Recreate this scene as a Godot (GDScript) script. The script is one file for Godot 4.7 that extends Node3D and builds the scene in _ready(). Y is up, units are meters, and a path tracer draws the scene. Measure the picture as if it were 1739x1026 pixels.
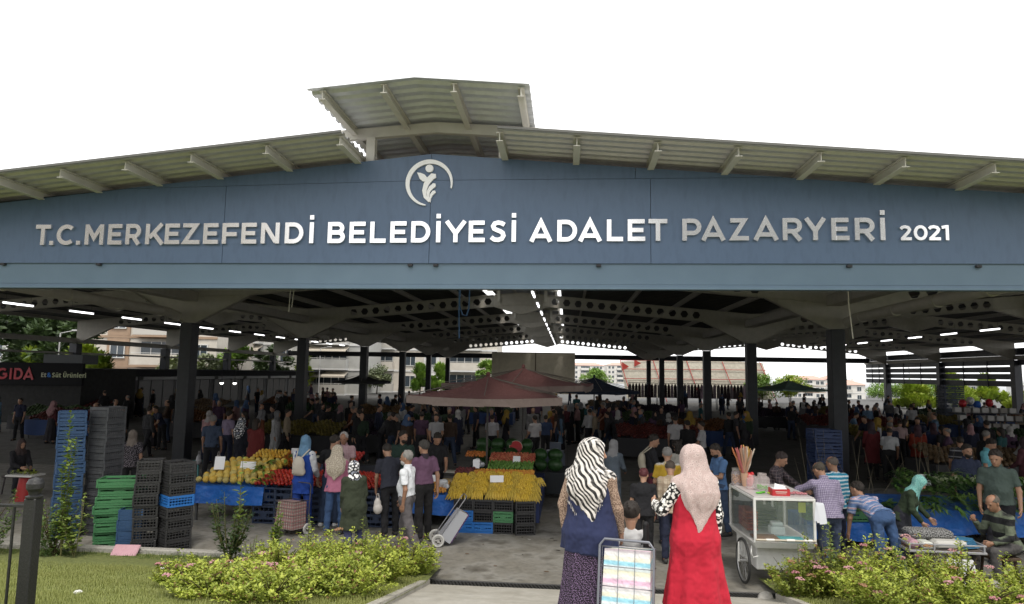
extends Node3D

# ---------------------------------------------------------------- geometry helpers
class B:
	var v := PackedVector3Array()
	var n := PackedVector3Array()
	var u := PackedVector2Array()
	func tri(a: Vector3, b: Vector3, c: Vector3) -> void:
		var m := (c - a).cross(b - a).normalized()
		v.append_array([a, b, c]); n.append_array([m, m, m]); u.append_array([Vector2.ZERO, Vector2.ZERO, Vector2.ZERO])
	func quad(a: Vector3, b: Vector3, c: Vector3, d: Vector3) -> void:
		var m := (c - a).cross(b - d).normalized()
		v.append_array([a, b, c, a, c, d]); n.append_array([m, m, m, m, m, m])
		u.append_array([Vector2(0, 0), Vector2(1, 0), Vector2(1, 1), Vector2(0, 0), Vector2(1, 1), Vector2(0, 1)])
	func squad(a: Vector3, b: Vector3, c: Vector3, d: Vector3, na: Vector3, nb: Vector3, nc: Vector3, nd: Vector3) -> void:
		v.append_array([a, b, c, a, c, d]); n.append_array([na, nb, nc, na, nc, nd])
		u.append_array([Vector2(0, 0), Vector2(1, 0), Vector2(1, 1), Vector2(0, 0), Vector2(1, 1), Vector2(0, 1)])
	func hexa(p: Array) -> void:   # p: bottom 0-3 counter-clockwise from above, top 4-7 above them
		quad(p[4], p[7], p[6], p[5]); quad(p[0], p[1], p[2], p[3])
		for i in 4:
			var j := (i + 1) % 4
			quad(p[i], p[i + 4], p[j + 4], p[j])
	func box(c: Vector3, s: Vector3, r := Basis.IDENTITY) -> void:
		var h := s * 0.5
		var p := []
		for y in [-1, 1]:
			for q in [[-1, -1], [-1, 1], [1, 1], [1, -1]]:
				p.append(c + r * Vector3(q[0] * h.x, y * h.y, q[1] * h.z))
		hexa(p)
	func cham(c: Vector3, s: Vector3, e: float, r := Basis.IDENTITY) -> void:   # box with bevelled edges
		var h := s * 0.5
		var g := h - Vector3(e, e, e)
		for ax in 3:
			var a1 := (ax + 1) % 3
			var a2 := (ax + 2) % 3
			for sg: float in [-1.0, 1.0]:
				var q: Array[Vector3] = []
				for w in [[-1, -1], [1, -1], [1, 1], [-1, 1]]:
					var p := Vector3.ZERO
					p[ax] = sg * h[ax]; p[a1] = w[0] * g[a1]; p[a2] = w[1] * g[a2]
					q.append(c + r * p)
				if sg > 0: quad(q[3], q[2], q[1], q[0])
				else: quad(q[0], q[1], q[2], q[3])
			for s1: float in [-1.0, 1.0]:
				for s2: float in [-1.0, 1.0]:
					var q2: Array[Vector3] = []
					for w: Array in [[-1, 0], [1, 0], [1, 1], [-1, 1]]:
						var p2 := Vector3.ZERO
						p2[ax] = w[0] * g[ax]
						p2[a1] = s1 * (h[a1] if w[1] == 0 else g[a1]); p2[a2] = s2 * (g[a2] if w[1] == 0 else h[a2])
						q2.append(c + r * p2)
					if s1 * s2 > 0: quad(q2[3], q2[2], q2[1], q2[0])
					else: quad(q2[0], q2[1], q2[2], q2[3])
		for i in 8:
			var sx := 1.0 if i & 1 else -1.0
			var sy := 1.0 if i & 2 else -1.0
			var sz := 1.0 if i & 4 else -1.0
			var a := c + r * Vector3(sx * h.x, sy * g.y, sz * g.z)
			var b := c + r * Vector3(sx * g.x, sy * h.y, sz * g.z)
			var d := c + r * Vector3(sx * g.x, sy * g.y, sz * h.z)
			if sx * sy * sz > 0: tri(a, d, b)
			else: tri(a, b, d)
	func tube(pts: Array, rad: Variant, sides := 8, caps := true) -> void:
		var rings := []
		var nrm := []
		var prev := Vector3.ZERO
		for i in pts.size():
			var t: Vector3 = (pts[mini(i + 1, pts.size() - 1)] - pts[maxi(i - 1, 0)]).normalized()
			if i == 0:
				prev = t.cross(Vector3.UP if absf(t.y) < 0.9 else Vector3.RIGHT).normalized()
			prev = (prev - t * prev.dot(t)).normalized()
			var w := t.cross(prev)
			var r: float = rad[i] if rad is Array else rad
			var ring := []
			var rn := []
			for k in sides:
				var a := TAU * k / sides
				var d := prev * cos(a) + w * sin(a)
				rn.append(d); ring.append(pts[i] + d * r)
			rings.append(ring); nrm.append(rn)
		for i in pts.size() - 1:
			for k in sides:
				var j := (k + 1) % sides
				squad(rings[i][k], rings[i + 1][k], rings[i + 1][j], rings[i][j], nrm[i][k], nrm[i + 1][k], nrm[i + 1][j], nrm[i][j])
		if caps:
			for e in [0, pts.size() - 1]:
				for k in sides:
					var j := (k + 1) % sides
					if e == 0: tri(pts[0], rings[0][k], rings[0][j])
					else: tri(pts[e], rings[e][j], rings[e][k])
	func bar(a: Vector3, b: Vector3, r: float, sides := 6) -> void:
		tube([a, b], r, sides)
	func lathe(prof: Array, sides := 16, at := Vector3.ZERO, r := Basis.IDENTITY) -> void:   # prof: Vector2(radius, y) from bottom to top
		for i in prof.size() - 1:
			var p: Vector2 = prof[i]
			var q: Vector2 = prof[i + 1]
			var sl := Vector2(q.y - p.y, p.x - q.x).normalized()
			for k in sides:
				var a0 := TAU * k / sides
				var a1 := TAU * (k + 1) / sides
				var d0 := Vector3(cos(a0), 0, sin(a0))
				var d1 := Vector3(cos(a1), 0, sin(a1))
				var n0 := r * (d0 * sl.x + Vector3.UP * sl.y)
				var n1 := r * (d1 * sl.x + Vector3.UP * sl.y)
				squad(at + r * (d0 * p.x + Vector3.UP * p.y), at + r * (d1 * p.x + Vector3.UP * p.y), at + r * (d1 * q.x + Vector3.UP * q.y), at + r * (d0 * q.x + Vector3.UP * q.y), n0, n1, n1, n0)
	func ball(c: Vector3, s: Vector3, seg := 8, r := Basis.IDENTITY) -> void:
		var rows := maxi(4, seg / 2 + 1)
		for i in rows:
			var t0 := -PI / 2 + PI * i / rows
			var t1 := -PI / 2 + PI * (i + 1) / rows
			for k in seg:
				var a0 := TAU * k / seg
				var a1 := TAU * (k + 1) / seg
				var q := []
				for w in [[t0, a0], [t1, a0], [t1, a1], [t0, a1]]:
					q.append(Vector3(cos(w[0]) * cos(w[1]), sin(w[0]), cos(w[0]) * sin(w[1])))
				squad(c + r * (q[0] * s), c + r * (q[3] * s), c + r * (q[2] * s), c + r * (q[1] * s), r * (q[0] / s).normalized(), r * (q[3] / s).normalized(), r * (q[2] / s).normalized(), r * (q[1] / s).normalized())
	func prism(poly: PackedVector2Array, d: float, x: Transform3D) -> void:   # outline in x,y pushed out along +z by d
		if Geometry2D.is_polygon_clockwise(poly): poly.reverse()
		var t := Geometry2D.triangulate_polygon(poly)
		for i in range(0, t.size(), 3):
			var a := poly[t[i]]; var b := poly[t[i + 1]]; var c := poly[t[i + 2]]
			if (b - a).cross(c - a) < 0:
				var s := b; b = c; c = s
			tri(x * Vector3(a.x, a.y, d), x * Vector3(c.x, c.y, d), x * Vector3(b.x, b.y, d))
			tri(x * Vector3(a.x, a.y, 0), x * Vector3(b.x, b.y, 0), x * Vector3(c.x, c.y, 0))
		for i in poly.size():
			var a := poly[i]; var b := poly[(i + 1) % poly.size()]
			quad(x * Vector3(a.x, a.y, 0), x * Vector3(a.x, a.y, d), x * Vector3(b.x, b.y, d), x * Vector3(b.x, b.y, 0))
	func ribbon(pts: Array, w: Variant, z0: float, z1: float, closed := false) -> void:   # a flat stroke in x,y of half width w, from z0 out to z1
		var m := pts.size()
		var l := []; var r := []
		for i in m:
			var a: Vector2 = pts[(i - 1 + m) % m]; var b: Vector2 = pts[i]; var c: Vector2 = pts[(i + 1) % m]
			if not closed and i == 0: a = b * 2 - c
			if not closed and i == m - 1: c = b * 2 - a
			var n0 := (b - a).normalized().orthogonal(); var n1 := (c - b).normalized().orthogonal()
			var s := n0 + n1
			var h: float = w[i] if w is Array else w
			s = s.normalized() * (h / maxf(0.45, sqrt(maxf(0.0, (1.0 + n0.dot(n1)) * 0.5))))
			l.append(b + s); r.append(b - s)
		for i in (m if closed else m - 1):
			var j := (i + 1) % m
			var q := [l[i], l[j], r[j], r[i]].map(func(p): return Vector3(p.x, p.y, z1))
			var o := [l[i], l[j], r[j], r[i]].map(func(p): return Vector3(p.x, p.y, z0))
			if (q[1] - q[0]).cross(q[2] - q[0]).z > 0: quad(q[0], q[3], q[2], q[1])
			else: quad(q[0], q[1], q[2], q[3])
			quad(o[0], q[0], q[1], o[1]); quad(o[2], q[2], q[3], o[3])
			if not closed and i == 0: quad(o[3], q[3], q[0], o[0])
			if not closed and i == m - 2: quad(o[1], q[1], q[2], o[2])
	func join(o: B, x := Transform3D.IDENTITY) -> void:
		var nb := x.basis.inverse().transposed()
		for i in o.v.size():
			v.append(x * o.v[i]); n.append((nb * o.n[i]).normalized()); u.append(o.u[i])
	func mesh() -> ArrayMesh:
		var a := []
		a.resize(Mesh.ARRAY_MAX)
		a[Mesh.ARRAY_VERTEX] = v; a[Mesh.ARRAY_NORMAL] = n; a[Mesh.ARRAY_TEX_UV] = u
		var m := ArrayMesh.new()
		m.add_surface_from_arrays(Mesh.PRIMITIVE_TRIANGLES, a)
		return m

# ---------------------------------------------------------------- naming helpers
var used := {}
func numbered(called: String) -> String:
	if not used.has(called):
		used[called] = 0
		return called
	used[called] += 1
	return "%s_%03d" % [called, used[called]]
func tag(o: Node3D, label: String, category: String, group := "") -> Node3D:
	o.set_meta("label", label); o.set_meta("category", category)
	if group: o.set_meta("group", group)
	return o
func thing(called: String, label: String, category: String, at := Vector3.ZERO, turn := 0.0, group := "") -> Node3D:
	var o := Node3D.new()
	o.name = numbered(called); add_child(o)
	o.position = at; o.rotation.y = deg_to_rad(turn)
	return tag(o, label, category, group)
func part(parent: Node3D, called: String, g: Variant, m: Material, label := "") -> MeshInstance3D:
	var o := MeshInstance3D.new()
	o.mesh = g.mesh() if g is B else g
	o.material_override = m
	o.name = called if parent != self else numbered(called)
	parent.add_child(o, true)
	if label: o.set_meta("label", label)
	return o
func whole(called: String, g: Variant, m: Material, label: String, category: String, at := Vector3.ZERO, turn := 0.0, group := "") -> MeshInstance3D:
	var o := part(self, called, g, m)
	o.position = at; o.rotation.y = deg_to_rad(turn)
	tag(o, label, category, group)
	return o
func struct(called: String, g: Variant, m: Material) -> MeshInstance3D:
	var o := part(self, called, g, m)
	o.set_meta("kind", "structure")
	return o
func copy(o: Node3D, label: String, at: Vector3, turn := 0.0) -> Node3D:
	var c: Node3D = o.duplicate()
	c.name = numbered(String(o.name).trim_suffix("_" + String(o.name).get_slice("_", String(o.name).get_slice_count("_") - 1)) if String(o.name).right(3).is_valid_int() else String(o.name))
	add_child(c)
	c.position = at; c.rotation.y = deg_to_rad(turn)
	if label: c.set_meta("label", label)
	return c
func scatter(parent: Node3D, called: String, mesh: Mesh, m: Material, xs: Array, cols := []) -> MultiMeshInstance3D:
	var mm := MultiMesh.new()
	mm.transform_format = MultiMesh.TRANSFORM_3D
	mm.use_colors = cols.size() > 0
	mm.mesh = mesh
	mm.instance_count = xs.size()
	for i in xs.size():
		mm.set_instance_transform(i, xs[i])
		if cols.size(): mm.set_instance_color(i, cols[i])
	var o := MultiMeshInstance3D.new()
	o.multimesh = mm; o.material_override = m
	o.name = called if parent != self else numbered(called)
	o.set_meta("kind", "stuff")
	parent.add_child(o, true)
	return o
func V(x: float, y: float, z: float) -> Vector3: return Vector3(x, y, z)

# ---------------------------------------------------------------- materials (base colours are linear values)
var mats := {}
var rng := RandomNumberGenerator.new()
func lin(r: float, g: float, b: float) -> Color: return Color(r, g, b).linear_to_srgb()
func M(r: float, g: float, b: float, rough := 0.75, metal := 0.0) -> StandardMaterial3D:
	var k := "%.3f,%.3f,%.3f,%.2f,%.2f" % [r, g, b, rough, metal]
	if not mats.has(k):
		var m := StandardMaterial3D.new()
		m.albedo_color = lin(r, g, b); m.roughness = rough; m.metallic = metal
		mats[k] = m
	return mats[k]
func noise_tex(freq: float, octaves: int, colors: Array, size := 256, normal := false, sd := 1, kind := FastNoiseLite.TYPE_SIMPLEX_SMOOTH) -> NoiseTexture2D:
	var f := FastNoiseLite.new()
	f.seed = sd; f.frequency = freq; f.fractal_octaves = octaves; f.noise_type = kind
	var t := NoiseTexture2D.new()
	t.width = size; t.height = size; t.seamless = true; t.noise = f
	if normal:
		t.as_normal_map = true; t.bump_strength = 6.0
	elif colors.size():
		var g := Gradient.new()
		g.offsets = PackedFloat32Array(); g.colors = PackedColorArray()
		var offs := PackedFloat32Array(); var cs := PackedColorArray()
		for i in colors.size():
			offs.append(float(i) / (colors.size() - 1)); cs.append(colors[i])
		g.offsets = offs; g.colors = cs
		t.color_ramp = g
	return t
func grainy(k: String, colors: Array, freq: float, per_m: float, rough := 0.85, octaves := 4, bump := 0.0, metal := 0.0, world := true, sd := 1) -> StandardMaterial3D:
	if not mats.has(k):
		var m := StandardMaterial3D.new()
		m.albedo_texture = noise_tex(freq, octaves, colors, 512 if octaves > 4 else 256, false, sd)
		m.uv1_triplanar = true; m.uv1_world_triplanar = world; m.uv1_scale = Vector3.ONE * per_m
		m.roughness = rough; m.metallic = metal
		if bump > 0:
			m.normal_enabled = true; m.normal_texture = noise_tex(freq * 1.5, octaves, [], 256, true, sd + 5); m.normal_scale = bump
		mats[k] = m
	return mats[k]
func grainy2(k: String, colors: Array, freq: float, per_m: float, rough := 0.85, bump := 0.0, colors2 := [], per_m2 := 0.2) -> StandardMaterial3D:   # coarse stains over the fine grain
	var m := grainy(k, colors, freq, per_m, rough, 4, bump)
	if colors2.size() and not m.detail_enabled:
		m.detail_enabled = true; m.detail_blend_mode = BaseMaterial3D.BLEND_MODE_MUL
		m.detail_albedo = noise_tex(0.012, 5, colors2, 512, false, 9)
		m.detail_uv_layer = BaseMaterial3D.DETAIL_UV_2
		m.uv2_triplanar = true; m.uv2_world_triplanar = true; m.uv2_scale = Vector3.ONE * per_m2
	return m
func glow(r: float, g: float, b: float, e: float) -> StandardMaterial3D:
	var k := "glow%.2f,%.2f,%.2f,%.2f" % [r, g, b, e]
	if not mats.has(k):
		var m := StandardMaterial3D.new()
		m.albedo_color = lin(0.6, 0.6, 0.6); m.emission_enabled = true; m.emission = lin(r, g, b); m.emission_energy_multiplier = e
		mats[k] = m
	return mats[k]
func pattern(k: String, size: int, per_m: float, fn: Callable, rough := 0.9, world := false) -> StandardMaterial3D:   # fn(u, v) -> linear Color
	if not mats.has(k):
		var im := Image.create(size, size, false, Image.FORMAT_RGB8)
		for y in size:
			for x in size:
				var c: Color = fn.call(float(x) / size, float(y) / size)
				im.set_pixel(x, y, c.linear_to_srgb())
		var m := cloth_base()
		m.albedo_texture = ImageTexture.create_from_image(im)
		m.uv1_triplanar = true; m.uv1_world_triplanar = world; m.uv1_scale = Vector3.ONE * per_m; m.roughness = rough
		mats[k] = m
	return mats[k]
var wrinkle: NoiseTexture2D
func cloth_base() -> StandardMaterial3D:
	if wrinkle == null: wrinkle = noise_tex(0.011, 3, [], 256, true, 21)
	var m := StandardMaterial3D.new()
	m.roughness = 0.92
	m.uv1_triplanar = true; m.uv1_triplanar_sharpness = 4.0; m.uv1_scale = Vector3.ONE * 1.6
	m.normal_enabled = true; m.normal_texture = wrinkle; m.normal_scale = 1.6
	return m
func cloth(r: float, g: float, b: float) -> StandardMaterial3D:
	var k := "cloth%.3f,%.3f,%.3f" % [r, g, b]
	if not mats.has(k):
		var m := cloth_base()
		m.albedo_color = lin(r, g, b)
		mats[k] = m
	return mats[k]

# ---------------------------------------------------------------- the place
const RX := -2.16                 # the ridge of the nave
const HALF := 10.2                # nave columns left and right of it
const ROWS := [-21.2, -30.8, -40.4, -50.0, -59.6, -69.2]
const AR := 19.6                  # ridge of the right aisle
const AL := -21.7                 # ridge of the left aisle
const OR := 31.0
const OL := -31.0
func roof_y(x: float) -> float:   # top of the frames
	var d := minf(absf(x - RX), minf(absf(x - AR), absf(x - AL)))
	return 6.6 - 0.088 * d

func _ready() -> void:
	rng.seed = 7
	var cam := Camera3D.new()
	cam.name = "camera"
	add_child(cam)
	cam.transform = Transform3D(Basis(Vector3(0.9965, 0.0156, -0.0823), Vector3(-0.0069, 0.9944, 0.1051), Vector3(0.0835, -0.1042, 0.9910)).orthonormalized(), Vector3(0, 2.95, 0))
	cam.fov = rad_to_deg(2.0 * atan(513.0 / 1150.0))
	cam.near = 0.05; cam.far = 600.0
	cam.current = true
	var env := Environment.new()
	env.background_mode = Environment.BG_SKY
	var sky := Sky.new()
	var sm := ProceduralSkyMaterial.new()
	sm.sky_top_color = Color(1.0, 1.0, 1.0); sm.sky_horizon_color = Color(1.0, 1.0, 1.0); sm.sky_curve = 0.15
	sm.sky_energy_multiplier = 1.15
	sm.ground_bottom_color = lin(0.2, 0.19, 0.17); sm.ground_horizon_color = Color(0.9, 0.91, 0.92); sm.ground_curve = 0.02
	sm.sun_angle_max = 1.0
	sky.sky_material = sm
	env.sky = sky
	env.ambient_light_source = Environment.AMBIENT_SOURCE_SKY
	env.tonemap_mode = Environment.TONE_MAPPER_LINEAR
	env.tonemap_exposure = 1.3
	env.sdfgi_enabled = true; env.ssao_enabled = true; env.ssil_enabled = true
	var we := WorldEnvironment.new()
	we.name = "world"; we.environment = env
	add_child(we)
	var sun := DirectionalLight3D.new()
	sun.name = "sun"
	sun.light_energy = 0.5; sun.light_angular_distance = 14.0; sun.light_color = Color(1.0, 0.97, 0.92)
	sun.shadow_enabled = true
	add_child(sun)
	sun.look_at_from_position(Vector3.ZERO, Vector3(-0.15, -1.0, -0.5))

	ground()
	hall()
	lamps()
	surroundings()
	stalls()
	people()
	garden()
	clutter()

# ---------------------------------------------------------------- ground
func slope_y(z: float) -> float: return clampf(0.2 * (z + 9.75), 0.0, 1.35)
func ground() -> void:
	var g := B.new()
	for i in 30:
		for j in 24:
			var x0 := -360.0 + 24.0 * i; var z0 := 40.0 - 25.0 * j
			var f := func(x: float, z: float) -> Vector3: return V(x, land_y(x, z) - (0.6 if z > -10.0 and absf(x) < 400.0 else 0.0), z)
			g.quad(f.call(x0, z0 - 25.0), f.call(x0 + 24.0, z0 - 25.0), f.call(x0 + 24.0, z0), f.call(x0, z0))
	struct("ground", g, grainy("asphalt", [lin(.05, .05, .05), lin(.085, .083, .08)], 0.02, 0.3))
	g = B.new()   # the hall floor, a concrete slab cast in bays
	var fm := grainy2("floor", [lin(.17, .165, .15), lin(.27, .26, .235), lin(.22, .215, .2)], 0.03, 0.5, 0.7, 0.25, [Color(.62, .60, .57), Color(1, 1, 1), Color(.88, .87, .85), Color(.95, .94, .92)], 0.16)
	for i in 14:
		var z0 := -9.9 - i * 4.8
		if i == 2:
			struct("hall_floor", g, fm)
			g = B.new(); fm = grainy2("floor_inner", [lin(.085, .082, .075), lin(.135, .13, .118), lin(.11, .105, .098)], 0.03, 0.5, 0.75, 0.25, [Color(.75, .74, .72), Color(1, 1, 1), Color(.88, .87, .85)], 0.13)  # same concrete, its colour darkened to stand in for shade deep inside
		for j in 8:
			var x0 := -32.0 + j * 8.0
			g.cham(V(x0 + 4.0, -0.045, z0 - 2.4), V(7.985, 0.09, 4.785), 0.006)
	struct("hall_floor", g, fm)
	# the ramp of pale concrete that drops from the street to the drain
	g = B.new()
	var rm := grainy2("ramp", [lin(.40, .385, .345), lin(.52, .50, .45)], 0.03, 0.6, 0.85, 0.3, [Color(.88, .87, .85), Color(1, 1, 1)], 0.3)
	var zs := [-9.56, -8.2, -6.8, -5.4, -4.0, -2.5, 4.0]
	for i in zs.size() - 1:
		var za: float = zs[i] - 0.004; var zb: float = zs[i + 1] + 0.004
		var la := -1.88; var lb := -1.88
		g.hexa([V(la, slope_y(za) - 0.3, za), V(lb, slope_y(zb) - 0.3, zb), V(2.75, slope_y(zb) - 0.3, zb), V(2.75, slope_y(za) - 0.3, za), V(la, slope_y(za), za), V(lb, slope_y(zb), zb), V(2.75, slope_y(zb), zb), V(2.75, slope_y(za), za)])
	struct("ramp", g, rm)
	for x in [-1.93, 2.8]:   # edging of the ramp
		g = B.new()
		for i in zs.size() - 1:
			var za: float = zs[i] - 0.003; var zb: float = zs[i + 1] + 0.003
			g.hexa([V(x - .05, slope_y(za) - 0.3, za), V(x - .05, slope_y(zb) - 0.3, zb), V(x + .05, slope_y(zb) - 0.3, zb), V(x + .05, slope_y(za) - 0.3, za), V(x - .05, slope_y(za) + .07, za), V(x - .05, slope_y(zb) + .07, zb), V(x + .05, slope_y(zb) + .07, zb), V(x + .05, slope_y(za) + .07, za)])
		struct("ramp_edging", g, rm)
	# lawn rising towards the street, both sides of the ramp
	var lm := grainy2("soil", [lin(.10, .12, .035), lin(.19, .21, .06)], 0.05, 0.8, 0.95, 0.5)
	for sd in [[-40.0, -1.87], [2.75, 40.0]]:
		g = B.new()
		for i in 12:
			var z0: float = -10.4 + i * 1.2; var z1 := z0 + 1.2
			g.quad(V(sd[0], slope_y(z0) * 0.95 + 0.06, z0), V(sd[1], slope_y(z0) * 0.95 + 0.06, z0), V(sd[1], slope_y(z1) * 0.95 + 0.06, z1), V(sd[0], slope_y(z1) * 0.95 + 0.06, z1))
		struct("lawn", g, lm)
	# kerb stones between lawn and hall
	var km := grainy("kerbstone", [lin(.3, .29, .26), lin(.42, .40, .37)], 0.05, 1.2, 0.9, 4, 0.4)
	for side in [[-30.0, -2.05], [3.3, 30.0]]:
		var kerb := Node3D.new(); kerb.name = numbered("kerb"); kerb.set_meta("kind", "structure"); add_child(kerb)
		var x: float = side[0]
		while x < side[1] - 0.2:
			var l := minf(1.0, side[1] - x)
			g = B.new(); g.cham(V(x + l / 2, 0.02, -10.42 + 0.006 * sin(x * 7.0)), V(l - 0.012, 0.24, 0.14), 0.015)
			part(kerb, "kerb_stone", g, km)
			x += 1.0
	# drain with an iron grating across the foot of the ramp
	var dr := thing("drain", "iron slotted drain grating across the foot of the pale concrete ramp", "drain", V(0, 0, -9.73))
	g = B.new(); g.box(V(0.35, -0.1, 0), V(5.5, 0.01, 0.26)); part(dr, "channel", g, M(.015, .015, .015))
	g = B.new()
	for s in [-0.135, 0.135]: g.cham(V(0.35, -0.012, s), V(5.5, 0.05, 0.03), 0.004)
	part(dr, "frame", g, M(.08, .08, .08, .5, .6))
	for i in 110:
		g = B.new() if i == 0 else g
		if i == 0: g.box(V(0, -0.012, 0), V(0.026, 0.035, 0.24))
		var sl := part(dr, "slat", slat_mesh if slat_mesh else g, M(.07, .07, .068, .5, .6))
		slat_mesh = sl.mesh
		sl.position.x = -2.37 + i * 0.05
		sl.rotation.y = 0.35
var slat_mesh: Mesh

# ---------------------------------------------------------------- the hall
const GLYPH := {
	"T": [[[0, .905], [.82, .905]], [[.41, 0], [.41, .812]]], ".": [[[.1, 0], [.1, .2]]],
	"C": [["arc", .5, .5, .405, 48, 312]], "M": [[[.1, 0], [.1, 1]], [[.98, 0], [.98, 1]], [[.13, .93], [.54, .34], [.95, .93]]],
	"E": [[[.1, 0], [.1, 1]], [[.2, .905], [.76, .905]], [[.2, .5], [.7, .5]], [[.2, .095], [.78, .095]]], "F": [[[.1, 0], [.1, 1]], [[.2, .905], [.78, .905]], [[.2, .46], [.7, .46]]],
	"R": [[[.1, 0], [.1, 1]], ["bowl", .2, .46, .655, .25], [[.44, .36], [.72, 0]]], "P": [[[.1, 0], [.1, 1]], ["bowl", .2, .46, .625, .28]],
	"B": [[[.1, 0], [.1, 1]], ["bowl", .2, .46, .705, .2], ["bowl", .2, .5, .295, .2]],
	"K": [[[.1, 0], [.1, 1]], [[.2, .32], [.74, 1]], [[.38, .55], [.8, 0]]], "Z": [[[.04, .905], [.6, .905], [.14, .095], [.78, .095]]], "N": [[[.1, 0], [.1, 1]], [[.84, 0], [.84, 1]], [[.17, .93], [.77, .07]]],
	"D": [[[.1, 0], [.1, 1]], ["bowl", .2, .42, .5, .405]], "İ": [[[.1, 0], [.1, 1]], [[.1, 1.13], [.1, 1.34]]], "L": [[[.1, 0], [.1, 1]], [[.2, .095], [.76, .095]]],
	"Y": [[[.07, 1], [.5, .42], [.93, 1]], [[.5, .42], [.5, 0]]], "A": [[[.08, 0], [.54, .93], [1.0, 0]], [[.27, .26], [.81, .26]]],
	"S": [[[.70, .80], [.56, .88], [.40, .905], [.24, .86], [.17, .74], [.22, .62], [.36, .55], [.50, .50], [.62, .42], [.66, .29], [.58, .15], [.42, .095], [.24, .11], [.08, .22]]],
	"2": [[[.06, .76], [.16, .87], [.32, .905], [.5, .85], [.58, .72], [.52, .56], [.14, .12]], [[.05, .095], [.68, .095]]], "0": [["ring", .42, .5, .32, .405]], "1": [[[.0, .85], [.2, .905], [.22, .9]], [[.24, 0], [.24, 1]]],
	"G": [["arc", .5, .5, .405, 48, 345], [[.55, .46], [.92, .46]]], "I": [[[.1, 0], [.1, 1]]]}
func glyph(c: String, x0: float, x1: float, y0: float, h: float, depth: float, z := 0.0) -> B:
	var g := B.new()
	var k := 0
	var w := 0.1
	var wide := {"T": .82, ".": .2, "C": .86, "M": 1.08, "E": .78, "F": .78, "R": .8, "P": .8, "B": .82, "K": .84, "Z": .8, "N": .94, "D": .92, "İ": .2, "L": .76, "Y": 1.0, "A": 1.08, "S": .76, "2": .68, "0": .84, "1": .34, "G": .95, "I": .2}
	var sx: float = (x1 - x0) / wide[c]
	for s: Array in GLYPH[c]:
		var pts := []
		var closed := false
		if s[0] is String:
			if s[0] == "arc":
				for i in 25:
					var a := deg_to_rad(lerpf(s[4], s[5], i / 24.0)); pts.append(Vector2(s[1] + s[3] * cos(a), s[2] + s[3] * sin(a)))
			elif s[0] == "ring":
				closed = true
				for i in 24:
					var a := TAU * i / 24; pts.append(Vector2(s[1] + s[3] * cos(a), s[2] + s[4] * sin(a)))
			else:
				pts.append(Vector2(s[1], s[3] + s[4]))
				for i in 13:
					var a := PI / 2 - PI * i / 12; pts.append(Vector2(s[2] + s[4] * 0.98 * cos(a), s[3] + s[4] * sin(a)))
				pts.append(Vector2(s[1], s[3] - s[4]))
		else:
			for p in s: pts.append(Vector2(p[0], p[1]))
		pts = pts.map(func(p): return Vector2(x0 + p.x * sx, y0 + p.y * h))
		g.ribbon(pts, w * h, z, z + depth + 0.0025 * k, closed)
		k += 1
	return g

func sheet(x0: float, y0: float, x1: float, y1: float, z0: float, z1: float, pitch := 0.25) -> B:   # trapezoid ribbed metal sheet, ribs running along x
	var g := B.new()
	var pr := []
	var z := z0
	while z > z1 + 0.01:
		for q in [[0.0, 0.0], [0.28, 0.0], [0.42, 0.04], [0.72, 0.04], [0.86, 0.0]]:
			var zz: float = z - q[0] * pitch
			if zz > z1: pr.append(Vector2(zz, q[1]))
		z -= pitch
	pr.append(Vector2(z1, 0))
	for i in pr.size() - 1:
		var a: Vector2 = pr[i]; var b: Vector2 = pr[i + 1]
		g.quad(V(x0, y0 + a.y, a.x), V(x0, y0 + b.y, b.x), V(x1, y1 + b.y, b.x), V(x1, y1 + a.y, a.x))
		g.quad(V(x0, y0 + a.y - .008, a.x), V(x1, y1 + a.y - .008, a.x), V(x1, y1 + b.y - .008, b.x), V(x0, y0 + b.y - .008, b.x))
		g.quad(V(x0, y0 + a.y - .008, a.x), V(x0, y0 + b.y - .008, b.x), V(x0, y0 + b.y, b.x), V(x0, y0 + a.y, a.x))
		g.quad(V(x1, y1 + a.y - .008, a.x), V(x1, y1 + a.y, a.x), V(x1, y1 + b.y, b.x), V(x1, y1 + b.y - .008, b.x))
	g.quad(V(x0, y0 - .008, z0), V(x0, y0, z0), V(x1, y1, z0), V(x1, y1 - .008, z0))
	return g
func ibeam(a: Vector3, b: Vector3, h: float, w: float, t := 0.012) -> B:   # bottom of the profile runs from a to b
	var g := B.new()
	var d := (b - a)
	var r := Basis.looking_at(d, Vector3.UP)
	var c := (a + b) * 0.5
	var l := d.length()
	g.box(c + r * V(0, t / 2, 0), V(w, t, l), r)
	g.box(c + r * V(0, h - t / 2, 0), V(w, t, l), r)
	g.box(c + r * V(0, h / 2, 0), V(t, h - 2 * t - 0.002, l), r)
	return g
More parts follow.
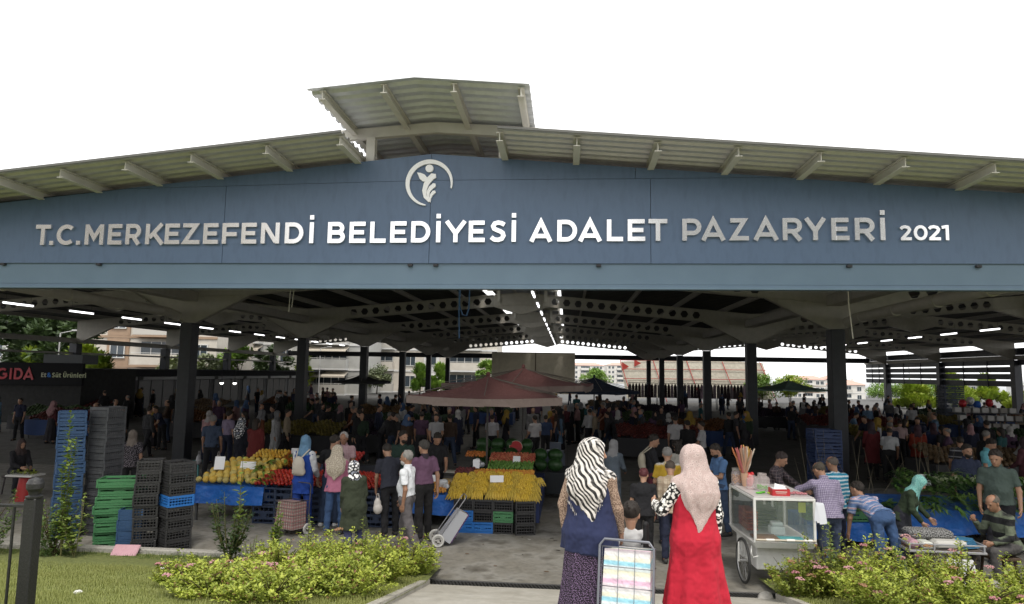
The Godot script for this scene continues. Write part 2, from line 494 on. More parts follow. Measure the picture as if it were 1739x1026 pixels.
# a frame girder in the plane z: solid haunch at a column or ridge, honeycomb web between; from (xa) to (xb), tops follow roof_y
func honeycomb(xa: float, xb: float, z: float, depth: float, t: float) -> B:
	var g := B.new()
	var count := int(round(absf(xb - xa) / 0.52))
	var st := (xb - xa) / count
	for i in count:
		var x0 := xa + st * i; var x1 := x0 + st
		var cx := (x0 + x1) / 2
		var ya0 := roof_y(x0); var ya1 := roof_y(x1)
		var cy := (ya0 + ya1) / 2 - depth / 2
		var r := 0.172
		var hole := []
		for k in 6:
			var a := TAU * k / 6
			hole.append(Vector2(cx + r * cos(a) * signf(st), cy + r * sin(a)))
		var o0 := Vector2(x0, ya0 - depth); var o1 := Vector2(x1, ya1 - depth); var o2 := Vector2(x1, ya1); var o3 := Vector2(x0, ya0)
		for pl in [[o1, o2, hole[0]], [o2, hole[1], hole[0]], [o2, o3, hole[1]], [o3, hole[2], hole[1]], [o3, hole[3], hole[2]], [o3, o0, hole[3]], [o0, hole[4], hole[3]], [o0, o1, hole[4]], [o1, hole[5], hole[4]], [o1, hole[0], hole[5]]]:
			for s: float in [t / 2, -t / 2]:
				g.tri(V(pl[0].x, pl[0].y, z + s), V(pl[1].x, pl[1].y, z + s), V(pl[2].x, pl[2].y, z + s))
		for k in 6:
			var p: Vector2 = hole[k]; var q: Vector2 = hole[(k + 1) % 6]
			g.quad(V(p.x, p.y, z - t / 2), V(q.x, q.y, z - t / 2), V(q.x, q.y, z + t / 2), V(p.x, p.y, z + t / 2))
	for e in [0.0, depth]:   # flanges
		var p0 := V(xa, roof_y(xa) - e, z); var p1 := V(xb, roof_y(xb) - e, z)
		var r := Basis.looking_at(p1 - p0, Vector3.UP)
		g.box((p0 + p1) / 2 + V(0, 0.008 if e == 0.0 else -0.008, 0), V(0.2, 0.016, (p1 - p0).length()), r)
	return g
func plate(poly: Array, z: float, t: float) -> B:
	var g := B.new()
	g.prism(PackedVector2Array(poly), t, Transform3D(Basis.IDENTITY, V(0, 0, z - t / 2)))
	return g
func flange(g: B, a: Vector2, b: Vector2, z: float, w := 0.2) -> void:
	var p := V(a.x, a.y, z); var q := V(b.x, b.y, z)
	g.box((p + q) / 2, V(w, 0.018, (q - p).length()), Basis.looking_at(q - p, Vector3.UP if absf((q - p).normalized().y) < .95 else Vector3.BACK))

func hall() -> void:
	var hallo := thing("market_hall", "grey steel market hall with pitched roof, open sides and dark blue sign fascia", "building")
	var blue := grainy("fascia_blue", [lin(.070, .114, .190), lin(.086, .138, .226), lin(.078, .126, .208)], 0.02, 0.25, 0.42, 5)
	blue.uv1_scale = V(.55, 0.16, .55)
	var pale := grainy("lintel_blue", [lin(.105, .165, .225), lin(.12, .185, .248)], 0.02, 0.3, 0.45, 3)
	var steel := grainy("grey_steel", [lin(.50, .475, .42), lin(.58, .55, .49)], 0.03, 0.4, 0.6, 3)
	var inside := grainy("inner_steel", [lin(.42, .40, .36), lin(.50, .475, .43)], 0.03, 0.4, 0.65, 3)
	var cream := grainy("purlin_paint", [lin(.58, .56, .50), lin(.66, .64, .57)], 0.03, 0.4, 0.55, 3)
	var zinc := grainy("zinc", [lin(.50, .49, .49), lin(.63, .62, .61)], 0.05, 0.5, 0.45, 4, 0.0, 0.25)
	var zinc_pale := grainy("zinc_pale", [lin(.56, .58, .60), lin(.70, .72, .74)], 0.05, 0.5, 0.4, 4, 0.0, 0.3)
	var dark := grainy("column_paint", [lin(.014, .016, .023), lin(.022, .025, .034)], 0.03, 0.5, 0.5, 3)
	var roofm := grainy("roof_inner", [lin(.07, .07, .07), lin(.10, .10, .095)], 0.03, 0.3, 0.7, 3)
	# ---- sign fascia of flat panels
	var fas := part(hallo, "fascia", plate([Vector2(-17, 4.61), Vector2(14, 4.66), Vector2(14, 4.98), Vector2(RX, 6.32), Vector2(-17, 4.92)], -10.29, 0.12), M(.02, .025, .03))
	var top_l := func(x): return 6.355 - (0.104 if x < RX else 0.079) * absf(x - RX)
	var mid := func(x): return 5.93 - (0.021 if x < RX else -0.02) * 0.0 - (0.02 if x < RX else 0.0) * absf(x - RX)
	for e in [[-17.0, -5.49], [-5.49, RX], [RX, 1.228], [1.228, 14.0]]:
		var a: float = e[0] + 0.004; var b: float = e[1] - 0.004
		var pl: Array = [Vector2(a, 4.612 + 0.0012 * (a + 5)), Vector2(b, 4.612 + 0.0012 * (b + 5)), Vector2(b, minf(mid.call(b), top_l.call(b)) - 0.003), Vector2(a, minf(mid.call(a), top_l.call(a)) - 0.003)]
		var cross := -7.22 if a < -7.3 else 3.22 if b > 3.3 else 99.0
		if cross < 90.0: pl.insert(3, Vector2(cross, mid.call(cross) - 0.003))
		part(fas, "panel", plate(pl, -10.215, 0.03), blue)
	for e in [[-7.2, RX], [RX, 1.0], [1.0, 3.2]]:
		var a: float = e[0] + 0.004; var b: float = e[1] - 0.004
		part(fas, "panel", plate([Vector2(a, mid.call(a) + 0.003), Vector2(b, mid.call(b) + 0.003), Vector2(b, maxf(top_l.call(b), mid.call(b) + 0.006)), Vector2(a, maxf(top_l.call(a), mid.call(a) + 0.006))], -10.216, 0.03), blue)
	# ---- pale channel beam under it, with its rolled lip
	var lin_b := B.new()
	lin_b.prism(PackedVector2Array([Vector2(-17, 4.26), Vector2(14, 4.33), Vector2(14, 4.65), Vector2(-17, 4.6)]), 0.1, Transform3D(Basis.IDENTITY, V(0, 0, -10.33)))
	var lint := part(hallo, "lintel", lin_b, pale)
	var lip := B.new()
	lip.prism(PackedVector2Array([Vector2(-17, 4.18), Vector2(14, 4.255), Vector2(14, 4.29), Vector2(-17, 4.21)]), 0.05, Transform3D(Basis.IDENTITY, V(0, 0, -10.225)))
	lip.prism(PackedVector2Array([Vector2(-17, 4.215), Vector2(14, 4.295), Vector2(14, 4.325), Vector2(-17, 4.255)]), 0.012, Transform3D(Basis.IDENTITY, V(0, 0, -10.228)))
	lip.box(V(-1.5, 4.232, -10.3), V(31, 0.02, 0.14), Basis(Vector3.BACK, 0.0024))
	part(lint, "lip", lip, pale)
	for x in [-9.2, -7.55, -2.45, -2.05, 0.45, 4.1, 5.9]:
		lip = B.new(); lip.box(V(x, 4.585, -10.2), V(0.07, 0.035, 0.05)); part(lint, "bracket", lip, M(.03, .03, .035))
	# ---- raised steel letters
	var chrome := grainy("letter_steel", [lin(.82, .82, .82), lin(.87, .87, .87)], 0.02, 0.5, 0.16, 2, 0.0, 0.85)
	var letters := "T,-8.65,-8.39 .,-8.40,-8.33 C,-8.28,-7.99 .,-7.94,-7.87 M,-7.79,-7.48 E,-7.40,-7.16 R,-7.10,-6.85 K,-6.77,-6.46 E,-6.44,-6.19 Z,-6.16,-5.85 E,-5.80,-5.55 F,-5.49,-5.22 E,-5.17,-4.92 N,-4.85,-4.55 D,-4.46,-4.16 İ,-4.07,-3.99 B,-3.77,-3.48 E,-3.42,-3.16 L,-3.09,-2.84 E,-2.77,-2.51 D,-2.44,-2.14 İ,-2.05,-1.98 Y,-1.91,-1.58 E,-1.54,-1.29 S,-1.22,-0.97 İ,-0.88,-0.81 A,-0.60,-0.26 D,-0.18,0.12 A,0.14,0.49 L,0.57,0.81 E,0.88,1.14 T,1.19,1.47 P,1.69,1.96 A,1.97,2.32 Z,2.38,2.67 A,2.73,3.09 R,3.15,3.43 Y,3.47,3.77 E,3.85,4.10 R,4.18,4.46 İ,4.54,4.61"
	for w in letters.split(" "):
		var f := w.split(",")
		var x0 := f[1].to_float(); var x1 := f[2].to_float()
		part(fas, "letter", glyph(f[0], x0, x1, lerpf(4.895, 4.965, clampf((x0 + 8.5) / 11.0, 0, 1)), 0.333, 0.04, -10.196), chrome)
	for w in "2,4.814,4.975 0,5.007,5.201 2,5.207,5.381 1,5.40,5.503".split(" "):
		var f := w.split(",")
		part(fas, "numeral", glyph(f[0], f[1].to_float(), f[2].to_float(), 4.964, 0.222, 0.035, -10.196), chrome)
	# ---- white emblem: an open crescent ring round a leaf figure
	var em := part(fas, "emblem", emblem(), M(.93, .93, .93, .3))
	em.position = V(-2.18, 5.876, -10.197)
	# ---- eave canopy in front of the fascia
	var edge := func(x): return 6.475 - (0.104 if x < RX else 0.079) * absf(x - RX)
	part(hallo, "eave_sheet", sheet(-17.0, edge.call(-17.0), -3.28, edge.call(-3.28), -9.2, -10.9, 0.22), zinc)
	part(hallo, "eave_sheet", sheet(-1.02, edge.call(-1.02), 14.0, edge.call(14.0), -9.2, -10.9, 0.22), zinc)
	for x in [-12.7, -11.7, -10.67, -9.65, -8.63, -7.63, -6.61, -5.59, -4.45, -3.34, -1.0, 0.1, 1.23, 2.33, 3.43, 4.53, 5.68, 6.8, 7.9, 9.0]:
		var y: float = edge.call(x) - 0.145
		part(hallo, "eave_purlin", ibeam(V(x, y, -9.32), V(x, y, -10.9), 0.135, 0.10), cream)
	var trim := B.new()
	for e in [[-17.0, -3.28], [-1.02, 14.0]]:
		var p := V(e[0], edge.call(e[0]) + 0.012, -9.19); var q := V(e[1], edge.call(e[1]) + 0.012, -9.19)
		trim.box((p + q) / 2, V(0.02, 0.035, (q - p).length()), Basis.looking_at(q - p, Vector3.UP))
	part(hallo, "edge_trim", trim, M(.12, .12, .11, .5))
	# ---- raised ridge roof
	var mon := part(hallo, "ridge_roof", sheet(-3.7, 6.89, RX, 7.03, -8.9, -72.0, 0.25), zinc_pale)
	part(mon, "roof_sheet", sheet(RX, 7.03, -0.56, 6.90, -8.9, -72.0, 0.25), zinc_pale)
	for x in [-3.5, -2.62, -1.62, -0.68]:
		var y := 7.02 - 0.088 * absf(x - RX) - 0.14
		part(mon, "purlin", ibeam(V(x, y, -8.98), V(x, y, -72.0), 0.13, 0.09), cream)
	for z in [-10.5] + ROWS:
		var g := B.new()
		for s in [[-3.75, RX], [RX, -0.5]]:
			var ya := 6.84 + (0.0 if s[0] != RX else 0.12); var yb := 6.84 + (0.0 if s[1] != RX else 0.12)
			g.hexa([V(s[0], ya - .16, z - .05), V(s[0], ya - .16, z + .05), V(s[1], yb - .16, z + .05), V(s[1], yb - .16, z - .05), V(s[0], ya + .01, z - .05), V(s[0], ya + .01, z + .05), V(s[1], yb + .01, z + .05), V(s[1], yb + .01, z - .05)])
		part(mon, "tie_beam", g, cream)
		for x in [-3.2, -1.05]:
			g = ibeam(V(x, 6.2, z), V(x, 6.70, z - 0.001), 0.14, 0.14); part(mon, "post", g, cream)
	# ---- main roof
	for s in [[RX - 1.8, AL, RX - HALF], [RX + 1.8, AR, RX + HALF]]:
		var c: float = s[2]; var a: float = s[1]
		var o := OL - 1.5 if a < 0 else OR + 1.5
		for e in [[s[0], c], [c, a], [a, o]]:
			var x0 := minf(e[0], e[1]); var x1 := maxf(e[0], e[1])
			part(hallo, "roof_sheet", sheet(x0, roof_y(x0) + 0.24, x1, roof_y(x1) + 0.24, -10.95, -74.0, 0.5), roofm)
			var k := int((x1 - x0) / 1.9)
			for i in k:
				var x := lerpf(x0, x1, (i + 0.5) / k)
				part(hallo, "purlin", ibeam(V(x, roof_y(x) + 0.03, -10.95), V(x, roof_y(x) + 0.03, -74.0), 0.19, 0.09), inside)
	# ---- frames
	for x in [-14.6, 11.6]:
		var fp := B.new(); fp.cham(V(x, 2.1, -10.55), V(.4, 4.2, .4), .012); part(hallo, "column", fp, dark)
	for z in [-11.6] + ROWS:
		frame(hallo, z, inside, steel, dark)
	# ---- valley gutters and pipes along the column lines
	for s in [-1, 1]:
		var x: float = RX + s * HALF
		var g := B.new(); g.cham(V(x, 5.28, -42.5), V(0.45, 0.32, 63), 0.02); part(hallo, "valley_gutter", g, inside)
		g = B.new()
		g.tube([V(x + s * .42, 4.82, -11.2), V(x + s * .42, 4.72, -20.6), V(x + s * .25, 4.6, -20.95)], 0.15, 12)
		for k in 5: g.tube([V(x + s * .42, 4.8 - k * .02, -12.2 - k * 2.0), V(x + s * .42, 4.8 - k * .02, -12.27 - k * 2.0)], 0.166, 12)
		part(hallo, "rain_pipe", g, steel)
	# ---- eaves beams, louvres and end lintel
	for s in [-1, 1]:
		var x := OL if s < 0 else OR
		var g := B.new(); g.cham(V(x, 4.55, -45), V(0.22, 0.3, 58), 0.02); part(hallo, "eaves_beam", g, inside)
		if s < 0:
			g = B.new(); g.box(V(x, 3.75, -45), V(0.1, 0.12, 58)); part(hallo, "side_rail", g, inside)
		else:
			g = B.new(); g.box(V(x + 0.1, 4.97, -45), V(0.06, 0.5, 58)); part(hallo, "eaves_panel", g, M(.035, .04, .055, .5))
			for bay in [[-74.0, -69.4, 4], [-69.0, -59.8, 4], [-59.4, -50.2, 4], [-49.8, -40.6, 1], [-40.2, -31.0, 1]]:
				for k in bay[2]:
					g = B.new(); g.box(V(x + 0.05, 4.23 - k * 0.5, (bay[0] + bay[1]) / 2), V(0.05, 0.4, bay[1] - bay[0]), Basis(Vector3.BACK, 0.12))
					part(hallo, "louvre_slat", g, M(.035, .04, .055, .5))
				if bay[2] > 1:
					for q in 2:
						g = B.new(); g.box(V(x, 3.45, lerpf(bay[0], bay[1], (q + 1) / 3.0)), V(0.05, 2.0, 0.06)); part(hallo, "louvre_post", g, dark)
	var g2 := B.new(); g2.cham(V(0, 4.75, -73.0), V(62, 0.5, 0.2), 0.02); part(hallo, "end_beam", g2, dark)

func frame(hallo: Node3D, z: float, inside: Material, steel: Material, dark: Material) -> void:
	var T := 0.025
	var front := z > -12.0
	for x: float in [RX - HALF, RX + HALF, OL, OR]:
		var g := B.new()
		var outer := absf(x) > 25
		if not (front and not outer and x > 0):
			g.cham(V(x, 2.2, z), V(0.41, 4.4, 0.44) if not outer else V(0.5, 4.35, 0.5), 0.012)
			if not outer:
				for y in [0.9, 1.9, 2.9]: g.box(V(x, y, z), V(0.424, 0.03, 0.454))
			part(hallo, "column", g, dark)
		# haunch over the column
		var yt := roof_y(x)
		g = B.new()
		for s in [-1, 1]:
			if outer and s * x > 0: continue
			var ra := 2.05 if not outer else 2.6
			var e: float = x + s * ra
			g.join(plate([Vector2(x, 4.42), Vector2(x + s * .2, 4.42), Vector2(e, roof_y(e) - .52), Vector2(e, roof_y(e)), Vector2(x, yt)], z, T))
			flange(g, Vector2(x + s * .2, 4.41), Vector2(e, roof_y(e) - .53), z)
			flange(g, Vector2(x, yt + .01), Vector2(e, roof_y(e) + .01), z)
			flange(g, Vector2(e, roof_y(e) - .5), Vector2(e, roof_y(e) - .02), z, .18)
			flange(g, Vector2(x + s * .2, 4.44), Vector2(x + s * .2, roof_y(x + s * .2) - .02), z)
			flange(g, Vector2(x + s * .24, yt - .5), Vector2(e - s * .03, roof_y(e) - .52), z, .1)
		part(hallo, "haunch", g, steel if outer else inside)
	for rx: float in [RX, AL, AR]:
		var g := B.new()
		for s in [-1, 1]:
			var e: float = rx + s * 1.25
			g.join(plate([Vector2(rx, 5.62), Vector2(e, roof_y(e) - .52), Vector2(e, roof_y(e)), Vector2(rx, roof_y(rx))], z, T))
			flange(g, Vector2(rx, 5.61), Vector2(e, roof_y(e) - .53), z)
			flange(g, Vector2(rx, roof_y(rx) + .01), Vector2(e, roof_y(e) + .01), z)
			flange(g, Vector2(rx + s * .02, 6.08), Vector2(e - s * .03, roof_y(e) - .5), z, .1)
			flange(g, Vector2(e, roof_y(e) - .5), Vector2(e, roof_y(e) - .02), z, .18)
		flange(g, Vector2(rx, 5.64), Vector2(rx, roof_y(rx) - .02), z)
		part(hallo, "ridge_plate", g, steel)
	for e in [[RX - 1.28, RX - HALF + 2.08], [RX + 1.28, RX + HALF - 2.08], [RX - HALF - 2.08, AL + 1.28], [AL - 1.28, OL + 2.63], [RX + HALF + 2.08, AR - 1.28], [AR + 1.28, OR - 2.63]]:
		part(hallo, "honeycomb_beam", honeycomb(e[0], e[1], z, 0.52, T), inside if absf(e[0]) < 12 else steel)

func emblem() -> B:
	var g := B.new()
	var pts := []; var w := []
	for i in 41:   # crescent from the right end over the top to the lower left
		var a := deg_to_rad(lerpf(-14, 262, i / 40.0))
		var t := i / 40.0
		pts.append(Vector2(cos(a), sin(a)) * (0.355 - 0.012 * sin(t * PI)))
		w.append(0.008 + 0.027 * pow(sin(t * PI), 0.7))
	g.ribbon(pts, w, 0, 0.035)
	var c := PackedVector2Array()
	for i in 20: c.append(Vector2(-.005, 0.235) + Vector2(cos(TAU * i / 20), sin(TAU * i / 20)) * 0.062)
	g.prism(c, 0.035, Transform3D.IDENTITY)
	g.prism(PackedVector2Array([Vector2(-.2, .17), Vector2(-.14, .165), Vector2(-.075, .135), Vector2(-.035, .085), Vector2(-.03, .04), Vector2(-.06, .022), Vector2(-.11, .03), Vector2(-.155, .07), Vector2(-.175, .12)]), 0.035, Transform3D.IDENTITY)
	# three curling feathers, nested
	for f in [[[[-.0, -.30], [-.06, -.22], [-.075, -.12], [-.05, -.02], [.0, .06], [.05, .11], [.1, .115]], [.006, .024, .034, .04, .046, .046, .03]],
			[[[.012, -.30], [-.015, -.22], [-.012, -.14], [.025, -.075], [.075, -.035], [.1, -.03]], [.005, .016, .024, .032, .034, .02]],
			[[[.02, -.305], [.02, -.24], [.04, -.18], [.075, -.145], [.1, -.135]], [.004, .014, .022, .026, .016]]]:
		var p := []
		for q in f[0]: p.append(Vector2(q[0], q[1]))
		g.ribbon(p, f[1], 0, 0.034)
	return g

# ---------------------------------------------------------------- lamps
func lamps() -> void:
	var tube := B.new(); tube.tube([V(0, 0, -0.72), V(0, 0, 0.72)], 0.035, 8)
	var tray := B.new(); tray.cham(V(0, 0.055, 0), V(0.11, 0.04, 1.5), 0.008)
	var rod := B.new(); rod.bar(V(0, .07, 0), V(0, .5, 0), 0.006, 4)
	var proto: Node3D
	var rows := [[RX + 1.0, 5.52, -15.2, 15, "above the nave, right of its ridge"], [AL + 0.4, 5.3, -17.6, 14, "under the ridge of the left aisle"], [AR, 5.3, -19.5, 14, "under the ridge of the right aisle"]]
	for r: Array in rows:
		for i: int in r[3]:
			var label := "lit white tube lamp %s, %s" % [r[4], ["nearest to the sign", "second from the sign", "third from the sign", "fourth from the sign", "fifth from the sign", "sixth from the sign", "seventh from the sign", "eighth from the sign", "ninth from the sign", "tenth from the sign", "eleventh from the sign", "twelfth from the sign", "thirteenth from the sign", "fourteenth from the sign", "farthest of its row"][i]]
			var at := V(r[0], r[1], r[2] - 3.45 * i)
			if proto == null:
				proto = thing("tube_lamp", label, "lamp", at, 0, "tube lamps in rows under the hall roof")
				part(proto, "tube", tube, glow(1, 1, 1, 2.2)); part(proto, "tray", tray, M(.6, .6, .6)); 
				for s in [-.6, .6]: part(proto, "rod", rod, M(.1, .1, .1)).position.z = s
				var l := OmniLight3D.new()
				l.name = "tube_light"; l.light_energy = 0.05; l.omni_range = 12.0; l.omni_attenuation = 2.0; l.light_size = 0.05; l.shadow_enabled = true
				l.position = V(0, -0.07, 0)
				proto.add_child(l)
			else:
				copy(proto, label, at)

# ---------------------------------------------------------------- bodies and clothes as smooth surfaces over a skeleton
class Fld:
	var ops := []
	var c := 0.014
	func _init(cell: float) -> void: c = cell
	# tapered limb; fx/ks flattens it along fx; flat: 1 cuts it square at b, 2 at a, 3 at both; amp/nf: folds round it, growing towards b
	func cap(a: Vector3, b: Vector3, ra: float, rb: float, k := 0.02, fx := Vector3.ZERO, ks := 0.0, flat := 0, amp := 0.0, nf := 0.0) -> void:
		ops.append([0, a, b, ra, rb, k, fx, ks, flat, amp, nf])
	func ell(p: Vector3, r: Vector3, bs := Basis.IDENTITY, k := 0.02) -> void: ops.append([1, p, r, bs, k])
	func cut(p: Vector3, r: Vector3, bs := Basis.IDENTITY) -> void: ops.append([2, p, r, bs])
	func slice(p: Vector3, nrm: Vector3) -> void: ops.append([3, p, nrm])     # removes what lies on the side nrm points to
	func run(out: Array) -> void:   # out: [vertices, normals, indices]
		var lo := Vector3(1e9, 1e9, 1e9); var hi := -lo
		for o: Array in ops:
			if o[0] == 0:
				var r: float = maxf(o[3], o[4]) * (1.0 + o[9]) + 0.01
				var e := Vector3(r, r, r)
				lo = lo.min(o[1] - e).min(o[2] - e); hi = hi.max(o[1] + e).max(o[2] + e)
			elif o[0] == 1:
				var r: float = maxf(o[2].x, maxf(o[2].y, o[2].z))
				var e := Vector3(r, r, r)
				lo = lo.min(o[1] - e); hi = hi.max(o[1] + e)
		lo -= Vector3(c, c, c) * 2.0; hi += Vector3(c, c, c) * 2.0
		var nx := int((hi.x - lo.x) / c) + 2; var ny := int((hi.y - lo.y) / c) + 2; var nz := int((hi.z - lo.z) / c) + 2
		var d := PackedFloat32Array(); d.resize(nx * ny * nz); d.fill(9.0)
		var sy := nx; var sz := nx * ny
		for o: Array in ops:
			var kind: int = o[0]
			var bl := lo; var bh := hi
			var a := Vector3.ZERO; var ab := Vector3.ZERO; var ra := 0.0; var dr := 0.0; var k := 0.02; var fx := Vector3.ZERO; var ks := 0.0; var flat := 0; var amp := 0.0; var nf := 0.0
			var inv := 0.0; var L := 0.0; var side := Vector3.ZERO; var fz := Vector3.ZERO
			var r3 := Vector3.ONE; var bs := Basis.IDENTITY; var rm := 0.0
			if kind == 0:
				a = o[1]; ab = o[2] - a; ra = o[3]; dr = o[4] - ra; k = o[5]; fx = o[6]; ks = o[7]; flat = o[8]; amp = o[9]; nf = o[10]
				L = maxf(ab.length(), 1e-5); inv = 1.0 / (L * L)
				rm = maxf(o[3], o[4]) * (1.0 + amp) + k + 3.0 * c
				bl = a.min(o[2]) - Vector3(rm, rm, rm); bh = a.max(o[2]) + Vector3(rm, rm, rm)
				if amp > 0.0:
					fz = fx if fx != Vector3.ZERO else Vector3.BACK
					side = (ab / L).cross(fz).normalized(); fz = side.cross(ab / L)
			elif kind < 3:
				a = o[1]; r3 = o[2]; bs = o[3].transposed(); k = o[4] if kind == 1 else 0.008
				rm = maxf(r3.x, maxf(r3.y, r3.z)) + k + 3.0 * c
				bl = a - Vector3(rm, rm, rm); bh = a + Vector3(rm, rm, rm)
			else:
				a = o[1]; fx = o[2].normalized()
			var i0 := clampi(int((bl.x - lo.x) / c), 0, nx); var i1 := clampi(int((bh.x - lo.x) / c) + 2, 0, nx)
			var j0 := clampi(int((bl.y - lo.y) / c), 0, ny); var j1 := clampi(int((bh.y - lo.y) / c) + 2, 0, ny)
			var k0 := clampi(int((bl.z - lo.z) / c), 0, nz); var k1 := clampi(int((bh.z - lo.z) / c) + 2, 0, nz)
			for kk in range(k0, k1):
				for jj in range(j0, j1):
					var id := kk * sz + jj * sy + i0
					var p := Vector3(lo.x + i0 * c, lo.y + jj * c, lo.z + kk * c) - a
					for ii in range(i0, i1):
						var q := 0.0
						if kind == 0:
							var tu := p.dot(ab) * inv
							var t := clampf(tu, 0.0, 1.0)
							var e := p - ab * t
							if ks != 0.0: e += fx * (ks * e.dot(fx))
							var rr := ra + dr * t
							if amp > 0.0: rr *= 1.0 + amp * t * sin(nf * atan2(e.dot(side), e.dot(fz)) + 3.0 * sin(nf) )
							q = e.length() - rr
							if flat & 1: q = maxf(q, (tu - 1.0) * L)
							if flat & 2: q = maxf(q, -tu * L)
						elif kind < 3:
							var w := bs * p
							var m0 := (w / r3).length()
							q = m0 * (m0 - 1.0) / maxf((w / (r3 * r3)).length(), 1e-4)
						else:
							q = p.dot(fx)
						var old := d[id]
						if kind < 2:
							var h := k - absf(q - old)
							d[id] = minf(q, old) - (h * h / (4.0 * k) if h > 0.0 else 0.0)
						elif kind == 2:
							if -q > old: d[id] = -q
						elif q > old: d[id] = q
						id += 1
						p.x += c
		# surface nets
		var verts: PackedVector3Array = out[0]; var nrm: PackedVector3Array = out[1]; var idx: PackedInt32Array = out[2]
		var at := PackedInt32Array(); at.resize(nx * ny * nz)
		var lim := c * 3.5
		for kk in nz - 1:
			for jj in ny - 1:
				var id := kk * sz + jj * sy - 1
				for ii in nx - 1:
					id += 1
					var d0 := d[id]
					if d0 > lim or d0 < -lim: continue
					var d1 := d[id + 1]; var d2 := d[id + sy]; var d3 := d[id + sy + 1]
					var d4 := d[id + sz]; var d5 := d[id + sz + 1]; var d6 := d[id + sz + sy]; var d7 := d[id + sz + sy + 1]
					var neg := int(d0 < 0) + int(d1 < 0) + int(d2 < 0) + int(d3 < 0) + int(d4 < 0) + int(d5 < 0) + int(d6 < 0) + int(d7 < 0)
					if neg == 0 or neg == 8: continue
					var s := Vector3.ZERO; var m := 0
					if (d0 < 0) != (d1 < 0): s += Vector3(d0 / (d0 - d1), 0, 0); m += 1
					if (d2 < 0) != (d3 < 0): s += Vector3(d2 / (d2 - d3), 1, 0); m += 1
					if (d4 < 0) != (d5 < 0): s += Vector3(d4 / (d4 - d5), 0, 1); m += 1
					if (d6 < 0) != (d7 < 0): s += Vector3(d6 / (d6 - d7), 1, 1); m += 1
					if (d0 < 0) != (d2 < 0): s += Vector3(0, d0 / (d0 - d2), 0); m += 1
					if (d1 < 0) != (d3 < 0): s += Vector3(1, d1 / (d1 - d3), 0); m += 1
					if (d4 < 0) != (d6 < 0): s += Vector3(0, d4 / (d4 - d6), 1); m += 1
					if (d5 < 0) != (d7 < 0): s += Vector3(1, d5 / (d5 - d7), 1); m += 1
					if (d0 < 0) != (d4 < 0): s += Vector3(0, 0, d0 / (d0 - d4)); m += 1
					if (d1 < 0) != (d5 < 0): s += Vector3(1, 0, d1 / (d1 - d5)); m += 1
					if (d2 < 0) != (d6 < 0): s += Vector3(0, 1, d2 / (d2 - d6)); m += 1
					if (d3 < 0) != (d7 < 0): s += Vector3(1, 1, d3 / (d3 - d7)); m += 1
					at[id] = verts.size()
					verts.append(lo + (Vector3(ii, jj, kk) + s / m) * c)
					nrm.append(Vector3(d1 + d3 + d5 + d7 - d0 - d2 - d4 - d6, d2 + d3 + d6 + d7 - d0 - d1 - d4 - d5, d4 + d5 + d6 + d7 - d0 - d1 - d2 - d3).normalized())
					if (d0 < 0) != (d1 < 0) and jj > 0 and kk > 0: quad(idx, at[id], at[id - sy], at[id - sy - sz], at[id - sz], d0 < 0)
					if (d0 < 0) != (d2 < 0) and ii > 0 and kk > 0: quad(idx, at[id], at[id - sz], at[id - 1 - sz], at[id - 1], d0 < 0)
					if (d0 < 0) != (d4 < 0) and ii > 0 and jj > 0: quad(idx, at[id], at[id - 1], at[id - 1 - sy], at[id - sy], d0 < 0)
		out[0] = verts; out[1] = nrm; out[2] = idx
	func quad(idx: PackedInt32Array, a: int, b: int, e: int, f: int, flip: bool) -> void:
		if flip: idx.append_array([a, f, e, a, e, b])
		else: idx.append_array([a, b, e, a, e, f])

static func merged(fields: Array) -> Array:
	var out := [PackedVector3Array(), PackedVector3Array(), PackedInt32Array()]
	for f: Fld in fields:
		var o := [PackedVector3Array(), PackedVector3Array(), PackedInt32Array()]
		f.run(o)
		var base: int = out[0].size()
		out[0].append_array(o[0]); out[1].append_array(o[1])
		var ix: PackedInt32Array = o[2]
		for i in ix.size(): ix[i] += base
		out[2].append_array(ix)
	return out
# cloth hangs in soft folds: the surface moves along its normal by stretched noise, and the normals follow
static func crumpled(o: Array, amp: float, across := 9.0, down := 3.5, sd := 1) -> Array:
	var nz := FastNoiseLite.new()
	nz.seed = sd; nz.frequency = 1.0; nz.fractal_octaves = 3; nz.noise_type = FastNoiseLite.TYPE_SIMPLEX_SMOOTH
	var vs: PackedVector3Array = o[0]; var ns: PackedVector3Array = o[1]
	var e := 0.012
	for i in vs.size():
		var p := vs[i] * Vector3(across, down, across)
		p.y += (vs[i].x + vs[i].z) * down * 0.6
		var d := nz.get_noise_3dv(p)
		var g := Vector3(nz.get_noise_3d(p.x + e * across, p.y + e * down * .6, p.z) - d, nz.get_noise_3d(p.x, p.y + e * down, p.z) - d, nz.get_noise_3d(p.x, p.y + e * down * .6, p.z + e * across) - d) / e
		var n := ns[i]
		vs[i] += n * d * amp
		ns[i] = (n - (g - n * g.dot(n)) * amp).normalized()
	o[0] = vs; o[1] = ns
	return o
func net_mesh(o: Array) -> ArrayMesh:
	var a := []
	a.resize(Mesh.ARRAY_MAX)
	a[Mesh.ARRAY_VERTEX] = o[0]; a[Mesh.ARRAY_NORMAL] = o[1]; a[Mesh.ARRAY_INDEX] = o[2]
	var m := ArrayMesh.new()
	m.add_surface_from_arrays(Mesh.PRIMITIVE_TRIANGLES, a)
	return m

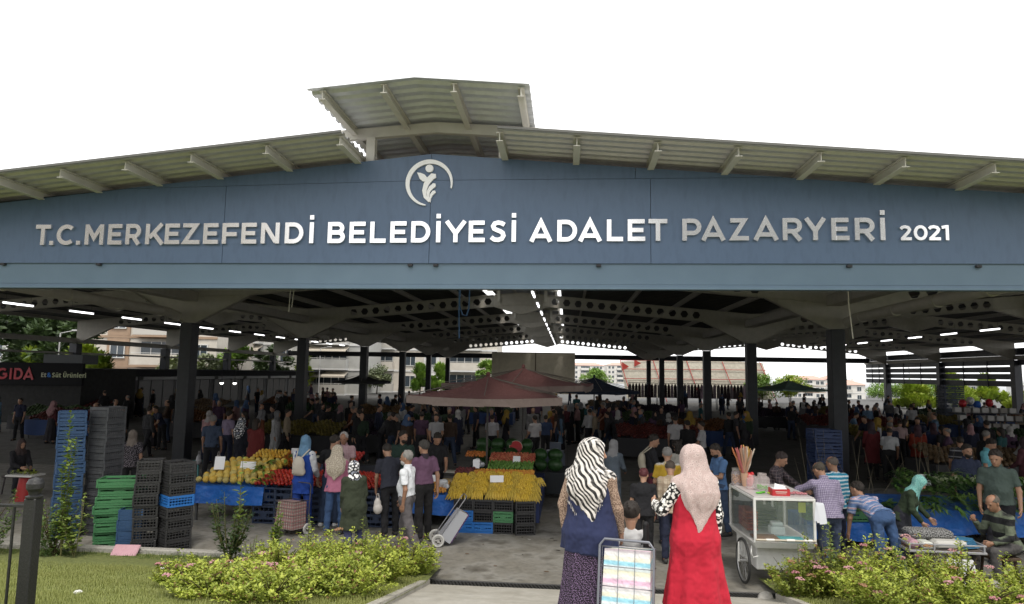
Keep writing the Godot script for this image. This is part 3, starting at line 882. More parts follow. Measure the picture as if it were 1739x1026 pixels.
# A person stands at the origin and faces +z. Keys of s (all optional): h height, w girth, lean, roll, head [yaw, pitch], al/ar arms [forward, out, forearm forward, forearm in],
# ll/lr legs [thigh forward, out, shin back], top/tops sleeve 0-2, hem, coat (hem height as a part of h), skirt, trouser, shoe, scarf, drape, hair (short, bald, bun, long), beard, fine
static func spin(dirn: Vector3, axis: Vector3, deg: float) -> Vector3: return dirn.rotated(axis, deg_to_rad(deg))
static func person_shapes(s: Dictionary) -> Dictionary:
	var h: float = s.get("h", 1.7) / 1.7
	var w: float = s.get("w", 1.0)
	var cell: float = s.get("cell", 0.015)
	var fine: bool = cell < 0.018
	var legs := [s.get("lr", [4, 2, 4]), s.get("ll", [-4, 2, 6])]
	# hips first at the origin, then everything is lifted so that the lower foot stands on the ground
	var hip: Array[Vector3] = []; var knee: Array[Vector3] = []; var ank: Array[Vector3] = []
	var low := 0.0
	for i in 2:
		var sd := -1.0 if i == 0 else 1.0
		var p := Vector3(sd * 0.09 * w, -0.03, 0) * h
		var g: Array = legs[i]
		var td := Vector3(sd * sin(deg_to_rad(g[1])), -cos(deg_to_rad(g[0])), sin(deg_to_rad(g[0]))).normalized()
		var sh := deg_to_rad(g[0] - g[2])
		var sdn := Vector3(sd * sin(deg_to_rad(g[1])) * 0.6, -cos(sh), sin(sh)).normalized()
		hip.append(p); knee.append(p + td * 0.42 * h); ank.append(p + td * 0.42 * h + sdn * 0.40 * h)
		low = minf(low, ank[i].y)
	var up := Vector3(0, 0.075 * h - low + float(s.get("seat", 0.0)), 0)
	for i in 2:
		hip[i] += up; knee[i] += up; ank[i] += up
	var P := up
	var T := Basis(Vector3.UP, deg_to_rad(s.get("twist", 0.0))) * Basis(Vector3.RIGHT, deg_to_rad(s.get("lean", 2.0))) * Basis(Vector3.BACK, deg_to_rad(s.get("roll", 0.0)))
	var F := T.z; var S := T.x; var Uy := T.y
	var at := func(x: float, y: float, z: float) -> Vector3: return P + T * (Vector3(x, y, z) * h)
	var chest: Vector3 = at.call(0, 0.30, 0.0); var waist: Vector3 = at.call(0, 0.12, 0.01); var neckb: Vector3 = at.call(0, 0.475, -0.015)
	var hd: Array = s.get("head", [0, 0])
	var HB := T * Basis(Vector3.RIGHT, deg_to_rad(-s.get("lean", 2.0) * 0.6)) * Basis(Vector3.UP, deg_to_rad(hd[0])) * Basis(Vector3.RIGHT, deg_to_rad(hd[1]))
	var hs: float = h * float(s.get("hs", 1.0))
	var nk: Vector3 = neckb + (Uy * 0.05 + F * 0.008) * h
	var H: Vector3 = nk + HB * Vector3(0, 0.115, 0.018) * hs
	var sho: Array[Vector3] = []; var elb: Array[Vector3] = []; var wri: Array[Vector3] = []; var fdir: Array[Vector3] = []
	for i in 2:
		var sd := -1.0 if i == 0 else 1.0
		var g: Array = s.get("ar", [2, 8, 14, 2]) if i == 0 else s.get("al", [2, 8, 14, 2])
		var p: Vector3 = at.call(sd * (0.158 if s.get("scarf") else 0.170) * (0.5 + 0.5 * w), 0.418, -0.01)
		var G := T if not s.has("lean") or s.lean < 12 or not s.get("hang", true) else T * Basis(Vector3.RIGHT, deg_to_rad(-s.lean))
		var d1 := G * Vector3(sd * sin(deg_to_rad(g[1])), -cos(deg_to_rad(g[1])) * cos(deg_to_rad(g[0])), cos(deg_to_rad(g[1])) * sin(deg_to_rad(g[0])))
		var f2 := deg_to_rad(g[0] + g[2])
		var d2 := G * Vector3(-sd * sin(deg_to_rad(g[3])), -cos(deg_to_rad(g[3])) * cos(f2), cos(deg_to_rad(g[3])) * sin(f2))
		sho.append(p); elb.append(p + d1 * 0.275 * h); wri.append(p + d1 * 0.275 * h + d2 * 0.245 * h); fdir.append(d2)
	var res := {}
	var kf := 0.55
	# ---- the body itself, one continuous figure
	var f := Fld.new(cell)
	f.cap(at.call(0, 0.0, 0), waist, 0.135 * h * w, 0.118 * h * w, 0.05 * h, F, kf)
	f.cap(waist, chest, 0.118 * h * w, 0.142 * h * w, 0.05 * h, F, kf)
	f.cap(sho[0], sho[1], 0.052 * h, 0.052 * h, 0.05 * h)
	f.cap(neckb - Uy * 0.03 * h, nk + HB * Vector3(0, 0.05, 0.0) * hs, 0.056 * h, 0.052 * hs, 0.03 * h)
	for i in 2:
		f.cap(hip[i], knee[i], 0.076 * h * w, 0.05 * h, 0.03 * h)
		f.cap(knee[i], ank[i], 0.05 * h, 0.036 * h, 0.02 * h)
		f.cap(ank[i] + Vector3(0, -0.03, -0.02) * h, ank[i] + Vector3(0, -0.045, 0.12) * h, 0.034 * h, 0.026 * h, 0.02)
		f.cap(sho[i], elb[i], 0.048 * h, 0.038 * h, 0.03 * h)
		f.cap(elb[i], wri[i], 0.038 * h, 0.026 * h, 0.015 * h)
	var fields := [f]
	# head with brow, nose, jaw and ears
	var hc := 0.0055 if fine else 0.011
	if s.get("hero", false): hc = 0.004
	var hf := Fld.new(hc)
	var hp := func(x: float, y: float, z: float) -> Vector3: return H + HB * (Vector3(x, y, z) * hs)
	hf.ell(hp.call(0, 0.025, -0.005), Vector3(0.075, 0.092, 0.097) * hs, HB, 0.02)
	hf.ell(hp.call(0, -0.045, 0.03), Vector3(0.056, 0.068, 0.064) * hs, HB, 0.04)
	hf.cap(hp.call(0, -0.03, -0.01), nk - Uy * 0.01 * h, 0.05 * hs, 0.054 * h, 0.03)
	if fine:
		hf.cap(hp.call(-0.036, 0.022, 0.078), hp.call(0.036, 0.022, 0.078), 0.012 * hs, 0.012 * hs, 0.012)
		for q in [-1.0, 1.0]: hf.cut(hp.call(q * 0.031, 0.002, 0.102), Vector3(0.019, 0.011, 0.016) * hs, HB)
		hf.cap(hp.call(0, 0.012, 0.086), hp.call(0, -0.026, 0.108), 0.009 * hs, 0.013 * hs, 0.01)
		hf.cap(hp.call(-0.02, -0.056, 0.086), hp.call(0.02, -0.056, 0.086), 0.009 * hs, 0.009 * hs, 0.01)
		hf.ell(hp.call(0, -0.092, 0.07), Vector3(0.024, 0.018, 0.018) * hs, HB, 0.02)
		for q in [-1.0, 1.0]:
			hf.ell(hp.call(q * 0.077, -0.008, -0.008), Vector3(0.010, 0.032, 0.018) * hs, HB * Basis(Vector3.UP, q * 0.4), 0.006)
	fields.append(hf)
	# hands: palm, four fingers of their own lengths, thumb from the side of the palm
	for i in 2:
		var sd := -1.0 if i == 0 else 1.0
		var fd := fdir[i]
		var th := (F - fd * F.dot(fd))
		if th.length() < 0.4: th = Uy - fd * Uy.dot(fd)
		th = th.normalized()
		if (s.has("thumb_up")): th = (Vector3.UP - fd * fd.y).normalized()
		var inn := fd.cross(th).normalized()
		if inn.dot(-S * sd) < 0: inn = -inn
		var hb := Basis(th, fd, inn)
		var curl: float = s.get("curl", 22.0)
		var W: Vector3 = wri[i]
		var hh := Fld.new(0.0048 if fine else 0.011)
		hh.cap(W - fd * 0.02 * h, W + fd * 0.02 * h, 0.027 * h, 0.026 * h, 0.015)
		hh.ell(W + fd * 0.055 * h, Vector3(0.04, 0.05, 0.016) * h, hb, 0.015)
		if fine:
			for q in 4:
				var l: float = [0.066, 0.074, 0.068, 0.054][q] * h
				var b0 := W + fd * (0.09 - 0.004 * absf(q - 1.2)) * h + th * (0.029 - 0.0195 * q) * h
				var e1 := (fd * cos(deg_to_rad(curl)) + inn * sin(deg_to_rad(curl)))
				var e2 := (fd * cos(deg_to_rad(curl * 2.6)) + inn * sin(deg_to_rad(curl * 2.6)))
				hh.cap(b0, b0 + e1 * l * 0.55, 0.0092 * h, 0.0082 * h, 0.004)
				hh.cap(b0 + e1 * l * 0.55, b0 + e1 * l * 0.55 + e2 * l * 0.5, 0.0082 * h, 0.007 * h, 0.004)
			var t0 := W + fd * 0.03 * h + th * 0.026 * h
			var t1 := t0 + (fd * 0.75 + th * 0.55 + inn * 0.35).normalized() * 0.045 * h
			hh.cap(t0, t1, 0.0125 * h, 0.010 * h, 0.008)
			hh.cap(t1, t1 + (fd * 0.95 + th * 0.1 + inn * 0.3).normalized() * 0.034 * h, 0.010 * h, 0.0082 * h, 0.004)
		else:
			hh.cap(W + fd * 0.08 * h, W + (fd * 0.15 + inn * 0.03) * h, 0.03 * h, 0.02 * h, 0.01, inn, 1.0)
		fields.append(hh)
	res["body"] = merged(fields)
	# ---- eyes, brows, lips
	if fine:
		var eb := B.new()
		for q in [-1.0, 1.0]: eb.ball(hp.call(q * 0.031, 0.003, 0.0855), Vector3(0.0115, 0.0065, 0.006) * hs, 8, HB)
		res["eye"] = eb
		var lb := B.new()
		lb.ball(hp.call(0, -0.056, 0.0925), Vector3(0.022, 0.0058, 0.005) * hs, 8, HB)
		res["lips"] = lb
	# ---- shoes
	var so := Fld.new(maxf(cell * 0.7, 0.009))
	for i in 2:
		var tw := Basis(Vector3.UP, (-0.14 if i == 0 else 0.14))
		var ay := ank[i]
		var pitch := 0.0
		if ay.y > 0.12 * h + float(s.get("seat", 0.0)): pitch = 0.5
		var B0 := tw * Basis(Vector3.RIGHT, pitch)
		so.cap(ay + B0 * Vector3(0, -0.035, -0.035) * h, ay + B0 * Vector3(0, -0.042, 0.06) * h, 0.042 * h, 0.041 * h, 0.02)
		so.cap(ay + B0 * Vector3(0, -0.042, 0.06) * h, ay + B0 * Vector3(0, -0.05, 0.14) * h, 0.042 * h, 0.03 * h, 0.02)
		if s.get("boot", 0.0) > 0: so.cap(ay + Vector3(0, -0.04, -0.01) * h, ay + Vector3(0, 0.04, -0.01) * h, 0.045 * h, 0.045 * h, 0.02, Vector3.ZERO, 0, 1)
	for i in 2:
		so.cut(ank[i] + Vector3(0, -0.135, 0.04) * h, Vector3(0.2, 0.061, 0.25) * h)
	res["shoes"] = merged([so])
	# ---- trousers
	if s.get("trouser"):
		f = Fld.new(cell)
		var loose: float = s.get("loose", 1.0)
		f.cap(hip[0], hip[1], 0.094 * h * w, 0.094 * h * w, 0.04 * h, F, 0.0)
		f.cap(at.call(0, 0.0, 0), waist, 0.152 * h * w, 0.138 * h * w, 0.03 * h, F, kf, 1)
		for i in 2:
			var ke := ank[i] + (knee[i] - ank[i]).normalized() * (0.0 if not s.get("short_leg", false) else 0.38) * h
			f.cap(hip[i], knee[i], 0.089 * h * w, 0.068 * h * loose, 0.035 * h)
			f.cap(knee[i] + Vector3(0, 0.02, 0), knee[i].lerp(ank[i], 0.5), 0.066 * h * loose, 0.062 * h * loose, 0.025 * h)
			f.cap(knee[i].lerp(ank[i], 0.5), ke, 0.062 * h * loose, 0.058 * h * loose, 0.025 * h, Vector3.ZERO, 0.0, 1)
		res["trousers"] = crumpled(merged([f]), 0.011 * h, 8.0, 6.0, 3)
	# ---- skirt
	if s.get("skirt"):
		f = Fld.new(cell)
		var y1: float = s.get("skirt_to", 0.12)
		var mid := (ank[0] + ank[1]) * 0.5
		f.cap(waist, at.call(0, 0.0, 0), 0.135 * h * w, 0.168 * h * w, 0.03 * h, F, 0.45, 2)
		f.cap(at.call(0, 0.0, 0), Vector3(mid.x, y1, mid.z), 0.168 * h * w, float(s.get("flare", 0.25)) * h * w, 0.04 * h, F, 0.35, 1, 0.085, 9.0)
		res["skirt"] = crumpled(merged([f]), 0.012 * h, 9.0, 1.6, 4)
	# ---- upper garments
	if s.get("top"):
		f = Fld.new(cell)
		var cw := 1.0 + float(s.get("bulk", 0.0))
		var y1: float = s.get("hem", 0.02)
		if s.has("coat"):
			f.cap(chest, waist, 0.163 * h * w * cw, 0.158 * h * w * cw, 0.05 * h, F, 0.42)
			f.cap(waist, at.call(0, -0.06, 0), 0.158 * h * w * cw, 0.2 * h * w * cw, 0.05 * h, F, 0.36)
			f.cap(waist, Vector3(P.x, s.coat, P.z) if s.get("lean", 0.0) < 20 else Vector3(P.x, s.coat, P.z + 0.1), 0.155 * h * w * cw, float(s.get("flare", 0.22)) * h * w, 0.05 * h, F, 0.38, 1, 0.07, 8.0)
		else:
			f.cap(waist, at.call(0, y1, 0), 0.152 * h * w * cw, (0.172 if y1 > 0 else 0.2) * h * w * cw, 0.04 * h, F, kf - 0.1, 1, 0.03, 7.0)
			f.cap(chest, waist, 0.160 * h * w * cw, 0.146 * h * w * cw, 0.05 * h, F, kf - 0.05)
		if s.get("belly", 0.0) > 0: f.ell(at.call(0, 0.16, 0.03), Vector3(0.14, 0.14, 0.105 + s.belly) * h * w, T, 0.06)
		if s.get("bust", 0.0) > 0: f.ell(at.call(0, 0.28, 0.06), Vector3(0.14, 0.09, 0.06 + s.bust) * h * w, T, 0.05)
		f.cap(sho[0], sho[1], 0.061 * h * cw, 0.061 * h * cw, 0.06 * h, F, 0.0)
		f.cap(at.call(0, 0.37, -0.01), at.call(0, 0.47, -0.012), 0.125 * h, 0.066 * h, 0.06 * h, F, 0.25)
		var sl: int = s.get("sleeve", 1)
		if sl > 0:
			for i in 2:
				if sl == 1:
					f.cap(sho[i], sho[i].lerp(elb[i], 0.72), 0.062 * h * cw, 0.066 * h * cw, 0.035 * h, Vector3.ZERO, 0, 1)
				else:
					f.cap(sho[i], elb[i], 0.060 * h * cw, 0.054 * h * cw, 0.035 * h)
					f.cap(elb[i], elb[i].lerp(wri[i], 0.97), 0.054 * h * cw, 0.042 * h * cw, 0.02 * h, Vector3.ZERO, 0, 1)
		res["top"] = crumpled(merged([f]), 0.012 * h, 8.0, 5.0, int(h * 1000.0))
	if s.get("collar"):
		f = Fld.new(maxf(cell * 0.6, 0.008))
		f.cap(at.call(0, 0.462, -0.012), nk + HB * Vector3(0, 0.018, -0.012) * h, 0.074 * h, 0.064 * h, 0.01, Vector3.ZERO, 0, 1)
		f.cut(nk + (F * 0.075 + Uy * 0.01) * h, Vector3(0.03, 0.06, 0.05) * h, T)
		res["collar"] = merged([f])
	if s.get("vest"):   # sleeveless layer over the blouse, long or short
		f = Fld.new(cell)
		f.cap(chest, waist, 0.178 * h * w, 0.174 * h * w, 0.05 * h, F, 0.34)
		f.cap(at.call(-0.10, 0.425, -0.01), at.call(0.10, 0.425, -0.01), 0.069 * h, 0.069 * h, 0.06 * h)
		if s.get("vest_to", 0.0) > 0: f.cap(waist, at.call(0, -0.06, 0), 0.174 * h * w, 0.215 * h * w, 0.05 * h, F, 0.26)
		if s.get("vest_to", 0.0) > 0: f.cap(waist, Vector3(P.x, s.vest_to, P.z), 0.164 * h * w, float(s.get("vest_flare", 0.25)) * h * w, 0.05 * h, F, 0.30, 1, 0.085, 8.0)
		f.cut(at.call(0, 0.52, 0.05), Vector3(0.085, 0.10, 0.09) * h, T)
		res["vest"] = crumpled(merged([f]), 0.016 * h, 7.0, 1.8, 6)
	# ---- sleeves of another cloth
	if s.get("sleeves"):
		f = Fld.new(cell)
		for i in 2:
			f.cap(sho[i], elb[i], 0.068 * h, 0.062 * h, 0.03 * h)
			f.cap(elb[i], elb[i].lerp(wri[i], 0.97), 0.062 * h, 0.046 * h, 0.02 * h, Vector3.ZERO, 0, 1)
		res["sleeves"] = crumpled(merged([f]), 0.010 * h, 10.0, 9.0, 7)
	# ---- headscarf
	if s.get("scarf"):
		f = Fld.new(0.009 if fine else 0.014)
		f.ell(hp.call(0, 0.022, -0.012), Vector3(0.092, 0.112, 0.118) * hs, HB, 0.03)
		f.ell(hp.call(0, -0.06, 0.015), Vector3(0.078, 0.075, 0.085) * hs, HB, 0.05)
		f.cap(hp.call(0, -0.07, -0.01), at.call(0, 0.43, -0.005), 0.085 * h, 0.145 * h, 0.05 * h, F, 0.3, 0, 0.05, 8.0)
		var dr: float = s.get("drape", 0.0)
		if dr > 0:   # cloth falling to a point down the back
			f.cap(hp.call(0, 0.0, -0.05), at.call(0, 0.34, -0.11), 0.105 * h, 0.178 * h, 0.06 * h, F, 1.0, 0, 0.05, 9.0)
			f.cap(at.call(0, 0.34, -0.115), at.call(s.get("point", 0.0), 0.30 - dr, -0.155), 0.176 * h, 0.02 * h, 0.04 * h, F, 2.2, 0, 0.06, 7.0)
			f.cap(sho[0] + Uy * 0.012, sho[1] + Uy * 0.012, 0.068 * h, 0.068 * h, 0.07 * h)
			if s.get("fringe", false):
				var fb := B.new()
				for q in 26:
					var t := absf(q - 12.5) / 12.5
					var p0: Vector3 = at.call(-0.165 + 0.33 * q / 25.0, lerpf(0.30 - dr, 0.26, t) - 0.012, -0.160 + 0.012 * t)
					fb.tube([p0, p0 + Vector3(0.002 * sin(q * 3.0), -0.022, 0.0), p0 + Vector3(0.006 * sin(q * 2.0), -0.045, 0.002)], 0.0028, 4)
				res["fringe"] = fb
		if s.get("tail", false):   # a loose end hanging down the front
			f.cap(hp.call(0.0, -0.10, 0.05), at.call(0.03, 0.1, 0.2), 0.06 * h, 0.045 * h, 0.03 * h, F, 1.4, 1, 0.08, 6.0)
		f.cut(hp.call(0, -0.012, 0.125), Vector3(0.060, 0.084, 0.075) * hs, HB)
		res["headscarf"] = crumpled(merged([f]), 0.010 * h, 12.0, 5.0, 8)
	# ---- hair and beard
	var hair: String = s.get("hair", "")
	if hair:
		f = Fld.new(0.006 if fine else 0.011)
		f.ell(hp.call(0, 0.034, -0.010), Vector3(0.083, 0.096, 0.102) * hs, HB, 0.02)
		if fine and hair != "bald":   # uneven locks
			for q in 34:
				var a := q * 2.39996; var e := 0.15 + 0.8 * float(q % 17) / 17.0
				var dq := Vector3(cos(a) * cos(e * 1.4), sin(e * 1.4), sin(a) * cos(e * 1.4))
				var p0 := Vector3(0, 0.034, -0.010) + dq * Vector3(0.083, 0.096, 0.102)
				f.cap(hp.call(p0.x, p0.y, p0.z), hp.call(p0.x * 1.04 + 0.012 * sin(q * 5.0), p0.y - 0.030, p0.z * 1.05 + 0.010 * cos(q * 3.0)), 0.012 * hs, 0.006 * hs, 0.008)
		if hair == "long": f.cap(hp.call(0, 0.0, -0.06), hp.call(0, -0.14, -0.07), 0.085 * hs, 0.075 * hs, 0.03, HB.z, 0.5)
		if hair == "bun": f.ell(hp.call(0, 0.03, -0.115), Vector3(0.045, 0.045, 0.04) * hs, HB, 0.02)
		if hair == "curly":
			for q in 14: f.ell(hp.call(0.085 * cos(q * 2.4), 0.03 + 0.07 * sin(q * 1.7), -0.03 + 0.07 * sin(q * 2.4)), Vector3(0.035, 0.035, 0.035) * hs, HB, 0.012)
			f.cap(hp.call(0, 0.0, -0.05), hp.call(0, -0.11, -0.05), 0.09 * hs, 0.1 * hs, 0.03, HB.z, 0.5, 0, 0.1, 9.0)
		f.cut(hp.call(0, -0.035, 0.10), Vector3(0.085, 0.105, 0.083) * hs, HB)
		if hair != "long" and hair != "curly": f.slice(hp.call(0, -0.035, -0.06), HB * Vector3(0, -1, 0.75))
		if hair == "bald": f.cut(hp.call(0, 0.10, 0.035), Vector3(0.075, 0.07, 0.105) * hs, HB)
		if hair == "receding": f.cut(hp.call(0, 0.08, 0.085), Vector3(0.07, 0.07, 0.07) * hs, HB)
		res["hair"] = crumpled(merged([f]), 0.006 * h, 40.0, 18.0, 9)
	if s.get("beard", false):
		f = Fld.new(0.006)
		f.ell(hp.call(0, -0.068, 0.036), Vector3(0.060, 0.060, 0.066) * hs, HB, 0.02)
		f.cut(hp.call(0, -0.01, 0.11), Vector3(0.048, 0.052, 0.07) * hs, HB)
		f.slice(hp.call(0, -0.02, 0.0), HB * Vector3(0, 1, 0.0))
		f.slice(hp.call(0, -0.05, 0.005), HB * Vector3(0, 0, -1))
		res["beard"] = merged([f])
	# ---- backpack, strap
	if s.get("pack"):
		f = Fld.new(0.009)
		f.ell(at.call(0, 0.24, -0.19), Vector3(0.115, 0.16, 0.075) * h, T, 0.02)
		f.cap(at.call(-0.06, 0.12, -0.17), at.call(0.06, 0.12, -0.17), 0.07 * h, 0.07 * h, 0.05, F, 0.3)
		res["backpack"] = merged([f])
		f = Fld.new(0.007)
		for q in [-1.0, 1.0]: f.cap(at.call(q * 0.05, 0.37, -0.20), at.call(q * 0.115, 0.51, -0.035), 0.013 * h, 0.013 * h, 0.004)
		res["shoulder_strap"] = merged([f])
	if s.get("strap"):
		f = Fld.new(0.008)
		f.cap(at.call(-0.10, 0.50, -0.05), at.call(0.0, 0.28, -0.135), 0.012 * h, 0.012 * h, 0.004); f.cap(at.call(0.0, 0.28, -0.135), at.call(0.17, 0.0, -0.10), 0.012 * h, 0.012 * h, 0.004)
		res["bag_strap"] = merged([f])
	res["wrist"] = wri; res["fdir"] = fdir
	return res

const GARMENTS := {"body": "skin", "eye": "eye", "lips": "lips", "shoes": "shoe", "trousers": "trouser", "skirt": "skirt", "top": "top", "collar": "collar", "vest": "vest", "sleeves": "sleeves", "headscarf": "scarf", "fringe": "scarf", "hair": "hair_m", "beard": "beard_m", "backpack": "pack", "shoulder_strap": "pack_m", "bag_strap": "strap"}
var specs := []
var shapes := []
func add_person(label: String, at: Vector3, turn: float, s: Dictionary, group := "") -> void:
	s.merge({"label": label, "at": at, "turn": turn, "group": group})
	specs.append(s)
func make_shape(i: int) -> void:
	shapes[i] = person_shapes(specs[i])
func skin(i: int) -> Material:
	var t: Array = [[.42, .24, .16], [.36, .20, .13], [.30, .16, .10], [.46, .28, .20]][i]
	var k := "skin%d" % i
	if not mats.has(k):
		var m := StandardMaterial3D.new()
		m.albedo_color = lin(t[0], t[1], t[2]); m.roughness = 0.55
		m.subsurf_scatter_enabled = true; m.subsurf_scatter_strength = 0.08
		mats[k] = m
	return mats[k]
func dress(o: Node3D, sh: Dictionary, s: Dictionary) -> void:
	for k: String in GARMENTS:
		if not sh.has(k): continue
		var m: Material
		match k:
			"body": m = skin(s.get("tone", 1))
			"eye": m = M(.02, .014, .01, .25)
			"lips": m = M(.30, .10, .08, .5)
			"shoes": m = s.get("shoe", M(.03, .03, .03, .6))
			"hair": m = s.get("hair_m", M(.018, .013, .010, .7))
			"beard": m = s.get("beard_m", s.get("hair_m", M(.018, .013, .010, .7)))
			"shoulder_strap": m = s.get("pack")
			"collar": m = s.collar if s.get("collar") is Material else s.top
			_: m = s[GARMENTS[k]]
		var kind: String = {"top": s.get("garment", "shirt"), "vest": s.get("vest_name", "vest")}.get(k, k)
		part(o, kind, sh[k] if sh[k] is B else net_mesh(sh[k]) if sh[k] is Array else sh[k], m)
func build_people() -> void:
	shapes.resize(specs.size())
	var task := WorkerThreadPool.add_group_task(make_shape, specs.size(), -1, true)
	WorkerThreadPool.wait_for_group_task_completion(task)
	for i in specs.size():
		var s: Dictionary = specs[i]
		var o := thing("person", s.label, "person", s.at, s.turn, s.group)
		dress(o, shapes[i], s)

# ---------------------------------------------------------------- printed and woven cloths
func cellpat(k: String, cols: Array, offs: Array, freq: float, per_m: float, sd := 3, kind := FastNoiseLite.TYPE_CELLULAR) -> StandardMaterial3D:
	if not mats.has(k):
		var f := FastNoiseLite.new()
		f.noise_type = kind; f.frequency = freq; f.seed = sd; f.fractal_octaves = 1 if kind == FastNoiseLite.TYPE_CELLULAR else 2
		f.domain_warp_enabled = true; f.domain_warp_amplitude = 8.0
		var g := Gradient.new()
		g.interpolation_mode = Gradient.GRADIENT_INTERPOLATE_CONSTANT
		g.offsets = PackedFloat32Array(offs); g.colors = PackedColorArray(cols)
		var t := NoiseTexture2D.new()
		t.width = 256; t.height = 256; t.seamless = true; t.noise = f; t.color_ramp = g
		var m := cloth_base()
		m.albedo_texture = t; m.uv1_scale = Vector3.ONE * per_m; m.normal_scale = 0.5; m.uv1_triplanar_sharpness = 6.0
		mats[k] = m
	return mats[k]
func bands(k: String, per_m: float, list: Array) -> StandardMaterial3D:   # horizontal stripes: [upper end of the band 0-1, colour]
	return pattern(k, 128, per_m, func(_u, v):
		for b in list:
			if v < b[0]: return b[1]
		return list[-1][1])
func check(k: String, per_m: float, base: Color, a: Color, b: Color, n := 4.0) -> StandardMaterial3D:
	return pattern(k, 128, per_m, func(u, v):
		var c := base
		if fmod(u * n, 1.0) < 0.42: c = c.lerp(a, 0.55)
		if fmod(v * n, 1.0) < 0.42: c = c.lerp(a, 0.55)
		if fmod(u * n + 0.5, 1.0) < 0.08 or fmod(v * n + 0.5, 1.0) < 0.08: c = c.lerp(b, 0.7)
		return c)

func people() -> void:
	var grey_hair := M(.22, .21, .20, .8)
	var white_hair := M(.38, .37, .36, .8)
	var black := cloth(.010, .010, .012)
	var navy := cloth(.012, .016, .038)
	var denim := cloth(.035, .075, .17)
	var white_shoe := M(.55, .55, .54, .6)
	var zebra := pattern("zebra", 256, 3.3, func(u, v):
		var q := sin(TAU * (6.0 * u + 5.0 * v + 0.30 * sin(TAU * (v + u)) + 0.16 * sin(TAU * (2.0 * v - u))))
		return Color(.70, .66, .62) if q > -0.05 else Color(.012, .011, .012))
	var blouse := cellpat("beige_floral", [Color(.66, .57, .50), Color(.36, .27, .22), Color(.50, .42, .36)], [0.0, 0.42, 0.6], 0.06, 5.0)
	var purple := cellpat("purple_floral", [Color(.46, .38, .50), Color(.085, .05, .105), Color(.14, .09, .16)], [0.0, 0.30, 0.75], 0.055, 6.0, 8)
	var leaf := cellpat("leaf_print", [Color(.92, .91, .89), Color(.92, .91, .89), Color(.05, .05, .055)], [0.0, 0.2, 0.38], 0.03, 4.4, 4)
	var rose := cellpat("rose_scarf", [Color(.56, .50, .49), Color(.74, .67, .65), Color(.69, .61, .59)], [0.0, 0.13, 0.42], 0.04, 3.4, 5)
	var bw := cellpat("black_white_floral", [Color(.93, .93, .94), Color(.08, .08, .12), Color(.55, .57, .63)], [0.0, 0.3, 0.6], 0.02, 3.2, 6)
	var cream := cellpat("cream_scarf", [Color(.80, .76, .68), Color(.60, .55, .48), Color(.70, .65, .60)], [0.0, 0.45, 0.65], 0.035, 4.0, 7, FastNoiseLite.TYPE_SIMPLEX)
	# ---- the two women and the boy on the ramp
	add_person("woman in a zebra striped headscarf and navy waistcoat, seen from behind", V(0.20, slope_y(-6.2), -6.2), 158, {"h": 1.68, "w": 1.17, "cell": 0.011, "hero": true, "head": [-64, 6], "al": [2, 17, 6, 4], "ar": [14, 13, 14, 0], "top": blouse, "sleeve": 2, "hem": 0.07, "garment": "blouse", "vest": cloth(.017, .024, .072), "vest_to": 0.70, "vest_flare": 0.215, "vest_name": "waistcoat", "skirt": purple, "skirt_to": 0.06, "flare": 0.24, "scarf": zebra, "drape": 0.27, "point": -0.07, "fringe": true, "tone": 0, "curl": 12.0})
	add_person("woman in a sleeveless red dress and pale pink headscarf, seen from behind", V(1.10, slope_y(-6.1), -6.1), 200, {"h": 1.63, "w": 1.08, "cell": 0.011, "hero": true, "head": [18, 8], "al": [22, 26, 72, 12], "ar": [-2, 9, 8, 2], "top": leaf, "sleeve": 2, "hem": 0.07, "garment": "blouse", "vest": cloth(.44, .010, .030), "vest_to": 0.28, "vest_flare": 0.28, "vest_name": "dress", "skirt": purple, "skirt_to": 0.06, "flare": 0.21, "scarf": rose, "drape": 0.27, "point": 0.05, "tone": 0, "curl": 25.0})
	add_person("small dark haired boy in a white shirt standing behind the shopping trolley", V(0.58, slope_y(-6.45), -6.45), 176, {"h": 1.06, "w": 1.05, "hs": 1.5, "cell": 0.011, "lean": 4, "head": [-8, 8], "al": [-28, 12, 4, 0], "ar": [-24, 14, 4, 2], "top": cloth(.55, .56, .57), "sleeve": 1, "sleeves": cloth(.012, .013, .018), "hem": -0.06, "trouser": cloth(.02, .02, .025), "hair": "short", "tone": 0})
	# ---- shoppers at the left stall
	add_person("woman in a royal blue tunic and blue headscarf with a cream backpack", V(-4.92, 0, -12.55), 172, {"h": 1.74, "w": 0.98, "head": [8, 10], "al": [25, 8, 60, 10], "ar": [15, 6, 40, 8], "top": cloth(.012, .055, .30), "sleeve": 0, "sleeves": cloth(.60, .62, .65), "coat": 0.66, "flare": 0.20, "garment": "tunic", "trouser": cloth(.014, .05, .26), "loose": 1.1, "scarf": cloth(.12, .23, .36), "pack": cloth(.52, .47, .40), "shoe": M(.05, .05, .06), "tone": 0})
	add_person("man in a black tee shirt with an arm held back to the plaid shopping cart", V(-4.50, 0, -12.9), 165, {"h": 1.72, "w": 1.02, "head": [-20, 10], "al": [-12, 22, 10, 6], "ar": [10, 6, 30, 8], "top": black, "sleeve": 1, "trouser": cloth(.03, .05, .10), "hair": "short", "shoe": white_shoe})
	add_person("woman in a pink blouse, blue jeans and a patterned cream headscarf", V(-4.20, 0, -12.3), 184, {"h": 1.60, "w": 1.04, "head": [6, 14], "al": [25, 8, 55, 12], "ar": [25, 8, 55, 12], "top": cloth(.46, .16, .25), "sleeve": 2, "hem": -0.12, "garment": "blouse", "bulk": 0.06, "trouser": denim, "scarf": cream, "drape": 0.18, "shoe": M(.03, .03, .035), "lr": [3, 3, 3], "ll": [-5, 3, 4], "tone": 0})
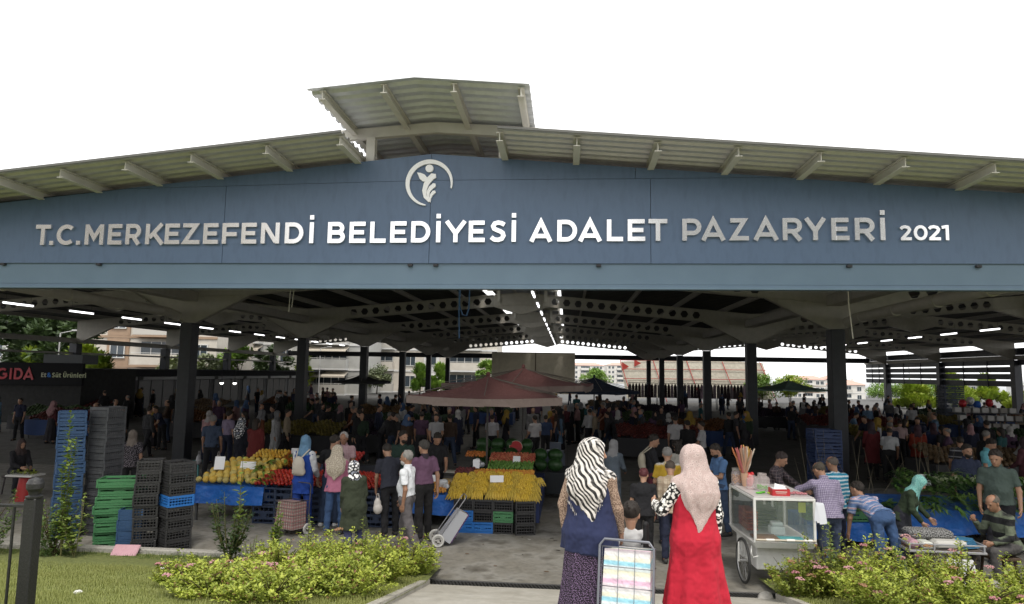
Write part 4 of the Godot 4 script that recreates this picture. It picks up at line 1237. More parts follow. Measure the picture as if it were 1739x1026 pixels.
	add_person("grey haired man in a pale pink shirt behind the tomato stall", V(-4.62, 0, -13.95), 10, {"h": 1.69, "head": [-10, 12], "al": [20, 8, 55, 8], "ar": [20, 8, 55, 8], "top": check("pink_check", 8.0, Color(.45, .30, .32), Color(.35, .20, .24), Color(.55, .5, .5)), "sleeve": 1, "collar": true, "trouser": navy, "hair": "receding", "hair_m": white_hair, "tone": 2})
	add_person("elderly woman in a long olive green coat and black and white headscarf", V(-3.42, 0, -10.95), 215, {"h": 1.50, "w": 1.1, "lean": 9, "head": [20, 6], "al": [6, 8, 26, 4], "ar": [6, 8, 22, 4], "top": cloth(.028, .036, .020), "sleeve": 2, "coat": 0.42, "flare": 0.25, "garment": "coat", "bulk": 0.06, "trouser": cloth(.06, .065, .14), "loose": 1.15, "scarf": bw, "shoe": M(.25, .12, .09), "tone": 0, "curl": 35.0})
	add_person("man in a charcoal tee shirt bending over the tomatoes with a carrier bag", V(-3.18, 0, -12.3), 212, {"h": 1.68, "w": 1.06, "lean": 24, "head": [10, 20], "al": [8, 8, 10, 4], "ar": [30, 6, 40, 8], "top": cloth(.026, .028, .042), "sleeve": 1, "hem": -0.08, "trouser": cloth(.014, .014, .017), "hair": "short", "shoe": M(.03, .03, .03)})
	add_person("bearded young seller in a dark green tee shirt with pale print", V(-3.38, 0, -13.9), 12, {"h": 1.75, "head": [38, 2], "al": [4, 8, 20, 2], "ar": [4, 8, 20, 2], "top": cloth(.014, .034, .026), "sleeve": 1, "trouser": black, "hair": "short", "beard": true})
	add_person("white bearded man in a white polo shirt and grey trousers walking left", V(-2.62, 0, -11.2), 262, {"h": 1.67, "w": 1.1, "head": [0, 0], "al": [-10, 9, 22, 4], "ar": [8, 9, 22, 4], "top": cloth(.66, .68, .72), "sleeve": 1, "collar": true, "belly": 0.03, "trouser": cloth(.105, .095, .10), "loose": 1.15, "hair": "receding", "hair_m": grey_hair, "beard": true, "beard_m": white_hair, "lr": [12, 2, 8], "ll": [-12, 2, 14], "shoe": M(.06, .05, .05), "tone": 2})
	add_person("man in a mauve polo shirt and black trousers pulling a silver trolley", V(-2.52, 0, -12.05), 220, {"h": 1.75, "head": [12, 4], "al": [18, 8, 40, 8], "ar": [-8, 14, 10, 0], "top": cloth(.15, .075, .13), "sleeve": 1, "collar": M(.03, .02, .03), "trouser": cloth(.012, .011, .012), "hair": "short", "hair_m": M(.05, .045, .04)})
	add_person("seller in a black tee shirt behind the apricots, head bowed", V(-2.76, 0, -14.3), 20, {"h": 1.72, "head": [10, 30], "al": [15, 8, 50, 8], "ar": [15, 8, 50, 8], "top": black, "sleeve": 1, "trouser": black, "hair": "short"})
	add_person("man in a striped white shirt sitting behind the produce in the shade", V(-4.1, 0, -21.2), 5, {"h": 1.66, "head": [0, 6], "al": [10, 8, 40, 10], "ar": [10, 8, 40, 10], "top": pattern("pinstripe", 64, 9.0, func(u, _v): return Color(.36, .36, .37) if fmod(u * 4.0, 1.0) < 0.7 else Color(.12, .12, .14)), "sleeve": 1, "collar": true, "trouser": navy, "hair": "short", "cell": 0.018})
	add_person("grey haired man in a blue polo shirt carrying carrier bags in both hands", V(-9.4, 0, -17.5), 188, {"h": 1.72, "w": 1.06, "head": [12, 4], "al": [0, 9, 8, 2], "ar": [4, 12, 10, 0], "top": cloth(.045, .065, .11), "sleeve": 1, "hem": -0.06, "trouser": cloth(.014, .014, .018), "hair": "receding", "hair_m": grey_hair, "tone": 2})
	add_person("woman in a long brick red jacket seen from behind in the shade", V(-8.3, 0, -17.7), 176, {"h": 1.64, "top": cloth(.15, .022, .022), "sleeve": 2, "coat": 0.62, "garment": "jacket", "trouser": black, "hair": "long", "hair_m": M(.03, .02, .014, .7), "al": [20, 8, 50, 8], "ar": [6, 8, 14, 4], "cell": 0.016})
	add_person("woman in a dark coat and flowered headscarf beside the red jacket", V(-9.0, 0, -18.3), 165, {"h": 1.62, "top": cloth(.016, .017, .028), "sleeve": 2, "coat": 0.2, "garment": "coat", "scarf": bw, "drape": 0.16, "trouser": black, "cell": 0.016})
	add_person("person in a lilac shirt standing in the crowd behind the blue polo", V(-10.3, 0, -20.1), 160, {"h": 1.68, "top": cloth(.20, .16, .24), "sleeve": 1, "trouser": navy, "hair": "short", "cell": 0.016})
	add_person("woman in a rose top with a dark bag behind the blue polo", V(-11.2, 0, -20.6), 170, {"h": 1.64, "top": cloth(.32, .18, .19), "sleeve": 2, "trouser": navy, "scarf": cloth(.30, .28, .28), "cell": 0.016})
	add_person("woman in black with a dark headscarf sitting on a low stool by the left crates", V(-12.7, 0, -15.0), 68, {"h": 1.60, "w": 1.05, "lean": 8, "head": [-8, 10], "ll": [80, 10, 84], "lr": [80, 10, 84], "al": [30, 6, 50, 20], "ar": [30, 6, 50, 20], "top": cloth(.014, .013, .017), "sleeve": 2, "hem": -0.05, "trouser": cloth(.014, .014, .02), "loose": 1.3, "scarf": cloth(.045, .03, .03), "cell": 0.014, "garment": "jacket"})
	add_person("woman in a dark patterned top standing behind the tall black crates", V(-9.55, 0, -14.4), 200, {"h": 1.58, "w": 1.06, "top": cellpat("dark_floral", [Color(.50, .47, .50), Color(.08, .08, .10), Color(.14, .13, .16)], [0.0, 0.3, 0.7], 0.045, 4.0, 11), "sleeve": 1, "hem": -0.1, "trouser": cloth(.01, .01, .012), "scarf": cloth(.18, .15, .13), "al": [10, 8, 40, 4], "cell": 0.015})
	# ---- shoppers in the middle
	add_person("woman in a long blue grey coat and grey headscarf walking into the hall", V(0.92, 0, -14.4), 160, {"h": 1.62, "lean": 6, "head": [-12, 10], "al": [10, 8, 20, 4], "ar": [30, 10, 40, 4], "top": cloth(.10, .125, .155), "sleeve": 2, "coat": 0.35, "flare": 0.2, "garment": "coat", "scarf": cloth(.26, .26, .27), "trouser": black})
	add_person("dark haired man in a black jacket turned to the right in the middle aisle", V(1.70, 0, -14.3), 95, {"h": 1.76, "head": [-10, 14], "al": [15, 8, 60, 6], "ar": [20, 8, 60, 6], "top": cloth(.012, .012, .016), "sleeve": 2, "hem": -0.08, "garment": "jacket", "trouser": cloth(.10, .018, .03), "hair": "short", "pack": cloth(.42, .38, .30)})
	add_person("grey haired person in a yellow and white top with a dark bag strap", V(1.78, 0, -12.5), 186, {"h": 1.68, "w": 1.05, "head": [-8, 12], "al": [12, 10, 60, 10], "ar": [12, 10, 40, 10], "top": bands("yellow_white", 0.5, [[0.27, Color(.62, .63, .62)], [0.52, Color(.52, .33, .03)], [0.8, Color(.62, .63, .62)], [1.0, Color(.62, .63, .62)]]), "sleeve": 1, "hem": -0.14, "trouser": navy, "hair": "short", "hair_m": grey_hair, "strap": M(.02, .02, .02)})
	add_person("person in a beige checked shirt standing behind the red dress", V(1.66, 0, -11.3), 176, {"h": 1.60, "head": [0, 30], "lean": 10, "al": [10, 8, 20, 4], "ar": [10, 8, 30, 4], "top": check("beige_check", 9.0, Color(.50, .42, .32), Color(.26, .19, .13), Color(.2, .15, .1), 1.0), "sleeve": 2, "hem": -0.12, "trouser": navy, "hair": "short", "hair_m": M(.06, .045, .035)})
	add_person("short woman with dyed red hair and a black top, seen from behind", V(1.22, 0, -11.3), 176, {"h": 1.46, "w": 1.1, "head": [-14, 10], "top": cloth(.012, .012, .015), "sleeve": 1, "hem": -0.1, "trouser": black, "hair": "short", "hair_m": M(.09, .018, .022, .6), "tone": 0, "cell": 0.013})
	add_person("curly haired woman in an ivory top in the middle crowd", V(2.30, 0, -14.6), 215, {"h": 1.62, "top": cloth(.42, .40, .36), "sleeve": 2, "trouser": navy, "hair": "curly", "head": [0, 10], "al": [10, 8, 50, 8]})
	add_person("bearded man in a light blue tee shirt and jeans looking down at his hands", V(2.86, 0, -13.3), 285, {"h": 1.71, "head": [0, 26], "al": [20, 8, 75, 20], "ar": [20, 8, 75, 20], "top": cloth(.085, .17, .34), "sleeve": 1, "hem": -0.08, "trouser": cloth(.04, .065, .12), "hair": "short", "beard": true})
	add_person("man in a white tee shirt seen from behind deep in the middle aisle", V(3.35, 0, -21.8), 180, {"h": 1.72, "top": cloth(.42, .41, .42), "sleeve": 1, "trouser": black, "hair": "short", "cell": 0.018})
	add_person("man in a grey white tee shirt facing left deep in the middle aisle", V(3.75, 0, -19.6), 250, {"h": 1.71, "top": cloth(.42, .42, .44), "sleeve": 1, "trouser": navy, "hair": "short", "cell": 0.018, "al": [20, 8, 50, 4]})
	add_person("person in black standing between the two white tee shirts", V(3.52, 0, -20.6), 190, {"h": 1.66, "top": black, "sleeve": 2, "trouser": black, "hair": "short", "cell": 0.018})
	add_person("sweet seller in a dark checked shirt reaching over the candy cart", V(3.55, 0, -12.4), 60, {"h": 1.70, "lean": 12, "head": [0, 20], "ar": [45, 10, 30, 10], "al": [60, 5, 15, 5], "hang": false, "top": check("dark_check", 9.0, Color(.05, .03, .035), Color(.02, .02, .03), Color(.3, .25, .25), 2.0), "sleeve": 2, "trouser": black, "hair": "short", "hair_m": M(.03, .02, .018, .7)})
	# ---- round the candy cart and the greens stall
	add_person("balding man in a small check purple shirt reaching across the candy cart", V(3.95, 0, -10.9), 192, {"h": 1.70, "w": 1.12, "lean": 14, "head": [18, 24], "al": [72, 30, 6, 0], "ar": [2, 8, 22, 6], "hang": false, "top": check("purple_check", 10.0, Color(.30, .26, .38), Color(.07, .05, .12), Color(.5, .47, .55), 4.0), "sleeve": 2, "hem": -0.1, "collar": true, "trouser": cloth(.04, .055, .095), "hair": "bald", "hair_m": M(.05, .04, .03, .8), "tone": 2})
	add_person("balding man in a turquoise striped polo shirt behind the purple check shirt", V(4.45, 0, -11.95), 196, {"h": 1.66, "w": 1.08, "head": [22, 10], "top": bands("turq_stripes", 16.0, [[0.6, Color(.02, .22, .36)], [1.0, Color(.60, .66, .68)]]), "sleeve": 2, "hem": -0.1, "trouser": navy, "hair": "bald", "hair_m": M(.10, .08, .07, .8), "tone": 2})
	add_person("man in a striped blue polo shirt and jeans bending down to the ground", V(4.72, 0, -10.9), 195, {"h": 1.70, "w": 1.08, "lean": 68, "head": [24, -10], "al": [6, 12, 8, 2], "ar": [4, 14, 6, 2], "top": bands("blue_stripes", 7.0, [[0.3, Color(.10, .17, .33)], [0.36, Color(.60, .56, .60)], [0.42, Color(.30, .05, .10)], [0.48, Color(.60, .56, .60)], [0.72, Color(.10, .17, .33)], [0.78, Color(.55, .52, .58)], [0.84, Color(.10, .17, .33)], [0.88, Color(.42, .36, .46)], [1.0, Color(.10, .17, .33)]]), "sleeve": 1, "hem": -0.02, "trouser": denim, "hair": "short", "lr": [-16, 6, 2], "ll": [-16, 6, 2], "tone": 1})
	add_person("woman in a green jumper and pale turquoise headscarf leaning over the hand cart", V(5.3, 0, -11.55), 60, {"h": 1.52, "w": 1.14, "lean": 26, "head": [-6, 24], "al": [42, 8, 26, 0], "ar": [30, 10, 30, 10], "hang": false, "bust": 0.04, "top": cloth(.026, .042, .020), "sleeve": 2, "hem": -0.1, "garment": "jumper", "trouser": cloth(.02, .02, .03), "skirt": cloth(.02, .022, .03), "skirt_to": 0.1, "scarf": cellpat("turquoise_scarf", [Color(.55, .75, .72), Color(.36, .62, .61), Color(.44, .68, .66)], [0.0, 0.5, 0.62], 0.04, 4.0, 12, FastNoiseLite.TYPE_SIMPLEX), "tail": true, "tone": 0})
	add_person("bearded man in a navy polo shirt and jeans standing behind the greens", V(7.62, 0, -13.9), 350, {"h": 1.74, "head": [12, 4], "al": [2, 12, 10, 0], "ar": [2, 12, 12, 0], "top": cloth(.022, .030, .062), "sleeve": 1, "collar": true, "hem": -0.04, "trouser": cloth(.05, .08, .15), "hair": "short", "beard": true, "tone": 1})
	add_person("stocky man in a grey green polo shirt at the greens stall", V(7.05, 0, -12.0), 332, {"h": 1.84, "w": 1.12, "head": [-16, 14], "al": [4, 16, 16, 0], "ar": [2, 12, 10, 0], "top": cloth(.060, .085, .075), "sleeve": 1, "collar": true, "belly": 0.02, "hem": -0.04, "trouser": cloth(.02, .02, .026), "hair": "short", "tone": 1, "cell": 0.013})
	add_person("man in a turquoise polo shirt with bowed head behind the greens stall", V(9.15, 0, -15.9), 40, {"h": 1.72, "head": [10, 26], "top": cloth(.12, .36, .42), "sleeve": 1, "collar": true, "hem": -0.06, "trouser": cloth(.014, .014, .018), "hair": "short", "al": [10, 8, 50, 8], "ar": [10, 8, 30, 8]})
	add_person("seated old man in a green and black striped jumper with his hand at his chin", V(6.42, 0, -10.75), 282, {"h": 1.66, "w": 1.12, "lean": 20, "head": [6, 14], "seat": 0.0, "ll": [82, 10, 88], "lr": [76, 12, 80], "ar": [44, 6, 112, 12], "al": [30, 8, 60, 16], "hang": false, "top": bands("green_stripes", 4.6, [[0.5, Color(.13, .15, .105)], [0.92, Color(.014, .015, .017)], [1.0, Color(.13, .15, .105)]]), "sleeve": 2, "hem": -0.08, "garment": "jumper", "trouser": cloth(.075, .07, .07), "hair": "bald", "hair_m": M(.10, .085, .07, .8), "tone": 2, "cell": 0.013, "curl": 50.0})
	# ---- dimmer figures on the right
	for d in [["woman in a dark red coat seen from behind by the right hand column", 8.9, -21.0, 170, "coat", [.11, .014, .018]], ["woman in a white blouse and grey skirt stooping at a right hand stall", 9.1, -20.4, 150, "lean", [.45, .46, .48]], ["person in a pale pink top leaning on a right hand stall", 11.2, -24.3, 150, "lean", [.42, .30, .30]], ["woman in an orange red tunic among the right hand stalls", 10.2, -21.0, 160, "long", [.22, .03, .014]], ["tall person in navy blue among the right hand stalls", 11.2, -22.1, 170, "coat", [.018, .028, .075]], ["person in a dark striped jumper behind the navy polo shirt", 9.2, -17.0, 165, "stripe", [.1, .1, .1]], ["woman in a maroon flowered cardigan behind the grey green polo shirt", 10.6, -16.9, 200, "coat", [.07, .02, .028]], ["man in a white shirt seen from behind under the maroon parasol", -2.5, -22.6, 178, "man", [.42, .41, .43]], ["man in a pale shirt with a shoulder bag right of the maroon parasol pole", -1.05, -22.1, 215, "man", [.40, .39, .40]], ["man in blue beyond the watermelon barrel", -0.75, -23.4, 185, "man", [.03, .05, .11]]]:
		var c: Array = d[5]
		var m := cloth(c[0], c[1], c[2]) if d[4] != "stripe" else bands("dark_stripes", 7.0, [[0.8, Color(.02, .02, .026)], [1.0, Color(.22, .22, .24)]])
		var s := {"h": 1.62 + 0.01 * (int(d[1] * 10.0) % 10), "top": m, "sleeve": 2 if d[4] in ["coat", "long"] else 1, "trouser": black, "cell": 0.018, "al": [15, 8, 40, 6], "ar": [8, 8, 20, 4]}
		if d[4] in ["coat", "long"]: s.merge({"coat": 0.5 if d[4] == "coat" else 0.7, "scarf": cloth(.03 + c[1], .03, .04)}, true)
		else: s.hair = "short"
		if d[4] == "lean": s.merge({"lean": 32, "head": [0, 10]}, true)
		add_person(d[0], V(d[1], 0, d[2]), d[3], s)
	build_people()
	crowd()

# ---------------------------------------------------------------- the crowd deep in the hall: a few figures, dressed differently
func crowd() -> void:
	var kinds := [
		{"h": 1.72, "top": 1, "sleeve": 1, "trouser": 1, "hair": "short"},
		{"h": 1.70, "w": 1.1, "top": 1, "sleeve": 2, "trouser": 1, "hair": "bald", "belly": 0.02, "al": [20, 8, 50, 8], "garment": "jacket"},
		{"h": 1.60, "w": 1.08, "top": 1, "sleeve": 2, "coat": 0.35, "scarf": 1, "trouser": 1, "garment": "coat", "al": [10, 8, 40, 6]},
		{"h": 1.62, "top": 1, "sleeve": 2, "skirt": 1, "scarf": 1, "drape": 0.15, "garment": "blouse"},
		{"h": 1.64, "top": 1, "sleeve": 1, "trouser": 1, "hair": "long"},
		{"h": 1.70, "lean": 30, "top": 1, "sleeve": 1, "trouser": 1, "hair": "short", "al": [20, 8, 30, 4], "ar": [20, 8, 30, 4]},
		{"h": 1.68, "top": 1, "sleeve": 2, "trouser": 1, "hair": "short", "ll": [18, 2, 6], "lr": [-16, 2, 14], "garment": "jumper"}]
	var shp := []
	shp.resize(kinds.size())
	for k in kinds: k.cell = 0.022
	var job := func(i): shp[i] = person_shapes(kinds[i])
	WorkerThreadPool.wait_for_group_task_completion(WorkerThreadPool.add_group_task(job, kinds.size(), -1, true))
	for sh: Dictionary in shp:
		for k in sh.keys():
			if sh[k] is Array and sh[k].size() == 3 and sh[k][0] is PackedVector3Array: sh[k] = net_mesh(sh[k])
	var colours := [["black", .012, .012, .014], ["navy", .016, .02, .045], ["charcoal", .035, .035, .04], ["brown", .05, .03, .02], ["dark green", .018, .035, .02], ["maroon", .07, .014, .02], ["grey", .13, .13, .135], ["white", .40, .40, .41], ["sky blue", .10, .17, .26], ["plum", .06, .03, .06], ["beige", .26, .21, .15], ["dusty pink", .26, .15, .15], ["teal", .02, .08, .085], ["rust", .13, .04, .016]]
	var scarves := [["white", .40, .39, .38], ["black", .015, .015, .017], ["blue", .05, .09, .18], ["rose", .30, .17, .18], ["mustard", .26, .17, .03], ["grey", .16, .16, .17]]
	var bays := [[-26.0, -13.5, "left aisle"], [-11.4, -3.5, "left nave"], [-3.2, 6.6, "right nave"], [9.4, 18.0, "right aisle"], [18.5, 28.5, "far right"]]
	var seen_labels := {}
	var r := RandomNumberGenerator.new(); r.seed = 31
	for i in 330:
		var bay: Array = bays[i % 5]
		var z := -19.5 - 46.0 * pow(r.randf(), 0.9) if i < 70 else -24.0 - 20.0 * r.randf() if i < 215 else -17.5 - 9.0 * r.randf()
		if i % 5 == 2: z = minf(z, -26.0)
		if i % 5 == 1: z = minf(z, -21.5)
		var x := r.randf_range(bay[0], bay[1])
		if x < -13.5 and z > -21.5: continue
		var ki := r.randi() % kinds.size()
		var k: Dictionary = kinds[ki].duplicate()
		var c: Array = colours[[0, 1, 2, 0, 3, 4, 5, 6, 1, 7, 8, 9, 10, 11, 12, 13, 2, 0, 0, 1, 2, 3, 0, 1, 2, 9][r.randi() % 26]]
		var sc: Array = scarves[r.randi() % 6]
		var who := "%s in a %s %s" % ["woman" if k.has("scarf") or k.hair == "long" else "man", c[0], k.get("garment", "shirt")]
		if k.has("scarf"): who += " and %s headscarf" % sc[0]
		elif k.hair == "bald": who += " with a bald head"
		if ki == 5: who += " bending over a stall"
		var label := "%s, %s, %s" % [who, bay[2] if r.randf() < 2.0 else "", "near" if z > -26 else "near the middle" if z > -33 else "halfway" if z > -41 else "far back"]
		if seen_labels.has(label):
			if label.split(" ").size() > 13: continue
			label += ", by a stall"
			if seen_labels.has(label): continue
		seen_labels[label] = true
		k.top = cloth(c[1], c[2], c[3]); k.trouser = cloth(.014, .014, .018) if r.randf() < 0.6 else cloth(.03, .045, .085); k.skirt = cloth(.02, .018, .024); k.scarf = cloth(sc[1], sc[2], sc[3])
		k.hair_m = M(.02, .015, .012, .7) if r.randf() < 0.75 else M(.16, .15, .14, .8)
		var o := thing("person", label, "person", V(x, 0, z), r.randf() * 360.0)
		var f := 0.95 + 0.1 * r.randf()
		o.scale = Vector3(f, f, f)
		dress(o, shp[ki], k)

# ---------------------------------------------------------------- stalls
const ORD := ["topmost", "second from the top", "third from the top", "fourth from the top", "fifth from the top", "sixth from the top", "seventh from the top", "eighth from the top", "ninth from the top", "tenth from the top", "eleventh from the top", "twelfth from the top", "thirteenth from the top", "fourteenth from the top", "fifteenth from the top", "sixteenth from the top", "seventeenth from the top", "eighteenth from the top", "nineteenth from the top"]
var crate_cache := {}
func crate(w: float, d: float, h: float, style: int) -> Mesh:   # slatted plastic crate; style 0 grid, 1 wide slots, 2 tray with corner posts
	var key := "%.2f,%.2f,%.2f,%d" % [w, d, h, style]
	if crate_cache.has(key): return crate_cache[key]
	var g := B.new()
	var t := 0.014
	g.box(V(0, 0.012, 0), V(w - .03, 0.012, d - .03))
	for side in 4:
		var l := w if side % 2 == 0 else d
		var r := Basis(Vector3.UP, side * PI / 2)
		var off := (d if side % 2 == 0 else w) / 2 - t / 2
		var rails := [[0.015, 0.03], [h - 0.02, 0.036]]
		if style == 0: rails += [[h * 0.36, 0.014], [h * 0.62, 0.014]]
		elif style == 1: rails += [[h * 0.30, 0.05], [h * 0.62, 0.05]]
		else: rails += [[h * 0.4, h * 0.3]]
		for q in rails: g.box(r * V(0, q[0], off), V(l - 0.004, q[1], t), r)
		var k := int(l / (0.05 if style == 0 else 0.09 if style == 1 else 0.24))
		for i in k + 1:
			g.box(r * V(lerpf(-l / 2 + .012, l / 2 - .012, float(i) / k), h / 2, off), V(0.024 if i in [0, k] else 0.011, h - 0.008, t - 0.003), r)
		g.cham(r * V(l / 2 - .01, h / 2, off), V(0.036, h - 0.002, 0.026), 0.005, r)
		if style != 0: g.box(r * V(0, h * 0.5, off + .006), V(l * 0.28, h * 0.3, 0.004), r)
	crate_cache[key] = g.mesh()
	return crate_cache[key]
func stack(at: Vector3, turn: float, count: int, size: Vector3, style: int, mat: Material, word: String, where: String, group: String, jitter := 1.0, odd := {}) -> void:
	for i in count:
		var k := count - 1 - i
		var lab := "%s crate, %s in the %s" % [word, ORD[k] if k > 0 else "topmost", where]
		var m := mat
		if odd.has(i):
			m = odd[i][0]; lab = "%s crate set %s in the %s" % [odd[i][1], ORD[k], where]
		whole("plastic_crate", crate(size.x, size.z, size.y, style), m, lab, "crate", at + V(rng.randf_range(-.012, .012) * jitter, i * (size.y + 0.002), rng.randf_range(-.012, .012) * jitter), turn + rng.randf_range(-2.0, 2.0) * jitter, group)
var fruit_count := {}
# fruit heaped on a sloping bed, layer on layer; the front-most are things of their own, past the limit one heap
func heap(called: String, label: String, cat: String, meshes: Array, ms: Array, x0: float, x1: float, z0: float, z1: float, y0: float, y1: float, r: float, limit: int, crown := 0.0, skew := 0.0) -> void:
	var nx := int((x1 - x0) / (2.0 * r)); var nz := int(absf(z1 - z0) / (1.72 * r))
	var rest := []
	var n := 0
	for j in nz:
		var t := (j + 0.5) / nz
		for i in nx:
			var u := (i + 0.5 + (0.5 if j % 2 else 0.0)) / (nx + 0.5)
			var y := lerpf(y0, y1, t) + crown * (1.0 - pow(absf(2.0 * u - 1.0), 2.0)) * sin(PI * minf(1.0, t * 1.2)) + r + rng.randf_range(-.12, .2) * r
			var at := V(lerpf(x0, x1, u) + rng.randf_range(-.2, .2) * r + skew * t, y, lerpf(z0, z1, t) + rng.randf_range(-.2, .2) * r)
			var b := Basis.from_euler(Vector3(rng.randf_range(-.7, .7), rng.randf() * TAU, rng.randf_range(-.7, .7))).scaled(Vector3.ONE * rng.randf_range(.8, 1.14))
			if n < limit:
				var o := whole(called, meshes[n % meshes.size()], ms[rng.randi() % ms.size()], label, cat, at, 0, called + " heap")
				o.transform = Transform3D(b, at)
			else: rest.append(Transform3D(b, at))
			n += 1
	if rest.size():
		var o := scatter(self, called + "_heap", meshes[0], ms[0], rest)
		tag(o, label + ", the rest of the heap", cat)
func round_fruit(r: float, sq := 0.92, seg := 10) -> Mesh:
	var g := B.new(); g.ball(Vector3.ZERO, V(r, r * sq, r), seg)
	return g.mesh()
func drape(x0: float, x1: float, z0: float, z1: float, y: float, drop: float, folds := 9.0) -> B:   # cloth over a table top, hanging in folds
	var g := B.new()
	g.quad(V(x0, y, z1), V(x1, y, z1), V(x1, y, z0), V(x0, y, z0))
	var n := int((x1 - x0) / 0.04)
	var wav := func(x: float, t: float) -> Vector3: return V(x, y - drop * t * (1.0 + 0.04 * sin(x * 5.0)), z0 + 0.012 + 0.035 * t * sin(x * folds + 1.3 * sin(x * 3.1)) + 0.02 * t)
	for i in n:
		var xa := lerpf(x0, x1, float(i) / n); var xb := lerpf(x0, x1, float(i + 1) / n)
		for k in 3:
			g.quad(wav.call(xa, (k + 1) / 3.0), wav.call(xa, k / 3.0), wav.call(xb, k / 3.0), wav.call(xb, (k + 1) / 3.0))
	for s in [x0, x1]: g.quad(V(s, y, z0), V(s, y, z1), V(s, y - drop, z1), V(s, y - drop, z0))
	return g
func table(called: String, label: String, x0: float, x1: float, z0: float, z1: float, y: float, drop: float, m: Material) -> Node3D:
	var o := thing(called, label, "table", V((x0 + x1) / 2, 0, (z0 + z1) / 2))
	var w := x1 - x0; var d := absf(z1 - z0)
	var g := B.new(); g.cham(V(0, y - .02, 0), V(w, .03, d), .005); part(o, "top", g, M(.2, .15, .1))
	var lg := B.new(); lg.box(V(0, (y - .035) / 2, 0), V(.04, y - .035, .04))
	for q in [[-1, -1], [1, -1], [1, 1], [-1, 1]]: part(o, "leg", lg, M(.1, .1, .1, .5, .5)).position = V(q[0] * (w / 2 - .08), 0, q[1] * (d / 2 - .08))
	part(o, "cloth", drape(-w / 2 - .02, w / 2 + .02, d / 2 + .02, -d / 2 - .02, y + .002, drop), m)
	return o
func price_card(at: Vector3, turn: float, w: float, h: float, label: String) -> void:
	var o := thing("price_card", label, "sign", at, turn)
	var g := B.new(); g.cham(V(0, h / 2, 0), V(w, h, .006), .002, Basis(Vector3.RIGHT, -.25)); part(o, "card", g, M(.75, .76, .78, .5))
	g = B.new()
	for i in 3: g.ribbon([Vector2(-w * .3, h * (.72 - .2 * i)), Vector2(-w * .1, h * (.76 - .2 * i)), Vector2(w * .1, h * (.7 - .2 * i)), Vector2(w * (.3 - .12 * i), h * (.74 - .2 * i))], .006, 0, .001)
	part(o, "scribble", g, M(.05, .05, .08)).transform = Transform3D(Basis(Vector3.RIGHT, -.25), V(0, 0, .004))
func banana_hand() -> B:
	var g := B.new()
	for i in 7:
		var a := (i - 3.0) * 0.155
		var pts := []; var rr := []
		for k in 7:
			var t := k / 6.0
			pts.append(V(sin(a) * (.025 + .20 * t), .045 * sin(PI * t) - .075 * t * t + (.022 if i % 2 else 0.0), cos(a) * .20 * t)); rr.append([.007, .015, .019, .020, .019, .014, .006][k])
		g.tube(pts, rr, 7)
	return g
func leaves_bunch(n: int, l: float, w: float, spread: float, sd: int) -> B:
	var g := B.new()
	var r := RandomNumberGenerator.new(); r.seed = sd
	for i in n:
		var a := r.randf_range(-spread, spread)
		var up := r.randf_range(-.15, .4)
		var d := V(sin(a), up, cos(a)).normalized()
		var s := d.cross(Vector3.UP).normalized() * w * r.randf_range(.6, 1.2)
		var p := V(r.randf_range(-.05, .05), r.randf_range(-.02, .05), 0)
		var m := p + d * l * .55 + V(0, .02, 0)
		var e := p + d * l * r.randf_range(.85, 1.1) - V(0, .05, 0)
		g.quad(p - s * .4, m - s, m + s, p + s * .4); g.tri(m - s, e, m + s)
	return g

